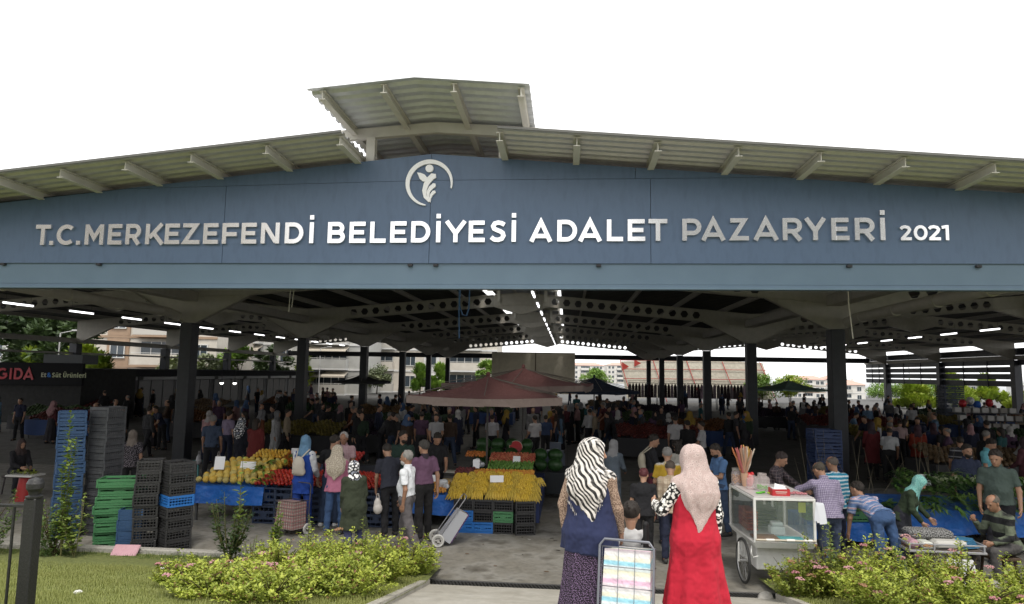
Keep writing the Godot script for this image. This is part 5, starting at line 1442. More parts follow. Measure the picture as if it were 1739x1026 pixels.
func stalls() -> void:
	var blue_pl := grainy("crate_blue", [lin(.010, .034, .09), lin(.024, .068, .16), lin(.045, .075, .13)], 0.05, 1.3, 0.55, 5)
	var black_pl := grainy("crate_black", [lin(.010, .010, .012), lin(.028, .028, .03), lin(.06, .057, .053)], 0.05, 1.3, 0.5, 5)
	var grey_pl := grainy("crate_grey", [lin(.04, .042, .048), lin(.085, .088, .095)], 0.03, 1.0, 0.5, 3)
	var green_pl := grainy("crate_green", [lin(.022, .11, .042), lin(.06, .21, .085), lin(.09, .19, .10)], 0.05, 1.3, 0.55, 5)
	var bright_blue := grainy("crate_bright", [lin(.012, .12, .42), lin(.03, .18, .52)], 0.03, 1.0, 0.45, 3)
	var dark_blue := grainy("crate_navy", [lin(.016, .028, .06), lin(.03, .045, .09)], 0.03, 1.0, 0.5, 3)
	# ---- towers of empty crates at the left
	stack(V(-8.72, 0, -11.45), 38, 10, V(.42, .215, .40), 1, blue_pl, "blue slatted", "tall blue tower", "crates of the tall blue tower", 1.6)
	stack(V(-8.28, 0, -11.75), 78, 18, V(.40, .122, .40), 0, grey_pl, "shallow grey black", "tallest tower", "crates of the tallest tower", 0.8)
	stack(V(-7.42, 0, -10.98), 24, 8, V(.62, .138, .42), 2, green_pl, "green tray", "green pile", "crates of the green pile", 3.0)
	stack(V(-7.05, 0, -10.80), 14, 4, V(.36, .165, .30), 1, blue_pl, "small blue", "low blue stack", "crates of the low blue stack", 1.2)
	stack(V(-6.86, 0, -10.88), 24, 8, V(.36, .178, .40), 0, black_pl, "black grid", "plain black stack", "crates of the black stack", 1.0)
	stack(V(-6.44, 0, -10.95), 52, 8, V(.40, .175, .46), 0, black_pl, "black grid", "stack with one blue crate", "crates of the stack with one blue crate", 1.0, {4: [bright_blue, "bright blue"]})
	# ---- melon and tomato stall
	var cloth_blue := grainy("tarp_blue", [lin(.012, .10, .42), lin(.02, .15, .52)], 0.02, 0.6, 0.45, 3, 0.6)
	table("melon_table", "table under a bright blue cloth that carries the yellow melons", -7.3, -5.85, -12.95, -14.7, 0.68, 0.34, cloth_blue)
	var melon_m := [grainy("melon_a", [lin(.50, .34, .05), lin(.62, .45, .10), lin(.45, .36, .10)], 0.05, 4.0, 0.6, 3, .3, 0, false), grainy("melon_b", [lin(.56, .36, .05), lin(.66, .42, .07)], 0.05, 4.0, 0.6, 3, .3, 0, false, 4), grainy("melon_c", [lin(.40, .33, .10), lin(.55, .44, .15)], 0.05, 4.0, 0.6, 3, .3, 0, false, 6)]
	heap("melon", "round yellow melon in the heap on the blue clothed table", "melon", [round_fruit(.074, .95, 12), round_fruit(.070, 1.02, 12)], melon_m, -7.3, -5.95, -13.0, -14.5, .68, .92, .073, 300, .07)
	heap("yellow_pepper", "small orange yellow fruit heaped behind the melons", "fruit", [round_fruit(.035, 1.3, 8)], [M(.62, .33, .03, .45), M(.66, .42, .06, .45)], -6.9, -6.2, -14.6, -15.0, 1.0, 1.1, .036, 90)
	price_card(V(-7.0, .92, -13.4), 8, .2, .26, "tall white handwritten price card standing on the melons")
	price_card(V(-6.45, .93, -13.5), -6, .34, .15, "wide white handwritten price card lying on the melons")
	for i in 7:
		for k in 2:
			var o := whole("plastic_crate", crate(.43, .34, .34, 1), dark_blue, "dark blue crate under the tomatoes, %s row, %s" % ["lower" if k == 0 else "upper", ["leftmost", "second from the left", "third from the left", "fourth from the left", "third from the right", "second from the right", "rightmost"][i]], "crate", V(-5.82 + .44 * i, k * .345, -13.1 + .03 * sin(i * 2.0)), 0, "dark blue crates carrying the tomatoes")
	var tom_m := [M(.40, .025, .014, .3), M(.46, .05, .02, .3), M(.34, .018, .012, .3)]
	heap("tomato", "ripe red tomato in the long heap on dark blue crates", "tomato", [round_fruit(.038, .85, 8)], tom_m, -6.05, -3.15, -12.92, -13.75, .70, .86, .0385, 300, .05)
	table("back_table", "dark clothed table behind the tomatoes", -6.6, -3.4, -13.9, -15.6, 0.78, 0.5, M(.03, .035, .05))
	heap("orange", "orange in the heap behind the yellow melons", "orange", [round_fruit(.04, .95, 8)], [M(.60, .17, .02, .45), M(.55, .12, .02, .45)], -6.5, -5.75, -14.6, -15.5, .8, 1.02, .041, 150, .06)
	heap("red_pepper", "red pepper in the heap left of the woman in blue", "pepper", [round_fruit(.04, 1.2, 8)], [M(.42, .03, .02, .35), M(.36, .02, .016, .35)], -5.35, -4.6, -14.5, -15.4, .8, 1.04, .041, 150, .06)
	whole("plastic_crate", crate(.56, .4, .26, 1), dark_blue, "dark crate with a pale board on it between oranges and red peppers", "crate", V(-5.5, .80, -14.5), 6)
	var bd := B.new(); bd.cham(V(0, .01, 0), V(.42, .018, .28), .004); whole("board", bd, M(.5, .48, .36), "pale board lying on the dark crate between oranges and peppers", "board", V(-5.5, 1.075, -14.5), 6)
	for i in 5: whole("green_leaves", leaves_bunch(9, .32, .035, 1.4, 40 + i), M(.13, .22, .03, .6), "bunch of long yellow green leaves %s" % ["lying on the melons", "between melons and tomatoes", "hanging in front of the first tomatoes", "at the back edge of the melons", "behind the second price card"][i], "leaves", [V(-6.2, .95, -13.6), V(-5.95, .9, -13.2), V(-5.9, .78, -12.9), V(-6.0, 1.05, -14.4), V(-6.25, 1.0, -13.9)][i], 30 * i)
	# ---- banana stall
	var cols := [[0, blue_pl, "blue"], [1, blue_pl, "blue"], [2, black_pl, "black"], [3, black_pl, "black"]]
	for i in 4:
		for k in 3:
			var m: Material = black_pl; var wd := "black"
			if (i == 0 and k < 2) or (i == 1 and k == 0): m = bright_blue; wd = "blue"
			if i == 2 and k == 1: m = green_pl; wd = "green"
			whole("plastic_crate", crate(.36, .42, .20, 1 if wd != "black" else 0), m, "%s crate under the bananas, %s layer, %s" % [wd, ["bottom", "middle", "top"][k], ["leftmost", "second from the left", "third from the left", "right corner"][i]], "crate", V(-1.92 + .37 * i, k * .203, -12.98 + (.05 if i == 3 else 0.0)), 0 if i < 3 else 14, "crates under the bananas")
	table("fruit_table", "table under a blue cloth left of the banana crates", -2.95, -2.12, -12.95, -14.3, 0.64, 0.36, cloth_blue)
	table("produce_table", "long dark table behind the bananas that carries the fruit heaps", -2.1, -0.55, -13.25, -16.2, 0.62, 0.5, M(.02, .035, .12))
	var ban := banana_hand().mesh()
	var ban_m := [grainy("banana", [lin(.52, .33, .03), lin(.62, .42, .05), lin(.40, .28, .05)], 0.03, 6.0, 0.5, 3, 0, 0, false), M(.58, .39, .04, .5), M(.48, .34, .05, .5)]
	var nb := 0
	for j in 7:
		for i in 12:
			var at := V(-2.12 + .133 * i + (.06 if j % 2 else 0.0) + rng.randf_range(-.02, .02), .645 + .042 * j + .06 * sin(PI * i / 11.0) + rng.randf_range(0, .015), -12.98 - .115 * j)
			var o := whole("banana_bunch", ban, ban_m[nb % 3], "bunch of yellow bananas in the heap on the crates", "bananas", at, 0, "banana bunches")
			o.transform = Transform3D(Basis(Vector3.UP, rng.randf_range(-.45, .45) + (i - 5.5) * .05) * Basis(Vector3.RIGHT, rng.randf_range(.05, .35)), at)
			nb += 1
	heap("loquat", "orange yellow loquat heaped behind the bananas", "fruit", [round_fruit(.028, 1.15, 8)], [M(.58, .24, .035, .5), M(.62, .30, .05, .5), M(.50, .18, .03, .5)], -2.0, -.68, -13.72, -14.4, .80, .90, .029, 300, .05)
	heap("apricot", "apricot in the small heap on the blue cloth", "apricot", [round_fruit(.026, 1.0, 8)], [M(.62, .33, .07, .5), M(.58, .26, .05, .5)], -2.9, -2.3, -12.98, -13.6, .65, .76, .027, 200, .03)
	heap("green_pepper", "long green pepper in the heap behind the loquats", "pepper", [round_fruit(.024, 2.3, 8)], [M(.10, .22, .035, .4), M(.14, .28, .05, .4)], -1.72, -.72, -14.55, -15.05, .88, .98, .034, 140, .04)
	heap("peach", "pink red peach in the heap behind the green peppers", "peach", [round_fruit(.038, .95, 8)], [M(.42, .09, .05, .6), M(.50, .16, .08, .6)], -1.75, -.72, -15.2, -15.8, .95, 1.08, .039, 120, .03)
	heap("onion", "dark red onion heaped left of the loquats", "onion", [round_fruit(.036, .95, 8)], [M(.10, .022, .022, .45), M(.14, .03, .03, .45)], -2.3, -1.9, -13.7, -14.25, .78, .94, .037, 60, .02)
	heap("tangerine", "orange fruit piled on the raised tray at the back of the fruit table", "fruit", [round_fruit(.04, .95, 8)], [M(.55, .18, .04, .5)], -2.35, -1.85, -15.6, -16.0, 1.0, 1.06, .041, 60, .03)
	var g := B.new(); g.cham(V(0, .06, 0), V(.36, .13, .26), .006); g.box(V(0, .128, 0), V(.3, .006, .2))
	whole("carton", g, grainy("card", [lin(.36, .27, .13), lin(.44, .34, .18)], 0.03, 2.0, 0.9, 3), "beige cardboard carton beside the dark red onions", "carton", V(-2.32, .68, -13.75), 10)
	g = B.new(); g.cham(V(0, .02, 0), V(.42, .03, .26), .005); whole("box_lid", g, M(.52, .50, .42), "pale box lid behind the beige carton", "lid", V(-2.35, .86, -14.3), -8)
	price_card(V(-1.35, .86, -13.2), 12, .26, .13, "crumpled white price card lying on the bananas")
	for k in 4:
		g = B.new()
		var r := RandomNumberGenerator.new(); r.seed = 60 + k
		for i in 9: g.ball(V(r.randf_range(-.09, .09), r.randf_range(.02, .11), r.randf_range(-.07, .07)), V(.08, .05, .07), 6, Basis.from_euler(Vector3(r.randf() * 3, r.randf() * 3, 0)))
		whole("plastic_bag", g, M(.55, .56, .58, .35) if k != 1 else M(.07, .08, .1, .4), "%s plastic bag %s" % [["white crumpled", "dark crumpled", "white torn", "white crumpled"][k], ["beside the apricots", "on the left of the fruit table", "between peaches and peppers", "beside the second dark blue tomato crate"][k]], "bag", [V(-2.35, .74, -13.2), V(-2.75, .72, -14.0), V(-1.95, .92, -15.0), V(-4.75, .86, -13.9)][k])
	# ---- watermelons
	for i in 16:
		g = B.new(); g.ball(V(0, .15, 0), V(.2, .16, .16), 14)
		whole("watermelon", g, grainy("melon_rind", [lin(.014, .05, .014), lin(.05, .12, .035)], 0.06, 1.6, 0.4, 3, 0, 0, false), "dark green watermelon behind the fruit stall, %s row, %s" % [["front", "middle", "back"][i / 6], ["leftmost", "second from the left", "third from the left", "third from the right", "second from the right", "rightmost"][i % 6]], "watermelon", V(-2.1 + .36 * (i % 6), .62 + .2 * (i / 6), -16.6 - .3 * (i / 6)), 30 * i, "watermelons behind the fruit stall")
	table("watermelon_table", "dark table carrying the watermelons", -2.4, .1, -16.4, -17.6, 0.62, 0.5, M(.02, .025, .03))
	for q in [[V(-1.28, 1.12, -17.0), 0, "propped upright among the watermelons"], [V(-.95, .76, -18.0), 1, "lying on the brown barrel"]]:
		var o := thing("cut_watermelon", "watermelon half with red flesh %s" % q[2], "watermelon", q[0])
		g = B.new()
		var prof := []
		for k in 9: prof.append(Vector2(.17 * sin(PI / 2 * k / 8.0), -.16 * cos(PI / 2 * k / 8.0)))
		var tilt := Basis(Vector3.RIGHT, 1.25 if q[1] == 0 else .35)
		g.lathe(prof, 18, Vector3.ZERO, tilt); part(o, "rind", g, M(.03, .09, .025, .4))
		g = B.new(); g.lathe([Vector2(.17, 0), Vector2(.155, .002)], 18, Vector3.ZERO, tilt); part(o, "pith", g, M(.6, .58, .45, .5))
		g = B.new(); g.lathe([Vector2(.156, .003), Vector2(.001, .008)], 18, Vector3.ZERO, tilt); part(o, "flesh", g, M(.50, .045, .05, .35))
	var wb := B.new(); wb.lathe([Vector2(.001, 0), Vector2(.27, 0), Vector2(.3, .3), Vector2(.29, .62), Vector2(.001, .625)], 18)
	whole("barrel", wb, M(.06, .022, .022, .5), "dark brown plastic barrel carrying cut red watermelon", "barrel", V(-.92, 0, -18.0))
	wb = B.new(); wb.cham(V(0, .4, 0), V(.5, .8, .45), .02); wb.cham(V(.0, .85, 0), V(.46, .09, .3), .01); wb.box(V(0, 1.0, -.1), V(.3, .2, .06))
	whole("weighing_scale", wb, M(.10, .12, .16, .4), "blue grey weighing scale on a stand right of the barrel", "scale", V(-.35, 0, -18.6), -10)
	for q in [[V(-5.2, .86, -13.5), -10, .16, .2, "among the red tomatoes, left one"], [V(-4.3, .86, -13.55), 8, .16, .2, "among the red tomatoes, right one"], [V(-6.2, 1.0, -15.3), 5, .2, .16, "behind the oranges"], [V(-2.6, .76, -13.5), 10, .14, .16, "standing in the apricots"], [V(-1.1, 1.0, -14.9), -6, .16, .16, "between green peppers and peaches"], [V(-1.9, .96, -14.3), 4, .14, .18, "standing in the loquats"], [V(6.6, 1.0, -13.4), -12, .18, .2, "standing in the dark greens, left one"], [V(8.9, 1.0, -13.4), -16, .18, .2, "standing in the dark greens, right one"]]:
		price_card(q[0], q[1], q[2], q[3], "small white handwritten price card " + q[4])
	# ---- greens stall
	table("greens_table", "long table under a bright blue cloth at the greens stall", 5.75, 11.5, -12.45, -13.9, 0.74, 0.40, cloth_blue)
	var lm := [M(.06, .13, .025, .5), M(.085, .17, .035, .5), M(.13, .21, .05, .5), M(.04, .09, .02, .5)]
	var bl := [leaves_bunch(12, .42, .022, .5, 1).mesh(), leaves_bunch(12, .38, .028, .7, 2).mesh(), leaves_bunch(10, .46, .02, .4, 3).mesh()]
	var ng := 0
	for j in 8:
		for i in 24:
			var at := V(5.9 + .23 * i + rng.randf_range(-.05, .05), .74 + .055 * j + rng.randf_range(0, .05), -12.40 - .15 * j)
			var o := whole("green_bunch", bl[ng % 3], lm[(ng * 7 + j) % 4], "bunch of dark green leaves in the long heap at the greens stall", "vegetables", at, rng.randf_range(-50, 50), "bunches of greens")
			o.rotation.x = rng.randf_range(-.3, .2)
			ng += 1
	for i in 6:
		g = B.new(); g.ball(V(0, .08, 0), V(.11, .085, .1), 8); for q in 6: g.ball(V(.09 * cos(q * 1.05), .06, .09 * sin(q * 1.05)), V(.06, .07, .06), 6)
		whole("cabbage", g, M(.36, .40, .25, .6), "pale cabbage behind the dark greens, %s" % ["leftmost", "second from the left", "third from the left", "fourth from the left", "fifth from the left", "rightmost"][i], "cabbage", V(6.7 + .34 * i, 1.0, -13.75), 40 * i, "pale cabbages")
	table("low_table", "low table under a blue cloth behind the bending man", 4.2, 5.6, -12.6, -13.6, 0.45, 0.3, cloth_blue)
	for i in 4:
		whole("plastic_crate", crate(.42, .34, .24, 1), green_pl if i < 3 else blue_pl, "%s crate of greens on the low blue table, %s" % ["green" if i < 3 else "blue", ["leftmost", "second", "third", "rightmost"][i]], "crate", V(4.4 + .36 * i, .46, -12.8), 4 * i)
		for q in 3: whole("green_bunch", bl[q], lm[(q + i) % 4], "leafy bunch sticking out of the crates on the low blue table", "vegetables", V(4.3 + .36 * i + .08 * q, .72, -12.75), 60 * q, "bunches in the low crates")
	stack(V(6.1, 0, -17.0), 4, 7, V(.62, .245, .5), 1, grainy("crate_deep", [lin(.012, .03, .10), lin(.018, .042, .13)], 0.03, 1.0, 0.5, 3), "deep blue wide", "tower by the right column", "crates of the blue tower by the right column", 0.5)
	stack(V(21.5, 0, -40.5), 4, 8, V(1.1, .33, .8), 1, dark_blue, "dark blue large", "far right tower", "crates of the far dark tower", 0.3)
	# ---- dim stalls deeper in the hall, each with its own heap, produce colours darkened to imitate the shade
	var heaps := [["tomatoes", .16, .02, .012], ["oranges", .22, .08, .015], ["green cabbages", .07, .13, .03], ["potatoes", .22, .14, .07], ["aubergines", .03, .012, .04], ["lemons", .24, .19, .03], ["cucumbers", .03, .09, .02], ["onions", .28, .16, .06]]
	var spots := [[-20.5, -27], [-15.5, -27.5], [-23, -29], [-16.5, -30], [-6, -24], [-9.2, -23.2], [-6.5, -28.5], [-9.5, -35], [3.2, -25], [5.6, -29], [3.4, -34], [11, -19.5], [14.5, -21], [12, -27], [17, -26.5], [21, -24.5], [14, -33], [24.5, -30], [-4.5, -38], [-21, -38], [5.5, -42], [19, -36], [-13.8, -36], [26, -36], [-25.5, -34], [-18, -43], [-6.5, -43], [2.8, -47], [11.5, -40], [16.5, -44], [22.5, -44], [27, -27], [12.5, -33.5], [24, -40]]
	for i in spots.size():
		var hp: Array = heaps[i % 8]
		var p: Array = spots[i]
		var side: String = "left aisle" if p[0] < -12.4 else "left nave" if p[0] < -1 else "right nave" if p[0] < 8 else "right aisle"
		var nth: int = 0
		for q in i: if (spots[q][0] < -12.4) == (p[0] < -12.4) and (spots[q][0] > 8) == (p[0] > 8): nth += 1
		var o := table("market_stall", "dim stall heaped with %s in the %s, %d m from the columns" % [hp[0], side, int(absf(p[1]) * 1.0)], p[0] - 1.5, p[0] + 1.5, p[1] + .8, p[1] - .8, .75, .6, M(.03, .03, .035) if i % 3 else M(.02, .05, .16))
		o.set_meta("label", "dim stall heaped with %s, %s, %s row from the front" % [hp[0], side, ["first", "second", "third", "fourth", "fifth", "sixth", "seventh", "eighth", "ninth", "tenth"][mini(nth, 9)]])
		o.set_meta("category", "market stall")
		var xs := []
		var cs := []
		for j in 9:
			for k in 22:
				xs.append(Transform3D(Basis.from_euler(Vector3(rng.randf(), rng.randf() * 3, 0)), V(-1.4 + .13 * k + (.06 if j % 2 else 0.0), .82 + .035 * j + rng.randf_range(-.01, .02) + .05 * sin(k * .9), .65 - .14 * j)))
				var f := rng.randf_range(.35, .7)
				cs.append(Color(hp[1] * f, hp[2] * f, hp[3] * f))
		scatter(o, "produce", heap_mesh(), tint_mat(), xs, cs)
	umbrellas()
	# ---- white boxes set out in tiers at the right
	for j in 4:
		for i in 13:
			if (i * 5 + j * 3) % 11 == 0: continue
			g = B.new(); g.cham(V(0, .11, 0), V(.27, .2, .2), .006)
			whole("shoe_box", g, M(.42, .41, .40, .6) if (i + j) % 4 else M(.24, .22, .2, .6), "small white box, tier %s from the bottom, %s from the left" % [["one", "two", "three", "four"][j], ["first", "second", "third", "fourth", "fifth", "sixth", "seventh", "eighth", "ninth", "tenth", "eleventh", "twelfth", "thirteenth"][i]], "box", V(16.2 + .36 * i, .7 + .3 * j, -29.0 - .35 * j), 0, "white boxes in tiers at the right")
	g = B.new()
	for j in 4: g.box(V(2.2, .68 + .3 * j, -.35 * j), V(5.0, .03, .3))
	for s in [0, 4.4]: g.box(V(s, .8, -.95), V(.06, 1.6, .06))
	whole("display_rack", g, M(.05, .05, .055), "dark tiered rack carrying small white boxes at the right", "rack", V(16.2, 0, -29.0))
	# ---- clothes rails below the far awning
	for k in 4:
		var x0 := 5.4 + 2.6 * k
		var o := thing("clothes_rail", "rail hung with dark clothes under the far beige awning, %s" % ["leftmost", "second from the left", "second from the right", "rightmost"][k], "clothes rail", V(x0, 0, -62.0), 0, "clothes rails under the far awning")
		g = B.new(); g.bar(V(0, 2.25, 0), V(2.5, 2.25, 0), .03); part(o, "rail", g, M(.1, .1, .1))
		for s in [0, 2.5]:
			g = B.new(); g.bar(V(s, 0, 0), V(s, 2.25, 0), .03); part(o, "upright", g, M(.1, .1, .1))
		for i in 9:
			g = B.new()
			var x := .14 + .28 * i
			g.prism(PackedVector2Array([Vector2(x - .13, .95), Vector2(x + .13, .95), Vector2(x + .12, 1.95), Vector2(x + .03, 2.2), Vector2(x - .03, 2.2), Vector2(x - .12, 1.95)]), .12, Transform3D(Basis.IDENTITY, V(0, 0, -.06)))
			var c := rng.randf()
			part(o, "garment", g, cloth(.02 + .02 * c, .018, .025) if i % 4 else cloth(.10 + .3 * c, .09 + .2 * c, .1 + .25 * c))
	for q in [["red", .5, .03, .04, 18.6, 1.85], ["blue", .02, .10, .42, 19.25, 1.8], ["red", .5, .03, .04, 19.8, 1.9], ["white", .6, .6, .6, 18.95, 1.98]]:
		g = B.new(); g.ball(Vector3.ZERO, V(.17, .19, .17), 12)
		whole("balloon", g, M(q[1], q[2], q[3], .35), "%s toy balloon over the far right stalls%s" % [q[0], ", left of the blue one" if q[4] < 18.8 else ", right of the blue one" if q[4] > 19.5 else ""], "balloon", V(q[4], q[5], -34.0))
var heap_m: Mesh
func heap_mesh() -> Mesh:
	if heap_m == null: heap_m = round_fruit(.075, .9, 6)
	return heap_m
func tint_mat() -> StandardMaterial3D:
	if not mats.has("tint"):
		var m := StandardMaterial3D.new(); m.vertex_color_use_as_albedo = true; m.roughness = .6
		mats["tint"] = m
	return mats["tint"]

func umbrella(label: String, at: Vector3, turn: float, half: float, top: float, rim: float, val: float, m: Material, vm: Material, ribs := 8) -> void:
	var o := thing("parasol", label, "parasol", at, turn)
	var g := B.new(); g.bar(V(0, 0, 0), V(0, top, 0), .024, 8); part(o, "pole", g, M(.05, .045, .04, .5))
	g = B.new()
	var rimp := []
	for k in 4: 
		var a := TAU * k / 4 + PI / 4
		rimp.append(V(cos(a), 0, sin(a)) * half * 1.414 + V(0, rim, 0))
	var val_b := B.new()
	for k in 4:
		var p: Vector3 = rimp[k]; var q: Vector3 = rimp[(k + 1) % 4]
		var tp := V(0, top, 0)
		var rows := 5
		for r in rows:
			var t0 := float(r) / rows; var t1 := float(r + 1) / rows
			for c in 6:
				var f := func(t: float, u: float) -> Vector3:
					var b := tp.lerp(p.lerp(q, u), t)
					b.y -= (.10 * sin(PI * t) + .05 * t * sin(PI * u)) * half * .7
					return b
				var a0 := float(c) / 6; var a1 := float(c + 1) / 6
				g.quad(f.call(t0, a0), f.call(t1, a0), f.call(t1, a1), f.call(t0, a1))
				if r == rows - 1:
					var e0: Vector3 = f.call(1.0, a0); var e1: Vector3 = f.call(1.0, a1)
					val_b.quad(e0, e0 - V(0, val, 0), e1 - V(0, val + .02 * sin(c * 2.0), 0), e1)
	part(o, "canopy", g, m)
	part(o, "valance", val_b, vm)
	for k in ribs:
		var a := TAU * k / ribs + PI / 4
		var e := V(cos(a), 0, sin(a)) * half * (1.36 if k % 2 == 0 else .97) + V(0, rim + .02, 0)
		g = B.new(); g.bar(V(0, top - .03, 0), e, .01, 4); part(o, "rib", g, M(.2, .18, .16))
	g = B.new(); g.ball(V(0, top + .03, 0), V(.05, .06, .05), 8); part(o, "cap", g, m)
func umbrellas() -> void:
	var mar := cloth(.23, .10, .095); var marv := cloth(.28, .22, .20)
	umbrella("large maroon parasol with a dusty pale rim over the fruit stall, nearer one", V(-1.8, 0, -15.3), 4, 1.58, 2.88, 2.47, .16, mar, marv)
	umbrella("large maroon parasol standing behind the nearer maroon one", V(-1.2, 0, -18.2), -6, 1.75, 3.10, 2.68, .14, mar, marv)
	umbrella("dark navy parasol right of the maroon pair", V(1.0, 0, -26.5), 10, 1.4, 2.85, 2.35, .1, cloth(.014, .022, .045), cloth(.014, .022, .045))
	umbrella("pale green parasol deep in the right aisle", V(14.4, 0, -46.0), 20, 1.8, 2.75, 2.2, .1, cloth(.17, .27, .22), cloth(.2, .3, .25))
	umbrella("dark grey parasol deep at the left of the nave", V(-12.6, 0, -41.0), 15, 1.7, 2.75, 2.3, .1, cloth(.06, .06, .062), cloth(.06, .06, .062))

# ---------------------------------------------------------------- carts, trolleys, fence, small things
func spoked(o: Node3D, at: Vector3, r: float, axis_turn: float, tyre: Material, rim: Material, spokes := 18, t := 0.02) -> void:   # wheel in the plane across its axle
	var b := Basis(Vector3.UP, axis_turn)
	var g := B.new()
	var ring := func(rad: float, th: float) -> B:
		var q := B.new(); var pts := []
		for k in 33: pts.append(at + b * V(0, rad * cos(TAU * k / 32), rad * sin(TAU * k / 32)))
		q.tube(pts, th, 7, false)
		return q
	var w := part(o, "wheel", ring.call(r - t, t), tyre)
	part(w, "rim", ring.call(r - t * 2.4, t * .6), rim)
	g = B.new()
	for k in spokes:
		var a := TAU * k / spokes
		g.bar(at + b * V(.02 if k % 2 else -.02, .02 * cos(a), .02 * sin(a)), at + b * V(0, (r - t * 2.6) * cos(a + .2), (r - t * 2.6) * sin(a + .2)), .0025 if spokes > 8 else .012, 4)
	var sp := part(w, "spokes", g, rim); sp.set_meta("kind", "stuff")
	g = B.new(); g.bar(at - b * V(.05, 0, 0), at + b * V(.05, 0, 0), .022, 8); part(w, "hub", g, rim)
func pane_mat() -> StandardMaterial3D:
	if not mats.has("pane"):
		var m := StandardMaterial3D.new()
		m.transparency = BaseMaterial3D.TRANSPARENCY_ALPHA; m.albedo_color = Color(.8, .88, .86, .05); m.roughness = .03
		mats["pane"] = m
	return mats["pane"]
func pet_mat() -> StandardMaterial3D:
	if not mats.has("pet"):
		var m := StandardMaterial3D.new()
		m.transparency = BaseMaterial3D.TRANSPARENCY_ALPHA; m.albedo_color = Color(.85, .8, .8, .30); m.roughness = .12
		mats["pet"] = m
	return mats["pet"]

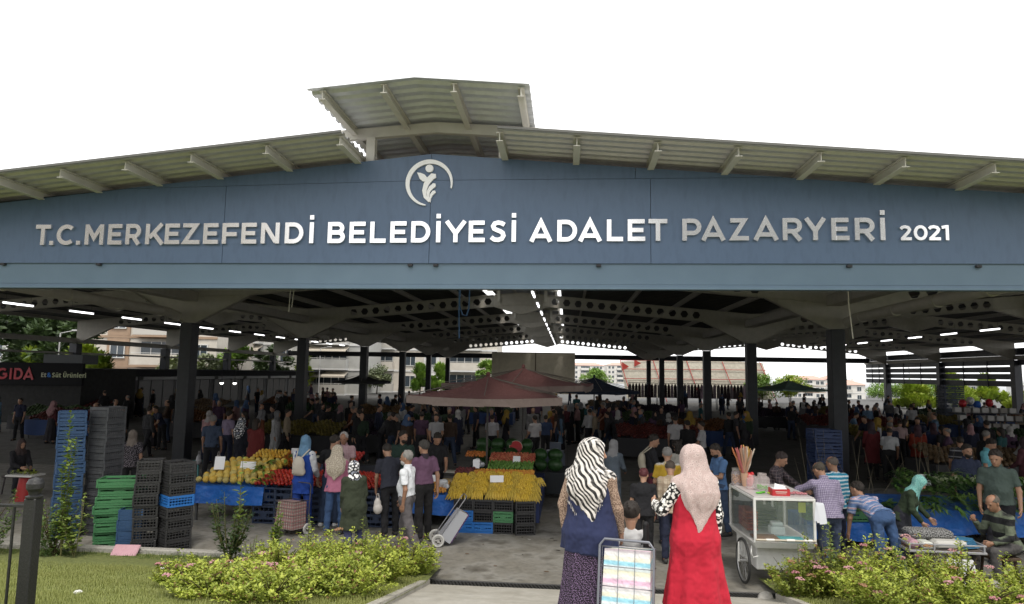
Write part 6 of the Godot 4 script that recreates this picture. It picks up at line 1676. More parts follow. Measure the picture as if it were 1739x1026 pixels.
func candy_cart() -> void:
	var white := grainy("cart_white", [lin(.62, .62, .60), lin(.74, .74, .72)], 0.03, 1.2, 0.4, 4)
	var o := thing("candy_cart", "white glazed street candy cart with bicycle wheels beside the right hand bushes", "cart", V(2.60, .03, -9.93), 3)
	var W := .82; var D := 1.15
	var g := B.new(); g.cham(V(W / 2 + .0, .385, -D / 2 - .1), V(W - .16, .34, D - .2), .012); part(o, "cabinet", g, white)
	g = B.new(); g.hexa([V(.02, .555, -D + .0), V(.02, .555, -.03), V(W - .02, .555, -.03), V(W - .02, .555, -D), V(-.03, .64, -D - .03), V(-.03, .64, .02), V(W + .03, .64, .02), V(W + .03, .64, -D - .03)]); part(o, "tray", g, white)
	for p in [V(0, 0, 0), V(W, 0, 0), V(0, 0, -D), V(W, 0, -D)]:
		g = B.new(); g.cham(V(p.x, .925, p.z), V(.034, .57, .034), .004); part(o, "post", g, white)
	g = B.new()
	for s in [0.0, -D]: g.cham(V(W / 2, 1.225, s), V(W + .034, .035, .036), .004)
	for s in [0.0, W]: g.cham(V(s, 1.2251, -D / 2), V(.0345, .0345, D - .038), .004)
	part(o, "top_frame", g, white)
	g = B.new(); g.cham(V(W / 2, 1.252, -D / 2), V(W + .01, .016, D + .01), .004); part(o, "top_board", g, grainy("cart_top", [lin(.45, .42, .42), lin(.55, .53, .53)], 0.04, 2.0, 0.35, 3))
	for q in [[V(W / 2, .925, .012), V(W - .04, .54, .004)], [V(W / 2, .925, -D - .012), V(W - .04, .54, .004)], [V(-.012, .925, -D / 2), V(.004, .54, D - .04)], [V(W + .012, .925, -D / 2), V(.004, .54, D - .04)]]:
		g = B.new(); g.box(q[0], q[1]); part(o, "glass_pane", g, pane_mat())
	for x in [.50, .62]:
		g = B.new(); g.box(V(x, .925, -D + .06), V(.03, .54, .02)); part(o, "inner_strip", g, white)
	var tyre := M(.03, .03, .03, .7); var rim := M(.45, .45, .45, .35, .7)
	spoked(o, V(-.08, .315, -.30), .315, 0, tyre, rim); spoked(o, V(W - .06, .315, -.62), .315, 0, tyre, rim)
	for x in [-.14, -.02]:
		g = B.new(); g.bar(V(x, .3, -.30), V(x, .57, -.3), .011, 6); part(o, "fork", g, white)
	g = B.new(); g.tube([V(-.02, .56, -.1), V(-.06, .5, .0), V(-.02, .42, -.06), V(.06, .44, -.06)], .009, 6); part(o, "hook", g, white)
	g = B.new(); g.bar(V(.0, .68, .035), V(W, .675, .035), .014, 8); part(o, "push_rod", g, M(.5, .45, .36, .4))
	for x in [.14, .42, .66]:
		g = B.new(); g.bar(V(x, .68, .035), V(x + .11, .68, .035), .018, 8); part(o, "rod_sleeve", g, M(.75, .73, .68, .4))
	var P := func(x: float, y: float, z: float) -> Vector3: return o.transform * V(x, y, z)
	# goods inside the glass
	g = B.new(); g.cham(V(0, .012, 0), V(.34, .02, .26), .004); whole("mat", g, M(.04, .36, .40), "turquoise cutting mat inside the candy cart", "mat", P.call(.55, .645, -.15))
	g = B.new(); g.cham(V(0, .018, 0), V(.34, .03, .3), .005); whole("wooden_tray", g, M(.16, .07, .035), "brown wooden tray inside the candy cart", "tray", P.call(.2, .645, -.2))
	g = B.new(); g.cham(V(0, .06, 0), V(.2, .12, .18), .015); g.cham(V(0, .15, 0), V(.16, .06, .14), .015); whole("foam_box", g, M(.5, .55, .54), "pale foam box inside the candy cart", "box", P.call(.47, .645, -.5))
	for k in 7:
		g = B.new(); g.cham(V(0, .02, 0), V(.17, .032, .5), .012)
		whole("wafer_packet", g, M(.22, .05, .035, .4) if k % 2 else M(.30, .08, .05, .4), "red brown packet in the pile inside the candy cart, %s" % ORD[6 - k], "packet", P.call(.14, .68 + .04 * k, -.75), 0, "packets piled inside the candy cart")
	for k in 5:
		g = B.new(); g.cham(V(0, .02, 0), V(.3, .036, .4), .015)
		whole("dark_packet", g, M(.05, .055, .055, .35), "dark grey packet in the pile inside the candy cart, %s" % ORD[4 - k], "packet", P.call(.42, .70 + .055 * k, -.9), 0, "dark packets inside the candy cart")
	# goods on top
	var jar := thing("jar", "clear jar of orange snacks at the back corner of the candy cart", "jar", P.call(.06, 1.262, -1.0))
	g = B.new(); g.lathe([Vector2(.001, 0), Vector2(.085, 0), Vector2(.09, .16), Vector2(.07, .2), Vector2(.07, .22)], 16); part(jar, "glass", g, pet_mat())
	g = B.new(); g.lathe([Vector2(.075, .22), Vector2(.075, .25), Vector2(.001, .252)], 16); part(jar, "lid", g, M(.25, .24, .22))
	g = B.new()
	for i in 26: g.ball(V(.05 * cos(i * 2.4), .03 + .0045 * i, .05 * sin(i * 2.4)), V(.022, .014, .022), 6, Basis.from_euler(Vector3(i, i * 2, 0)))
	var sn := part(jar, "snacks", g, M(.55, .24, .04)); sn.set_meta("kind", "stuff")
	for q in [[.17, -.62, .085, .2, "smaller clear plastic jar lying beside the big one on the candy cart"], [.28, -.5, .105, .25, "big clear plastic jar with green sweets on the candy cart"]]:
		jar = thing("jar", q[4], "jar", P.call(q[0], 1.262, q[1]))
		g = B.new(); g.lathe([Vector2(.001, 0), Vector2(q[2], .004), Vector2(q[2] * 1.05, q[3] * .4), Vector2(q[2], q[3] * .72), Vector2(q[2] * .6, q[3] * .86), Vector2(q[2] * .6, q[3])], 18); part(jar, "shell", g, pet_mat())
		if q[2] > .1:
			g = B.new()
			for i in 18: g.ball(V(.06 * cos(i * 2.4), .02 + .003 * i, .06 * sin(i * 2.4)), V(.022, .012, .018), 6, Basis.from_euler(Vector3(i, i * 2, 0)))
			part(jar, "sweets", g, M(.10, .42, .04)).set_meta("kind", "stuff")
	for i in 5:
		g = B.new(); g.ball(V(0, .015, 0), V(.05, .014, .02), 8)
		whole("candy_packet", g, M(.10, .45, .03, .4) if i < 3 else M(.4, .5, .03, .4), "bright green candy packet in front of the big jar on the candy cart", "candy", P.call(.13 + .05 * i, 1.262, -.2 - .04 * (i % 3)), 40 * i, "green candy packets on the cart")
	var bx := thing("red_box", "red cardboard box with white napkins on the front of the candy cart", "box", P.call(.40, 1.261, -.16), 2)
	g = B.new()
	for s in [[V(0, .045, .09), V(.24, .09, .006)], [V(0, .045, -.09), V(.24, .09, .006)], [V(-.12, .045, 0), V(.006, .09, .174)], [V(.12, .045, 0), V(.006, .09, .174)], [V(0, .004, 0), V(.23, .006, .17)]]: g.box(s[0], s[1])
	part(bx, "box", g, M(.45, .025, .03, .5))
	g = B.new(); g.box(V(0, .055, .0945), V(.16, .012, .002)); g.box(V(0, .03, .0945), V(.14, .006, .002)); part(bx, "print", g, M(.6, .5, .45))
	g = B.new(); g.hexa([V(-.09, .05, .05), V(-.09, .05, .06), V(.08, .05, .05), V(.08, .05, .04), V(-.06, .16, .0), V(-.06, .16, .01), V(.09, .12, -.01), V(.09, .12, -.02)]); g.box(V(0, .06, -.02), V(.2, .07, .1)); part(bx, "napkin", g, M(.85, .85, .87))
	g = B.new()
	for i in 14: g.ball(V(rng.randf_range(-.12, .12), .02, rng.randf_range(-.07, .07)), V(.03, .016, .02), 6, Basis(Vector3.UP, i * 1.1))
	whole("sweets", g, M(.42, .16, .18, .4), "loose pink wrapped sweets right of the red box on the candy cart", "sweets", P.call(.66, 1.262, -.22)).set_meta("kind", "stuff")
	var red := B.new(); red.ball(V(0, .1, 0), V(.07, .11, .06), 12); red.ball(V(-.04, .2, 0), V(.03, .03, .03), 8); red.ball(V(.045, .19, 0), V(.03, .03, .03), 8)
	whole("red_bag", red, M(.48, .02, .025, .4), "red bag of sweets with pale dots beside the lollipops", "bag", P.call(.2, 1.26, -.85))
	var lo := thing("lollipop_bunch", "upright bunch of twisted candy canes in orange, white and pink wrappers", "candy", P.call(.13, 1.262, -.85))
	var cs := [M(.46, .17, .07, .35), M(.52, .44, .36, .35), M(.36, .10, .10, .35), M(.50, .30, .08, .35), M(.42, .24, .16, .35)]
	for i in 26:
		var a := i * 2.4; var sp := .03 + .009 * i * .62
		g = B.new()
		var pts := []
		for k in 7: pts.append(V(cos(a) * sp * k / 6.0 + .008 * sin(k * 2.0 + i), .1 + .075 * k * (1.0 + .04 * (i % 4)), sin(a) * sp * k / 6.0 + .008 * cos(k * 2.0 + i)))
		g.tube(pts, [.006, .012, .016, .017, .017, .015, .008], 6); part(lo, "candy_cane", g, cs[i % 5])
	g = B.new(); g.lathe([Vector2(.03, 0), Vector2(.05, .1), Vector2(.06, .2)], 10); part(lo, "paper_wrap", g, M(.48, .30, .2))
	g = B.new()
	for i in 3: g.box(V(.02 * i, -.1 - .015 * i, .004 * i), V(.1, .26, .003), Basis(Vector3.BACK, .12 * i - .1))
	whole("paper_sheets", g, M(.72, .74, .80), "white printed paper sheets hanging from the right post of the candy cart", "paper", P.call(W + .05, 1.17, .03))
	g = B.new(); g.box(V(0, 0, 0), V(.1, .14, .006)); whole("yellow_card", g, M(.38, .42, .04), "yellow green card behind the glass at the right of the candy cart", "card", P.call(W - .12, 1.1, -.12))

func hand_cart() -> void:
	var st := M(.42, .42, .44, .45, .4)
	var o := thing("hand_cart", "low steel hand cart on spoked wheels below the turquoise headscarf", "cart", V(5.42, 0, -10.75), -2)
	var g := B.new()
	for z in [.28, -.28]:
		g = B.new(); g.cham(V(0, .50, z), V(1.06, .03, .03), .003); part(o, "rail", g, st)
		g = B.new(); g.cham(V(0, .60, z), V(1.06, .02, .02), .003); part(o, "rail", g, st)
		for i in 4:
			g = B.new(); g.box(V(-.5 + .333 * i, .55, z), V(.02, .085, .018)); part(o, "upright", g, st)
	for x in [-.52, .52]:
		g = B.new(); g.cham(V(x, .5, 0), V(.03, .032, .53), .003); g.cham(V(x, .6, 0), V(.02, .022, .535), .003); part(o, "end_rail", g, st)
	g = B.new(); g.box(V(0, .517, 0), V(1.0, .006, .5)); part(o, "bed", g, M(.16, .13, .1))
	spoked(o, V(.0, .28, .2), .28, PI / 2, M(.03, .03, .03), M(.5, .5, .5, .35, .6)); spoked(o, V(.0, .28, -.24), .28, PI / 2, M(.03, .03, .03), M(.5, .5, .5, .35, .6))
	for z in [.24, -.2]:
		g = B.new(); g.bar(V(.04, .28, z), V(.06, .49, z), .014, 6); part(o, "leg", g, st)
	var P := func(x: float, y: float, z: float) -> Vector3: return o.transform * V(x, y, z)
	var mk := func(s: Vector3) -> B:
		var q := B.new(); q.cham(V(0, s.y / 2, 0), s, minf(s.y, s.z) * .3)
		return q
	whole("towel_bundle", mk.call(V(.14, .12, .3)), M(.42, .25, .30), "folded pink towel bundle at the left end of the hand cart", "towels", P.call(-.41, .52, .1))
	whole("towel_bundle", mk.call(V(.17, .1, .34)), M(.58, .60, .55), "white and green towel bundle next to the pink one on the hand cart", "towels", P.call(-.24, .52, .1))
	whole("sack", mk.call(V(.46, .12, .26)), M(.50, .49, .46), "long pale plastic wrapped bundle on the middle of the hand cart", "bundle", P.call(.1, .52, .1))
	whole("cloth_pile", mk.call(V(.62, .12, .3)), cellpat("black_white_cloth", [Color(.6, .6, .6), Color(.06, .06, .06), Color(.3, .3, .3)], [0.0, .4, .7], 0.05, 5.0, 14), "pile of black and white patterned cloth on the hand cart", "cloth", P.call(-.1, .63, -.06))
	var bb := B.new()
	for i in 7: bb.cham(V(.01 * i, .02 + .016 * i, -.01 * i), V(.34 - .02 * i, .014, .2), .004, Basis(Vector3.UP, .1 * i))
	whole("hanger_bundle", bb, M(.05, .18, .32, .4), "stack of light blue plastic packets at the right end of the hand cart", "packets", P.call(.32, .53, .12), 20)

func trolley(o: Node3D, base: Vector3, lean: float, turn: float, w: float, d: float, h: float, bag: Material, back: Material, frame: Material, wheel_r: float, wire: bool, handle: float, thick := .009) -> void:
	var b := Basis(Vector3.UP, turn) * Basis(Vector3.RIGHT, lean)
	var p := func(x: float, y: float, z: float) -> Vector3: return base + b * V(x, y, z)
	var g := B.new()
	var lo := .12
	g.hexa([p.call(-w / 2, lo, -d / 2), p.call(-w / 2, lo, d / 2), p.call(w / 2, lo, d / 2), p.call(w / 2, lo, -d / 2), p.call(-w / 2 + .015, lo + h, -d / 2 + .02), p.call(-w / 2 + .015, lo + h - .02, d / 2 - .01), p.call(w / 2 - .015, lo + h - .02, d / 2 - .01), p.call(w / 2 - .015, lo + h, -d / 2 + .02)])
	part(o, "bag", g, bag)
	if back:
		g = B.new(); g.hexa([p.call(-w / 2 + .01, lo + .02, -d / 2 - .02), p.call(-w / 2 + .01, lo + .02, -d / 2 - .002), p.call(w / 2 - .01, lo + .02, -d / 2 - .002), p.call(w / 2 - .01, lo + .02, -d / 2 - .02), p.call(-w / 2 + .02, lo + h + .01, -d / 2), p.call(-w / 2 + .02, lo + h + .01, -d / 2 + .016), p.call(w / 2 - .02, lo + h + .01, -d / 2 + .016), p.call(w / 2 - .02, lo + h + .01, -d / 2)])
		part(o, "bag_flap", g, back)
	g = B.new()
	var z := d / 2 + .03
	g.tube([p.call(-w / 2 - .02, .06, z), p.call(-w / 2 - .02, handle - .05, z), p.call(-w / 2 + .02, handle, z), p.call(w / 2 - .02, handle, z), p.call(w / 2 + .02, handle - .05, z), p.call(w / 2 + .02, .06, z)], thick, 8); part(o, "handle_frame", g, frame)
	if wire:
		for k in 5:
			g = B.new()
			var y := lo + h * k / 4.0
			var e := .012
			g.tube([p.call(-w / 2 - e, y, -d / 2 - e), p.call(w / 2 + e, y, -d / 2 - e), p.call(w / 2 + e, y, d / 2 + e), p.call(-w / 2 - e, y, d / 2 + e), p.call(-w / 2 - e, y, -d / 2 - e)], .0035 if k < 4 else .006, 5); part(o, "wire_hoop", g, frame)
		var n := 3 if thick > .0095 else 9
		for k in n + 1:
			for s in [-1, 1]:
				g = B.new(); var x := lerpf(-w / 2, w / 2, float(k) / n)
				g.bar(p.call(x, lo, s * (d / 2 + .013)), p.call(x, lo + h, s * (d / 2 + .013)), .0028, 5); part(o, "wire", g, frame)
	g = B.new(); g.bar(p.call(-w / 2 - .05, wheel_r * .4, d / 2), p.call(w / 2 + .05, wheel_r * .4, d / 2), .008, 6); part(o, "axle", g, frame)
	for s in [-1, 1]:
		var at: Vector3 = p.call(s * (w / 2 + .045), wheel_r * .4, d / 2)
		at.y = base.y + wheel_r
		spoked(o, at, wheel_r, turn, M(.50, .50, .48, .6), M(.40, .39, .37), 5, .02)

func clutter() -> void:
	candy_cart(); hand_cart()
	# ---- striped trolley between the two women
	var pastel := pattern("pastel_bag", 128, 3.6, func(_u, v):
		var c := [Color(.30, .60, .72), Color(.66, .74, .76), Color(.76, .75, .58), Color(.76, .74, .72), Color(.70, .46, .60), Color(.74, .66, .70), Color(.76, .76, .76), Color(.74, .73, .60)]
		var q := fposmod(v, 1.0) * 8.0
		return c[int(q) % 8].lerp(c[(int(q) + 1) % 8], smoothstep(.55, 1.0, q - floor(q))), .45)
	var o := thing("shopping_trolley", "wire shopping trolley with a pastel striped bag behind the zebra headscarf woman", "shopping trolley", Vector3.ZERO)
	trolley(o, V(.50, slope_y(-6.0), -5.92), -.20, -.22, .41, .28, .62, pastel, null, M(.20, .21, .24, .4, .6), .07, true, .80, .011)
	var g := B.new(); g.bar(V(0, 0, 0), V(0, .34, 0), .026, 10); g.ball(V(0, .35, 0), V(.03, .03, .03), 8)
	whole("umbrella", g, M(.012, .012, .014), "folded black umbrella standing in the striped shopping trolley", "umbrella", V(.70, 1.27, -6.30))
	# ---- plaid wire cart at the tomato stall, silver trolley of the mauve polo shirt
	var plaid := check("plaid_bag", 9.0, Color(.45, .36, .33), Color(.30, .09, .10), Color(.06, .10, .08), 2.0)
	o = thing("shopping_trolley", "wire shopping cart with a red plaid bag held by the man in black", "shopping trolley", Vector3.ZERO)
	trolley(o, V(-4.97, 0, -12.15), .06, 2.75, .42, .34, .48, plaid, null, M(.10, .09, .085, .5, .3), .10, true, .90, .009)
	o = thing("shopping_trolley", "silver grey shopping trolley with a purple patterned flap leaning at the mauve polo shirt", "shopping trolley", Vector3.ZERO)
	trolley(o, V(-2.18, 0, -11.85), -.62, -1.25, .30, .20, .56, M(.36, .37, .40, .4), cellpat("purple_flap", [Color(.45, .30, .50), Color(.16, .05, .20), Color(.28, .14, .32)], [0.0, .4, .7], .05, 6.0, 16), M(.30, .30, .32, .4, .5), .11, false, .92)
	# ---- carrier bags in hands
	for q in [[V(-3.36, .62, -12.1), .62, .58, .55, "thin white carrier bag hanging from the charcoal tee shirt man's hand"], [V(-9.13, .62, -17.4), .4, .36, .33, "carrier bag in the blue polo shirt man's left hand"], [V(-9.72, .6, -17.5), .3, .3, .32, "pale carrier bag in the blue polo shirt man's right hand"]]:
		g = B.new(); g.ball(V(0, -.05, 0), V(.07, .14, .06), 10); g.ball(V(.01, -.1, .01), V(.085, .1, .07), 10); g.tube([V(-.03, .06, 0), V(-.012, .16, 0), V(.012, .16, 0), V(.03, .06, 0)], .008, 5)
		whole("carrier_bag", g, M(q[1], q[2], q[3], .35), q[4], "bag", q[0])
	# ---- iron fence at the lower left
	var black := grainy("iron", [lin(.012, .012, .013), lin(.03, .03, .032)], 0.05, 3.0, 0.45, 3, .3)
	o = thing("iron_fence", "black iron fence with a ball topped post and thin bars at the lower left", "fence", V(-4.48, .80, -5.5), 0)
	g = B.new(); g.cham(V(0, .52, 0), V(.105, 1.04, .105), .008); part(o, "post", g, black)
	g = B.new(); g.lathe([Vector2(.062, 1.04), Vector2(.066, 1.055), Vector2(.04, 1.065), Vector2(.045, 1.09), Vector2(.064, 1.12), Vector2(.066, 1.16), Vector2(.05, 1.195), Vector2(.001, 1.212)], 18); part(o, "finial", g, black)
	for y in [.97, .12]:
		g = B.new(); g.cham(V(-1.55, y, 0), V(3.0, .025, .03), .003); part(o, "rail", g, black)
	for i in 17:
		g = B.new(); g.cham(V(-.17 - .165 * i, .545, 0), V(.018, .83, .018), .002); part(o, "bar", g, black)
	# ---- things round the left crates
	o = thing("red_pedestal", "red tapered pedestal with a white board of vegetables beside the seated woman", "stand", V(-11.9, 0, -14.3))
	g = B.new(); g.lathe([Vector2(.17, 0), Vector2(.11, .52), Vector2(.001, .52)], 14); part(o, "base", g, M(.34, .02, .02, .5))
	g = B.new(); g.cham(V(0, .545, 0), V(.62, .04, .42), .01); part(o, "board", g, M(.55, .54, .52))
	for i in 6: whole("green_leaves", leaves_bunch(7, .16, .02, 2.5, 70 + i), M(.22, .26, .04, .6), "small leafy vegetable on the white board of the red pedestal", "vegetables", V(-12.1 + .08 * i, .58, -14.3), 50 * i, "vegetables on the white board")
	o = thing("stool", "low stool under the seated woman in black", "stool", V(-12.78, 0, -15.03))
	g = B.new(); g.cham(V(0, .40, 0), V(.36, .04, .36), .01); part(o, "seat", g, M(.06, .05, .05))
	for q in [[-1, -1], [1, -1], [1, 1], [-1, 1]]:
		g = B.new(); g.bar(V(q[0] * .15, 0, q[1] * .15), V(q[0] * .12, .39, q[1] * .12), .02); part(o, "leg", g, M(.06, .05, .05))
	o = thing("stool", "pale turquoise plastic stool behind the left column", "stool", V(-9.95, 0, -17.8))
	g = B.new(); g.cham(V(0, .45, 0), V(.34, .04, .34), .01); part(o, "seat", g, M(.10, .30, .30))
	for q in [[-1, -1], [1, -1], [1, 1], [-1, 1]]:
		g = B.new(); g.bar(V(q[0] * .16, 0, q[1] * .16), V(q[0] * .12, .44, q[1] * .12), .025); part(o, "leg", g, M(.10, .30, .30))
	o = thing("stool", "wooden stool under the man in the striped jumper", "stool", V(6.28, 0, -10.77))
	g = B.new(); g.cham(V(0, .40, 0), V(.4, .05, .4), .01); part(o, "seat", g, M(.08, .05, .03))
	for q in [[-1, -1], [1, -1], [1, 1], [-1, 1]]:
		g = B.new(); g.bar(V(q[0] * .17, 0, q[1] * .17), V(q[0] * .14, .39, q[1] * .14), .02); part(o, "leg", g, M(.08, .05, .03))
	table("greens_table", "low dark table with greens at the far left edge", -15.0, -12.9, -13.4, -14.2, .42, .3, M(.06, .06, .06))
	for i in 14: whole("green_bunch", leaves_bunch(10, .34, .03, 1.2, 90 + i), M(.14, .22, .03, .6), "leafy green bunch on the low dark table at the left edge", "vegetables", V(-14.7 + .14 * i, .46 + .04 * (i % 3), -13.5), 70 * i, "greens at the left edge")
	g = B.new(); g.cham(Vector3.ZERO, V(.40, .035, .30), .012, Basis(Vector3.RIGHT, .75))
	whole("pink_board", g, grainy("pink", [lin(.46, .25, .30), lin(.56, .34, .38)], .04, 2.0, .7, 3), "pale pink board leaning on the kerb below the green crates", "board", V(-6.78, .10, -10.22), 4)
	var lit := [[V(-5.6, .17, -9.3), "crumpled white paper scrap on the lawn near the pink board"], [V(-5.05, .62, -6.9), "white paper scrap at the bottom of the lawn"], [V(-4.75, .22, -9.6), "small white litter near the flower heads"], [V(1.95, .12, -9.2), "white scrap on the ramp left of the pale stones"]]
	for i in 4:
		g = B.new(); g.ball(Vector3.ZERO, V(.05, .015, .035), 6, Basis(Vector3.RIGHT, .4)); whole("litter", g, M(.7, .7, .68), lit[i][1], "litter", lit[i][0], 40 * i)
	for q in [[V(2.62, .04, -9.55), V(.13, .08, .1), "pale angular stone left of the right hand bushes"], [V(2.85, .06, -9.35), V(.12, .09, .09), "second pale stone tucked under the right hand bushes"]]:
		g = B.new(); g.ball(Vector3.ZERO, q[1], 7, Basis.from_euler(Vector3(.4, .7, .2))); whole("stone", g, grainy("stone", [lin(.38, .36, .33), lin(.52, .50, .46)], .05, 3.0, .9, 4, .5), q[2], "stone", q[0])
	o = thing("sign_board", "small white folding board with a dark oval picture in the right hand bushes", "sign", V(5.28, .12, -9.9), -6)
	g = B.new()
	g.hexa([V(-.2, 0, .10), V(-.2, 0, .12), V(.2, 0, .12), V(.2, 0, .10), V(-.16, .42, -.02), V(-.16, .42, 0), V(.16, .42, 0), V(.16, .42, -.02)]); part(o, "board", g, M(.66, .66, .68))
	g = B.new(); g.hexa([V(-.2, 0, -.2), V(-.2, 0, -.18), V(.2, 0, -.18), V(.2, 0, -.2), V(-.16, .42, -.04), V(-.16, .42, -.022), V(.16, .42, -.022), V(.16, .42, -.04)]); part(o, "rear_board", g, M(.5, .5, .5))
	g = B.new(); g.ball(V(-.06, .12, .09), V(.045, .07, .012), 10); part(o, "picture", g, M(.04, .03, .06))
	for i in 34:   # trodden leaves and scraps on the concrete
		var r2 := RandomNumberGenerator.new(); r2.seed = 900 + i
		g = B.new(); g.ball(Vector3.ZERO, V(r2.randf_range(.015, .05), .005, r2.randf_range(.01, .03)), 6)
		whole("scrap", g, [M(.06, .055, .045), M(.07, .10, .03), M(.45, .44, .42), M(.12, .08, .05)][i % 4], "small %s trodden into the concrete floor" % ["dark scrap", "green leaf scrap", "pale paper scrap", "brown scrap"][i % 4], "litter", V(r2.randf_range(-5.5, 2.2), .006, r2.randf_range(-12.6, -10.0)), r2.randf() * 360, ["dark scraps", "leaf scraps", "paper scraps", "brown scraps"][i % 4] + " on the floor")
	# ---- cables and the blue rope under the fascia
	for q in [[[V(-4.95, 4.7, -11.6), V(-4.94, 4.3, -11.6), V(-4.95, 3.96, -11.6)], .008, M(.45, .43, .38), "thin pale cable end hanging under the sign, left one of a pair"], [[V(-4.86, 4.7, -11.6), V(-4.88, 4.3, -11.6), V(-4.9, 4.05, -11.6)], .008, M(.45, .43, .38), "thin pale cable end hanging under the sign, right one of a pair"], [[V(4.62, 4.8, -11.6), V(4.63, 4.2, -11.6), V(4.68, 3.6, -11.6)], .010, M(.5, .48, .42), "pale cable hanging beside the right hand column"]]:
		g = B.new(); g.tube(q[0], q[1], 6); whole("hanging_cable", g, q[2], q[3], "cable")
	g = B.new(); g.tube([V(-2.05, 4.8, -12.5), V(-2.05, 4.2, -12.5), V(-2.03, 3.57, -12.5)], .012, 6); g.tube([V(-2.02, 4.8, -12.5), V(-2.04, 4.2, -12.5), V(-1.98, 4.02, -12.5), V(-1.9, 4.0, -12.5), V(-1.86, 4.15, -12.5), V(-1.85, 4.8, -12.5)], .014, 6)
	whole("rope", g, M(.06, .14, .30), "looped blue rope hanging below the emblem", "rope")
	# ---- dry stalks in the dark behind the turquoise headscarf
	o = thing("dry_stalks", "tangle of tall dry stalks standing in the dark on the right", "plant", V(6.2, 0, -14.6))
	var r := RandomNumberGenerator.new(); r.seed = 12
	for i in 26:
		var a := V(r.randf_range(-1.3, 1.6), 0, r.randf_range(-.5, .5))
		g = B.new(); g.tube([a, a + V(r.randf_range(-.15, .15), .7, 0), a + V(r.randf_range(-.4, .4), r.randf_range(1.1, 1.9), r.randf_range(-.2, .2))], [.008, .006, .002], 5); part(o, "stalk", g, M(.14, .12, .08))

# ---------------------------------------------------------------- garden in front
func leaf_mesh(l: float, w: float, fold := .25) -> Mesh:
	var g := B.new()
	var a := V(0, 0, 0); var e := V(0, 0, l)
	for s in [-1.0, 1.0]:
		var p := V(s * w, fold * w, l * .35); var q := V(s * w * .75, fold * w, l * .68)
		if s > 0: g.quad(a, p, q, e)
		else: g.quad(a, e, q, p)
	return g.mesh()
func leaf_mat() -> StandardMaterial3D:
	if not mats.has("leaf"):
		var m := StandardMaterial3D.new()
		m.vertex_color_use_as_albedo = true; m.roughness = .55
		m.backlight_enabled = true; m.backlight = lin(.20, .24, .04)
		mats["leaf"] = m
	return mats["leaf"]
func bush(label: String, at: Vector3, rx: float, rz: float, h: float, n: int, dark: Color, light: Color, flowers: int, sd: int, called := "spirea_bush", leaf := .042) -> void:
	var o := thing(called, label, "bush", at)
	var r := RandomNumberGenerator.new(); r.seed = sd
	for i in 7:
		var g := B.new()
		var a := r.randf() * TAU
		g.tube([V(0, 0, 0), V(cos(a) * rx * .3, h * .5, sin(a) * rz * .3), V(cos(a) * rx * .7, h * .95, sin(a) * rz * .7)], [.012, .008, .003], 5)
		part(o, "stem", g, M(.07, .05, .025))
	var xs := []; var cs := []
	var shoots := []
	for i in maxi(9, n / 60): shoots.append([r.randf() * TAU, sqrt(r.randf()), r.randf_range(.62, 1.02) if r.randf() < .85 else r.randf_range(1.05, 1.4), r.randf()])
	for i in n:
		var s: Array = shoots[r.randi() % shoots.size()]
		var t := pow(r.randf(), .6)
		var rr: float = s[1] * (.35 + .65 * t)
		var hh: float = h * s[2] * (1.0 - .35 * s[1] * s[1]) * t
		var p := V(cos(s[0]) * rx * rr + r.randf_range(-.035, .035), hh + .01, sin(s[0]) * rz * rr + r.randf_range(-.035, .035))
		var yaw := r.randf() * TAU
		var b := Basis(Vector3.UP, yaw) * Basis(Vector3.RIGHT, r.randf_range(-.9, .35)) * Basis(Vector3.BACK, r.randf_range(-.6, .6))
		var sc := r.randf_range(.6, 1.25)
		xs.append(Transform3D(b.scaled(Vector3.ONE * sc), p))
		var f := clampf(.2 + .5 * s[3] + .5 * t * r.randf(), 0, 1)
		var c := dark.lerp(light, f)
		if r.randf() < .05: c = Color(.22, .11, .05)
		cs.append(c)
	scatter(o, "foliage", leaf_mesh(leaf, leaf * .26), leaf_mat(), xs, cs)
	for i in flowers:
		var s: Array = shoots[(i * 3) % shoots.size()]
		var p := V(cos(s[0]) * rx * s[1], h * s[2] * (1.0 - .35 * s[1] * s[1]) + .03, sin(s[0]) * rz * s[1])
		var g := B.new()
		for k in 22:
			var a := r.randf() * TAU; var q := sqrt(r.randf()) * .055
			g.ball(p + V(cos(a) * q, .02 - q * q * 5.0 + r.randf_range(-.008, .008), sin(a) * q), V(.012, .009, .012), 6)
		part(o, "flower_head", g, [M(.50, .27, .28, .8), M(.42, .19, .20, .8), M(.30, .17, .09, .8)][i % 3])
func sprig(label: String, at: Vector3, h: float, stems: int, n: int, leaf: float, col: Color, col2: Color, spread: float, sd: int) -> void:
	var o := thing("tall_plant", label, "plant", at)
	var r := RandomNumberGenerator.new(); r.seed = sd
	var xs := []; var cs := []
	for i in stems:
		var a := r.randf() * TAU
		var hh := h * (1.0 if i == 0 else r.randf_range(.5, .92))
		var tip := V(cos(a) * spread * (0.25 if i == 0 else 1.0), hh, sin(a) * spread * .6)
		var mid := tip * .5 + V(cos(a) * spread * .12, 0, 0)
		var g := B.new(); g.tube([Vector3.ZERO, mid, tip], [.011, .008, .003], 5)
		part(o, "stem", g, M(.12, .12, .04))
		for k in n:
			var t := .18 + .82 * k / n
			var p := mid * (2.0 * t) if t < .5 else mid.lerp(tip, 2.0 * t - 1.0)
			var b := Basis(Vector3.UP, k * 2.4 + r.randf()) * Basis(Vector3.RIGHT, r.randf_range(-.7, .2))
			xs.append(Transform3D(b.scaled(Vector3.ONE * r.randf_range(.6, 1.2) * (1.15 - .5 * t)), p + V(r.randf_range(-1, 1), r.randf_range(-.5, .5), r.randf_range(-1, 1)) * spread * .22)); cs.append(col.lerp(col2, r.randf()))
	scatter(o, "leaves", leaf_mesh(leaf, leaf * .28), leaf_mat(), xs, cs)
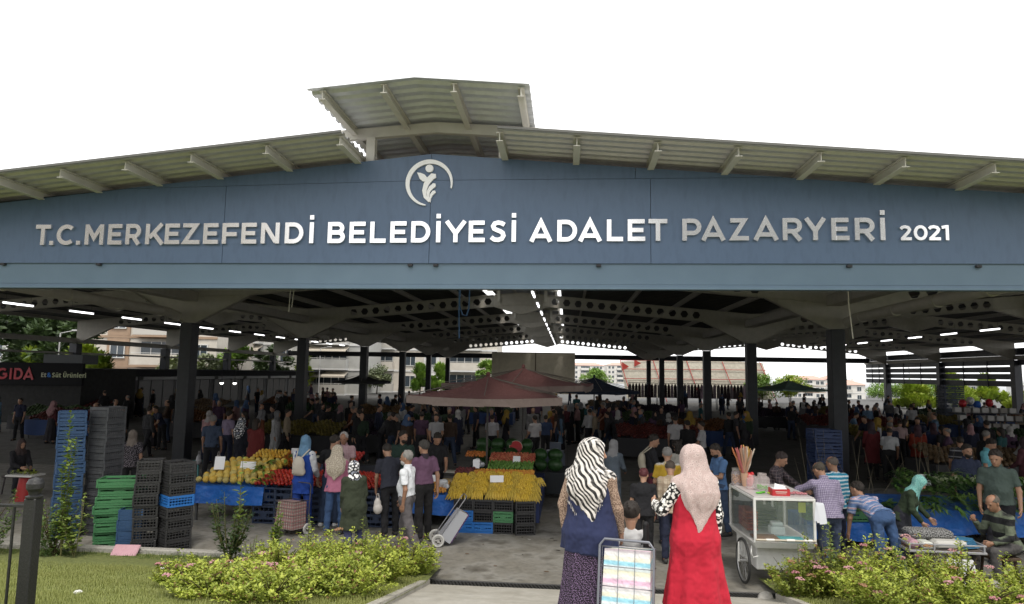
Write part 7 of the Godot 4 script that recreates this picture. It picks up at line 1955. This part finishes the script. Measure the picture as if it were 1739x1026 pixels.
func garden() -> void:
	# grass blades on the lawn in view
	var g := B.new()
	for i in 4:
		var a := i * 1.6; var d := V(cos(a), 0, sin(a))
		g.tri(d * .006 - d.cross(Vector3.UP) * .0035, d * .025 + V(0, .055, 0), d * .006 + d.cross(Vector3.UP) * .0035)
	var blade := g.mesh()
	var r := RandomNumberGenerator.new(); r.seed = 5
	for side in [[-11.5, -1.95, -10.3, -5.0, 52000, "short green lawn grass left of the ramp"], [2.8, 9.5, -10.2, -7.0, 14000, "short green grass under the right hand bushes"]]:
		var xs := []; var cs := []
		for i in side[4]:
			var x := r.randf_range(side[0], side[1]); var z := r.randf_range(side[2], side[3])
			var y := slope_y(z) * .95 + .055
			var cl := .5 + .5 * sin(x * 2.3 + sin(z * 1.7) * 2.0) * sin(z * 2.9 + x)
			var edge := 1.5 if z < side[2] + .35 and r.randf() < .5 else 1.0
			xs.append(Transform3D(Basis(Vector3.UP, r.randf() * TAU).scaled(V(1.2, r.randf_range(.5, 1.1) * edge * (.75 + .5 * cl), 1.2)), V(x, y, z)))
			cs.append(Color(.20, .235, .055).lerp(Color(.31, .32, .10), r.randf() * .6 + .4 * cl) if edge < 1.2 else Color(.08, .13, .025))
		tag(scatter(self, "grass", blade, leaf_mat(), xs, cs), side[5], "grass")
	var dk := Color(.11, .18, .026); var lt := Color(.45, .50, .075)
	var lb := [["at the drain end of the left row, beside the ramp", -2.2, -9.75, .38, .62], ["second from the drain in the left row", -2.75, -9.45, .42, .62], ["in the middle of the left row, under the olive coat", -3.3, -9.35, .42, .60], ["at the front of the left row, beside the ramp edge", -2.45, -8.75, .45, .60], ["in the front middle of the left row", -3.05, -8.5, .46, .62], ["at the front left of the left row", -3.65, -8.55, .42, .58], ["nearest to the camera in the left row", -2.9, -7.75, .5, .45], ["with most pink flower heads, at the lawn end", -3.75, -7.75, .45, .40], ["low, at the outer lawn end of the left row", -4.3, -7.7, .36, .40], ["low in front of the left row, beside the ramp edge", -2.4, -7.6, .5, .5], ["low in front of the left row, in its middle", -3.0, -6.95, .5, .42], ["low in front of the left row, at its lawn end", -3.7, -7.05, .45, .36]]
	for i in lb.size():
		var q: Array = lb[i]
		bush("yellow green spirea bush %s" % q[0], V(q[1], slope_y(q[2]) * .95 + .03, q[2]), q[3] * 1.12, q[3], q[4] * .86, 5200, dk, lt, [2, 2, 3, 1, 1, 2, 1, 7, 5, 1, 1, 2, 1, 1, 1][i], 100 + i)
	var rb := [["at the left end of the right row, beside the candy cart", 2.95, -9.3, .36, .55, dk * .75], ["second in the right row, below the candy cart", 3.35, -9.35, .38, .72, dk * .8], ["in the right row below the purple check shirt", 3.8, -9.25, .42, .72, dk], ["in the right row below the bending man", 4.35, -9.3, .42, .78, dk], ["in the right row left of the white board", 4.85, -9.3, .38, .68, dk], ["in the right row right of the white board", 5.7, -9.2, .45, .58, dk], ["in the right row below the striped jumper", 6.3, -9.3, .45, .62, dk], ["at the right end of the right row", 6.95, -9.3, .45, .62, dk], ["nearest to the camera on the right", 3.6, -8.45, .5, .5, dk], ["low in front, below the white board", 4.6, -8.4, .55, .42, dk], ["low in front at the right", 5.6, -8.4, .55, .45, dk]]
	for i in rb.size():
		var q: Array = rb[i]
		bush("flowering spirea bush %s" % q[0], V(q[1], slope_y(q[2]) * .95 + .03, q[2]), q[3] * 1.12, q[3], q[4] * .95, 4600, q[5], lt * (.72 if i < 2 else 1.0), [5, 6, 6, 7, 4, 5, 6, 5, 4, 5, 5][i], 200 + i)
	sprig("light green shoot rising from the middle of the left row", V(-3.4, .2, -9.0), .85, 2, 34, .07, Color(.14, .22, .03), Color(.28, .34, .06), .06, 7)
	sprig("light green shoot rising from the left row below the charcoal tee shirt", V(-2.75, .2, -9.3), .78, 3, 30, .07, Color(.14, .22, .03), Color(.28, .34, .06), .08, 8)
	sprig("light green shoot rising from the right row below the candy cart", V(2.95, .1, -9.25), .72, 2, 30, .06, Color(.10, .17, .03), Color(.24, .30, .06), .06, 9)
	sprig("light green shoot rising from the right row below the hand cart", V(5.0, .1, -9.3), .82, 2, 34, .07, Color(.14, .22, .03), Color(.30, .36, .07), .07, 10)
	sprig("tall twiggy dark leaved plant standing in front of the tomato stall", V(-4.98, .1, -9.95), 1.05, 12, 60, .075, Color(.035, .07, .025), Color(.08, .13, .035), .30, 1)
	sprig("tall sparse stem with big light leaves in front of melons and tomatoes", V(-4.9, .1, -10.0), 1.55, 2, 26, .15, Color(.12, .19, .03), Color(.24, .31, .06), .10, 11)
	sprig("narrow upright light green plant right of the twiggy one", V(-4.22, .1, -9.85), .9, 5, 70, .085, Color(.10, .18, .03), Color(.20, .28, .05), .08, 2)
	sprig("tall single stemmed plant in front of the tall blue crates", V(-7.6, .1, -9.95), 2.15, 4, 90, .12, Color(.12, .20, .03), Color(.24, .31, .06), .10, 3)
	sprig("leaning young plant left of the green crates", V(-7.35, .1, -9.9), .95, 4, 40, .11, Color(.13, .20, .04), Color(.24, .30, .07), .22, 4)
	sprig("pale upright weed in the right bushes beside the candy cart", V(3.36, .12, -9.2), 1.0, 4, 50, .08, Color(.16, .23, .06), Color(.26, .33, .11), .07, 5)
	sprig("small leafy weed at the lawn edge left of the spirea bushes", V(-4.55, .12, -9.8), .42, 6, 22, .05, Color(.10, .17, .03), Color(.2, .26, .05), .16, 6)
	bush("loose dark green bush behind the fence at the left edge", V(-8.9, .05, -9.9), .7, .4, 1.0, 2200, Color(.03, .06, .02), Color(.13, .2, .045), 0, 301, "garden_bush", .05)
	bush("loose green bush at the foot of the tall blue crates", V(-7.75, .05, -10.0), .5, .35, .8, 2000, Color(.04, .08, .02), Color(.15, .22, .05), 0, 302, "garden_bush", .05)
	bush("dark leaved bush at the right edge behind the striped jumper", V(7.55, .05, -10.1), .5, .4, .95, 2000, Color(.03, .06, .02), Color(.09, .15, .04), 0, 303, "garden_bush", .055)

# ---------------------------------------------------------------- beyond the hall
func land_y(x: float, z: float) -> float: return -0.02 - 11.0 * smoothstep(-95.0, -260.0, z) * smoothstep(-20.0, 60.0, x)
func text_mesh(s: String, size: float, depth: float) -> TextMesh:
	var f := SystemFont.new(); f.font_names = PackedStringArray(["Droid Sans"]); f.font_weight = 700
	var t := TextMesh.new()
	t.text = s; t.font = f; t.font_size = 64; t.pixel_size = size / 46.0; t.depth = depth
	t.horizontal_alignment = HORIZONTAL_ALIGNMENT_LEFT
	return t
# an apartment block: rows of [x, width, kind] bays per floor; kind w window, d balcony with glazed door, a awninged balcony
func apartment(label: String, at: Vector3, turn: float, w: float, d: float, floors: int, fh: float, wall: Material, band: Material, bays: Array, roof: Material, roof_h := 2.0) -> void:
	var o := thing("apartment_building", label, "building", at, turn)
	var g := B.new(); g.box(V(0, floors * fh / 2, -d / 2), V(w, floors * fh, d))
	var wl := part(o, "wall", g, wall)
	var glass := M(.05, .065, .08, .12); var frame_m := M(.62, .62, .60, .5)
	var win := B.new(); win.box(V(0, 0, .02), V(1.3, 1.5, .05))
	var wf := B.new()
	for q in [[V(0, .78, .06), V(1.5, .09, .12)], [V(0, -.78, .07), V(1.56, .09, .16)], [V(-.7, 0, .06), V(.09, 1.47, .12)], [V(.7, 0, .06), V(.09, 1.47, .12)], [V(0, 0, .055), V(.07, 1.47, .08)]]: wf.box(q[0], q[1])
	var wm := wf.mesh(); var pm := win.mesh()
	for f in floors:
		g = B.new(); g.box(V(0, f * fh + .02, .05), V(w + .1, .25, .12)); part(o, "storey_band", g, band)
		for b in bays:
			var x: float = b[0]; var bw: float = b[1]; var y := f * fh + 1.55
			if b[2] == "w":
				for k in int(maxf(1.0, bw / 1.9)):
					var wi := part(o, "window", wm, frame_m); wi.position = V(x - bw / 2 + (k + .5) * bw / maxf(1.0, floorf(bw / 1.9)), y, 0)
					part(wi, "pane", pm, glass)
			elif b[2] == "p":
				g = B.new(); g.box(V(x, f * fh + fh / 2, .06), V(bw, fh - .3, .12)); part(o, "wall_panel", g, band)
				var wi := part(o, "window", wm, frame_m); wi.position = V(x, y + .1, .13); part(wi, "pane", pm, glass)
			else:
				g = B.new(); g.box(V(x, y - .15, .03), V(bw - .5, 2.3, .05)); var dr := part(o, "balcony_door", g, glass)
				g = B.new()
				for k in int(bw / 1.0) + 1: g.box(V(x - bw / 2 + .25 + (bw - .5) * k / int(bw / 1.0), y - .15, .07), V(.08, 2.34, .06))
				part(dr, "frame", g, frame_m)
				g = B.new(); g.box(V(x, f * fh + .08, .75), V(bw, .2, 1.5)); var bal := part(o, "balcony", g, band)
				g = B.new(); g.box(V(x, f * fh + .72, 1.46), V(bw, 1.05, .08))
				for s in [-1, 1]: g.box(V(x + s * (bw / 2 - .04), f * fh + .72, .74), V(.08, 1.05, 1.36))
				part(bal, "parapet", g, wall if f % 2 else M(.50, .48, .44))
				g = B.new(); g.bar(V(x - bw / 2, f * fh + 1.36, 1.46), V(x + bw / 2, f * fh + 1.36, 1.46), .03, 5); part(bal, "hand_rail", g, frame_m)
				if b[2] == "a":
					g = B.new(); g.hexa([V(x - bw / 2, y + .75, 1.7), V(x - bw / 2, y + .72, 1.72), V(x + bw / 2, y + .72, 1.72), V(x + bw / 2, y + .75, 1.7), V(x - bw / 2, y + 1.2, .1), V(x - bw / 2, y + 1.22, .12), V(x + bw / 2, y + 1.22, .12), V(x + bw / 2, y + 1.2, .1)])
					g.box(V(x, y + .63, 1.72), V(bw, .2, .02)); part(bal, "awning", g, M(.55, .50, .42))
	var top := floors * fh
	g = B.new()
	var e := .6
	g.hexa([V(-w / 2 - e, top, -d - e), V(-w / 2 - e, top, e), V(w / 2 + e, top, e), V(w / 2 + e, top, -d - e), V(-w / 2 + d * .42, top + roof_h, -d * .5 - .1), V(-w / 2 + d * .42, top + roof_h, -d * .5 + .1), V(w / 2 - d * .42, top + roof_h, -d * .5 + .1), V(w / 2 - d * .42, top + roof_h, -d * .5 - .1)])
	var rf := part(o, "roof", g, roof)
	g = B.new(); g.box(V(w * .2, top + roof_h * .8, -d * .4), V(.8, 1.6, .8)); part(rf, "chimney", g, wall)
func tree(label: String, at: Vector3, h: float, rad: float, n: int, dark: Color, light: Color, kind: String, sd: int) -> void:
	var o := thing({"broad": "broadleaf_tree", "conifer": "conifer", "shrub": "shrub"}[kind], label, "tree" if kind != "shrub" else "shrub", at)
	var r := RandomNumberGenerator.new(); r.seed = sd
	var g := B.new()
	var th := h * (.35 if kind == "broad" else .15)
	g.tube([V(0, 0, 0), V(.05, th, 0), V(0, h * .75, .05)], [.05 * h * .5, .035 * h * .5, .01 * h], 7); part(o, "trunk", g, M(.07, .05, .035))
	var clumps := []
	for i in 26:
		var a := r.randf() * TAU; var t := r.randf()
		var q: float
		if kind == "conifer": q = rad * (1.0 - t) * 1.0 + .05
		elif kind == "shrub": q = rad * sqrt(1.0 - t * t)
		else: q = rad * sin(PI * clampf(.12 + .85 * t, 0, 1))
		q *= sqrt(r.randf_range(.15, 1.0))
		clumps.append([V(cos(a) * q, th + (h - th) * t * .95, sin(a) * q), rad * r.randf_range(.22, .42), r.randf()])
		if kind == "broad" and i < 9:
			g = B.new(); g.tube([V(0, th * .9, 0), clumps[i][0] * .6 + V(0, th * .3, 0), clumps[i][0]], [.05, .03, .012], 5); part(o, "limb", g, M(.07, .05, .035))
	var xs := []; var cs := []
	for i in n * 2:
		var c: Array = clumps[r.randi() % clumps.size()]
		var d := V(r.randfn(), r.randfn(), r.randfn()).normalized()
		var p: Vector3 = c[0] + d * c[1] * pow(r.randf(), .4) * V(1, .8, 1)
		var b := Basis.from_euler(Vector3(r.randf_range(-1.2, .6), r.randf() * TAU, r.randf_range(-.7, .7)))
		if kind == "conifer": b = Basis(Vector3.UP, atan2(d.x, d.z) + r.randf_range(-.5, .5)) * Basis(Vector3.RIGHT, r.randf_range(-1.2, -.4))
		xs.append(Transform3D(b.scaled(Vector3.ONE * h * r.randf_range(.034, .062) * (1.25 if kind == "conifer" else 1.0)), p))
		cs.append(dark.lerp(light, clampf(c[2] * .6 + .4 * r.randf(), 0, 1)))
	scatter(o, "crown", leaf_mesh(1.6, .5), leaf_mat(), xs, cs)

func surroundings() -> void:
	var hall_dark := M(.016, .017, .021, .9)
	# ---- shops along the left side of the hall
	var o := thing("shop_row", "row of dark low shops along the left side of the hall", "building", V(-29.8, 0, 0))
	var g := B.new(); g.box(V(-2.2, 1.35, -57.5), V(3.0, 2.7, 45)); part(o, "wall", g, grainy("shop_wall", [lin(.05, .05, .052), lin(.08, .08, .08)], .03, .3, .8, 3))
	g = B.new(); g.cham(V(-1.6, 2.76, -57.5), V(4.4, .12, 45.2), .02); part(o, "roof", g, hall_dark)
	g = B.new(); g.box(V(-.66, 2.5, -57.5), V(.1, .42, 45)); part(o, "fascia", g, hall_dark)
	for i in 8:
		var z := -38.0 - 5.2 * i
		g = B.new(); g.cham(V(-.45, 2.15, z), V(.34, .24, 4.6), .03); part(o, "shutter_box", g, M(.30, .30, .30))
		g = B.new(); g.box(V(-.685, 1.0, z), V(.04, 2.0, 4.4)); var sh := part(o, "shop_front", g, grainy("shop_inside", [lin(.03, .03, .032), lin(.055, .05, .05)], .05, .4, .5, 3))
		g = B.new()
		for k in 4: g.box(V(-.66, 1.0, z - 2.2 + 4.4 * k / 3.0), V(.06, 2.0, .07))
		part(sh, "frame", g, M(.16, .16, .16))
	# ---- kiosk with the red lettered sign
	o = thing("kiosk", "dark kiosk at the left edge with a red lettered sign", "kiosk", V(-27.1, 0, -33.0))
	g = B.new(); g.box(V(-.6, 1.4, -2.4), V(5.4, 2.8, 4.4)); part(o, "wall", g, grainy("kiosk_wall", [lin(.02, .02, .02), lin(.035, .035, .035)], .03, .4, .9, 3))
	g = B.new(); g.cham(V(-.6, 2.52, -.1), V(5.7, 1.15, .18), .01); var sg := part(o, "sign_panel", g, M(.008, .008, .010, .95))
	g = B.new(); g.box(V(.35, 3.3, -1.6), V(2.2, .5, 1.2)); part(o, "air_conditioner", g, M(.16, .17, .18))
	var red := M(.46, .015, .03, .4)
	var gx := [["G", -2.42, -1.83], ["I", -1.72, -1.58], ["D", -1.46, -.98], ["A", -.94, -.38]]
	for q in gx: part(sg, "letter", glyph(q[0], q[1], q[2], 2.22, .58, .03, 0.0), red)
	for q in [["Et", 0.0, M(.55, .55, .42)], ["&", .34, M(.05, .20, .62)], ["Süt Ürünleri", .62, M(.55, .58, .38)]]:
		var m := part(sg, "lettering", text_mesh(q[0], .23, .015), q[2]); m.position = V(q[1], 2.47, .01)
	# ---- two lit spot lamps on the shop front
	for k in 2:
		var l := thing("spot_lamp", "bright round spot lamp on the dark shop front, %s of two" % ["left one", "right one"][k], "lamp", V(-26.6 + 1.05 * k, 1.85, -50.5))
		g = B.new(); g.ball(Vector3.ZERO, V(.14, .14, .14), 12); part(l, "bulb", g, glow(1, .98, .92, 3.0))
		g = B.new(); g.lathe([Vector2(.15, .02), Vector2(.1, .2), Vector2(.001, .22)], 12); part(l, "shade", g, M(.1, .1, .1))
		g = B.new(); g.bar(V(0, .2, 0), V(0, 2.0, 0), .015, 5); part(l, "cord", g, M(.05, .05, .05))
		var li := OmniLight3D.new(); li.name = "spot_light"; li.light_energy = .35; li.omni_range = 20; li.omni_attenuation = 2.0; li.light_size = .1; li.shadow_enabled = true; li.position = V(0, 0, 0)
		l.add_child(li)
	# ---- tarpaulins
	var tarp := grainy("tarp_beige", [lin(.40, .38, .32), lin(.50, .47, .40)], .02, .3, .75, 4, .7)
	tarp.backlight_enabled = true; tarp.backlight = lin(.30, .28, .23)
	g = B.new()
	for i in 24:
		for k in 8:
			var f := func(a: float, b: float) -> Vector3: return V(-8.0 + 8.7 * a, 5.05 - 4.2 * b, -71.0 + .10 * sin(a * 22.0 + b * 2.0) + .08 * sin(b * 9.0 + a * 4.0))
			g.quad(f.call(i / 24.0, (k + 1) / 8.0), f.call(i / 24.0, k / 8.0), f.call((i + 1) / 24.0, k / 8.0), f.call((i + 1) / 24.0, (k + 1) / 8.0))
	o = thing("tarpaulin", "beige tarpaulin hung across the far end of the nave", "tarpaulin")
	part(o, "sheet", g, tarp)
	g = B.new(); g.bar(V(-8.0, 5.08, -71), V(.7, 5.08, -71), .04); g.bar(V(-3.4, 5.08, -70.85), V(-3.4, 1.0, -70.85), .06); part(o, "pole", g, M(.10, .08, .06))
	o = thing("awning", "big beige awning on red poles behind the far right end of the hall", "awning")
	g = B.new()
	for i in 20:
		for k in 6:
			var f := func(a: float, b: float) -> Vector3: return V(6.0 + 16.2 * a + .6 * b, 4.5 - 4.2 * b + .25 * sin(a * 3.0), -80.0 + 2.0 * b + .10 * sin(a * 15.0) * b)
			g.quad(f.call(i / 20.0, (k + 1) / 6.0), f.call(i / 20.0, k / 6.0), f.call((i + 1) / 20.0, k / 6.0), f.call((i + 1) / 20.0, (k + 1) / 6.0))
	part(o, "sheet", g, tarp)
	var rp := M(.36, .04, .03, .5)
	for b in [.02, .26, .52]:
		g = B.new(); g.bar(V(6.0 + .6 * b, 4.5 - 4.2 * b + .2, -79.8 + 2.0 * b), V(22.2 + .6 * b, 4.5 - 4.2 * b + .3, -79.8 + 2.0 * b), .045, 6); part(o, "pole", g, rp)
	for x in [6.0, 9.8, 13.6, 17.6, 21.8]:
		g = B.new(); g.bar(V(x, 4.6, -79.75), V(x + 1.2, .0, -77.4), .05, 6); part(o, "pole", g, rp)
	for q in [[6.2, 3.9, .5], [7.6, 4.3, .42]]:
		g = B.new(); g.prism(PackedVector2Array([Vector2(q[0], q[1] - q[2]), Vector2(q[0] + .8, q[1]), Vector2(q[0], q[1] + q[2])]), .02, Transform3D(Basis.IDENTITY, V(0, 0, -79.5))); part(o, "pennant", g, rp)
	# ---- housing blocks at the left
	var cream := grainy("plaster_cream", [lin(.52, .48, .42), lin(.60, .56, .50)], .02, .2, .9, 3)
	var tan := grainy("plaster_tan", [lin(.33, .23, .16), lin(.38, .27, .19)], .02, .2, .9, 3)
	var white := grainy("plaster_white", [lin(.60, .60, .59), lin(.68, .68, .67)], .02, .2, .9, 3)
	var grey := grainy("plaster_grey", [lin(.40, .40, .38), lin(.47, .47, .45)], .02, .2, .9, 3)
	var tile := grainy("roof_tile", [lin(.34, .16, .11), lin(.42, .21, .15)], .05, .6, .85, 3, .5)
	var far_tile := grainy("far_tile", [lin(.50, .30, .25), lin(.56, .36, .30)], .05, .6, .85, 3)  # tile colour paled, haze of distance put into it
	var far_wall := grainy("far_wall", [lin(.66, .64, .60), lin(.74, .72, .68)], .02, .2, .9, 3)  # plaster likewise lightened in place of distance haze
	apartment("pinkish white apartment block at the far left, partly behind the dark tree", V(-57, 0, -64), 12, 15, 11, 5, 3.0, white, M(.30, .15, .13), [[-5, 2, "p"], [-1.5, 3.8, "w"], [3.6, 3.6, "d"]], tile)
	apartment("cream and tan apartment block seen above the kiosk and left shops", V(-43.5, 0, -66), 8, 15, 12, 5, 3.0, cream, tan, [[-5.6, 2.0, "w"], [-2.3, 2.2, "p"], [2.0, 4.6, "d"], [5.9, 1.9, "w"]], tile)
	apartment("grey white apartment block with cloth awnings behind the left column", V(-33.6, 0, -80), 4, 17, 12, 4, 3.0, grey, white, [[-5.6, 4.4, "a"], [-.6, 2.2, "w"], [4.6, 5.0, "a"]], tile)
	apartment("cream apartment block with stepped balconies beyond the left end of the nave", V(-19.5, 0, -95), 2, 19, 12, 4, 3.0, cream, white, [[-7, 3.8, "d"], [-2.8, 2.0, "w"], [.2, 2.2, "p"], [4.9, 4.8, "d"]], tile)
	# ---- the street opposite, mirrored in the steel letters
	apartment("cream apartment block across the street behind the viewer, left side", V(-36, 1.3, 24), 172, 26, 12, 5, 3.0, cream, tan, [[-9, 4, "w"], [-3, 4, "d"], [3, 4, "w"], [9, 4, "d"]], tile)
	apartment("grey apartment block across the street behind the viewer, right side", V(13.5, 1.3, 25), 186, 17, 12, 5, 3.0, grey, white, [[-5.5, 4, "d"], [0, 4, "w"], [5.5, 4, "d"]], tile)
	# ---- far houses on lower ground to the right
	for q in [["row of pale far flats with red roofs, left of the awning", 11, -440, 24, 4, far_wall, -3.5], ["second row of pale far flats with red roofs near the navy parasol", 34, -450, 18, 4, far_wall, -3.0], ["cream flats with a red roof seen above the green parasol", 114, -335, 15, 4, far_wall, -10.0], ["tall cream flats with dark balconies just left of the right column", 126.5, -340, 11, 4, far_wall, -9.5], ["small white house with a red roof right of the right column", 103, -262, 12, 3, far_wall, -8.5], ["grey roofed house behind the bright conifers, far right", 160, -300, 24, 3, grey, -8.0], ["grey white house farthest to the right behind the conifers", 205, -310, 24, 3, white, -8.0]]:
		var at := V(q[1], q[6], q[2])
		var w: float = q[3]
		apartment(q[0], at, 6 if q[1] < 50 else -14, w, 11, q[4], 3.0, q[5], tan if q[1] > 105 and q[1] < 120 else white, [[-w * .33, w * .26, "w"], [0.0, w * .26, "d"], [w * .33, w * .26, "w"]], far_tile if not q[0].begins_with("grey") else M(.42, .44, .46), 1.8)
	# ---- trees
	var yg := [Color(.17, .27, .03), Color(.38, .44, .06)]; var mg := [Color(.09, .19, .03), Color(.24, .35, .055)]; var dg := [Color(.03, .055, .022), Color(.085, .13, .05)]; var og := [Color(.12, .15, .085), Color(.26, .29, .16)]
	for q in [["dark leafy tree overhanging the left edge of the hall", -41, -49, 8.5, 3.4, dg, "broad", 2600], ["dark branchy tree in front of the pinkish block", -36.5, -47, 7.2, 2.4, dg, "broad", 1400],
			["bright yellow green conifer behind the kiosk sign", -38.5, -46, 4.0, 1.6, yg, "conifer", 1500], ["bright yellow green shrub between kiosk and left column", -33.6, -44.5, 4.1, 2.0, yg, "conifer", 1800], ["second bright shrub just right of the kiosk", -31.9, -44, 3.7, 1.5, yg, "conifer", 1200],
			["grey green olive tree left of the big left column", -33.8, -56, 3.9, 1.6, og, "broad", 1200], ["olive tree half hidden by the big left column", -32.9, -60, 4.2, 1.6, og, "broad", 1200], ["round green tree right of the big left column", -33.2, -66, 5.0, 2.3, mg, "broad", 2000], ["dark tree behind the second left column", -33.0, -74, 5.6, 2.2, dg, "broad", 1500],
			["bright green shrub above the shop row end", -31.5, -79, 5.0, 1.7, yg, "conifer", 1300], ["round green shrub beside the dark grey parasol", -29.3, -83, 4.4, 2.6, mg, "broad", 2000], ["grey green olive tree below the stepped balconies", -24.5, -86, 3.6, 1.8, og, "broad", 1200], ["bright green tree left of the fourth left column", -18.9, -86, 3.9, 1.6, mg, "conifer", 1500], ["bright green tree right of the fourth left column", -16.2, -86, 4.0, 1.7, mg, "conifer", 1500], ["round tree left of the beige tarpaulin", -10.3, -86, 4.4, 1.5, mg, "broad", 1600],
			["green tree behind the navy parasol", 6.0, -150, 4.6, 3.4, mg, "broad", 1800], ["green shrub behind the pale green parasol", 21.5, -78, 2.9, 2.2, mg, "broad", 1600], ["second green shrub right of the pale green parasol", 25.2, -80, 3.0, 2.0, yg, "broad", 1500]]:
		tree(q[0], V(q[1], land_y(q[1], q[2]), q[2]), q[3], q[4], q[7], q[5][0], q[5][1], q[6], int(absf(q[1]) * 10))
	var words := ["first", "second", "third", "fourth", "fifth", "sixth", "seventh", "eighth", "ninth", "tenth"]
	for i in 10:
		tree("bright yellow green conifer hedge tree beyond the right side, %s from the left" % words[i], V(35.0 + 2.5 * i, -.1, -72.0 + 2.0 * sin(i * 1.9)), 3.0 + .7 * sin(i * 2.3), 1.9, 2200, yg[0], yg[1], "conifer", 400 + i)
	for i in 3:
		tree("low green shrub between columns at the far right, %s from the left" % words[i], V(44.0 + 3.2 * i, -.5, -100.0), 2.9, 2.4, 1300, mg[0], mg[1], "broad", 440 + i)
	# ---- thin far lamp posts
	for q in [[53.5, -112, 9.5, "left of the conifers"], [11.0, -200, 8.0, "in front of the far red roofs"], [-34.8, -43.8, 5.2, "behind the kiosk"], [-29.2, -78, 5.5, "beyond the shop row end"]]:
		o = thing("lamp_post", "thin pale lamp post %s" % q[3], "lamp post", V(q[0], land_y(q[0], q[1]), q[1]))
		g = B.new(); g.tube([V(0, 0, 0), V(0, q[2], 0)], [.07, .045], 8); part(o, "post", g, M(.45, .45, .45))
		g = B.new(); g.bar(V(0, q[2], 0), V(1.0, q[2] + .2, 0), .03, 6); part(o, "arm", g, M(.45, .45, .45))
		g = B.new(); g.cham(V(1.1, q[2] + .2, 0), V(.5, .1, .2), .02); part(o, "head", g, M(.5, .5, .5))
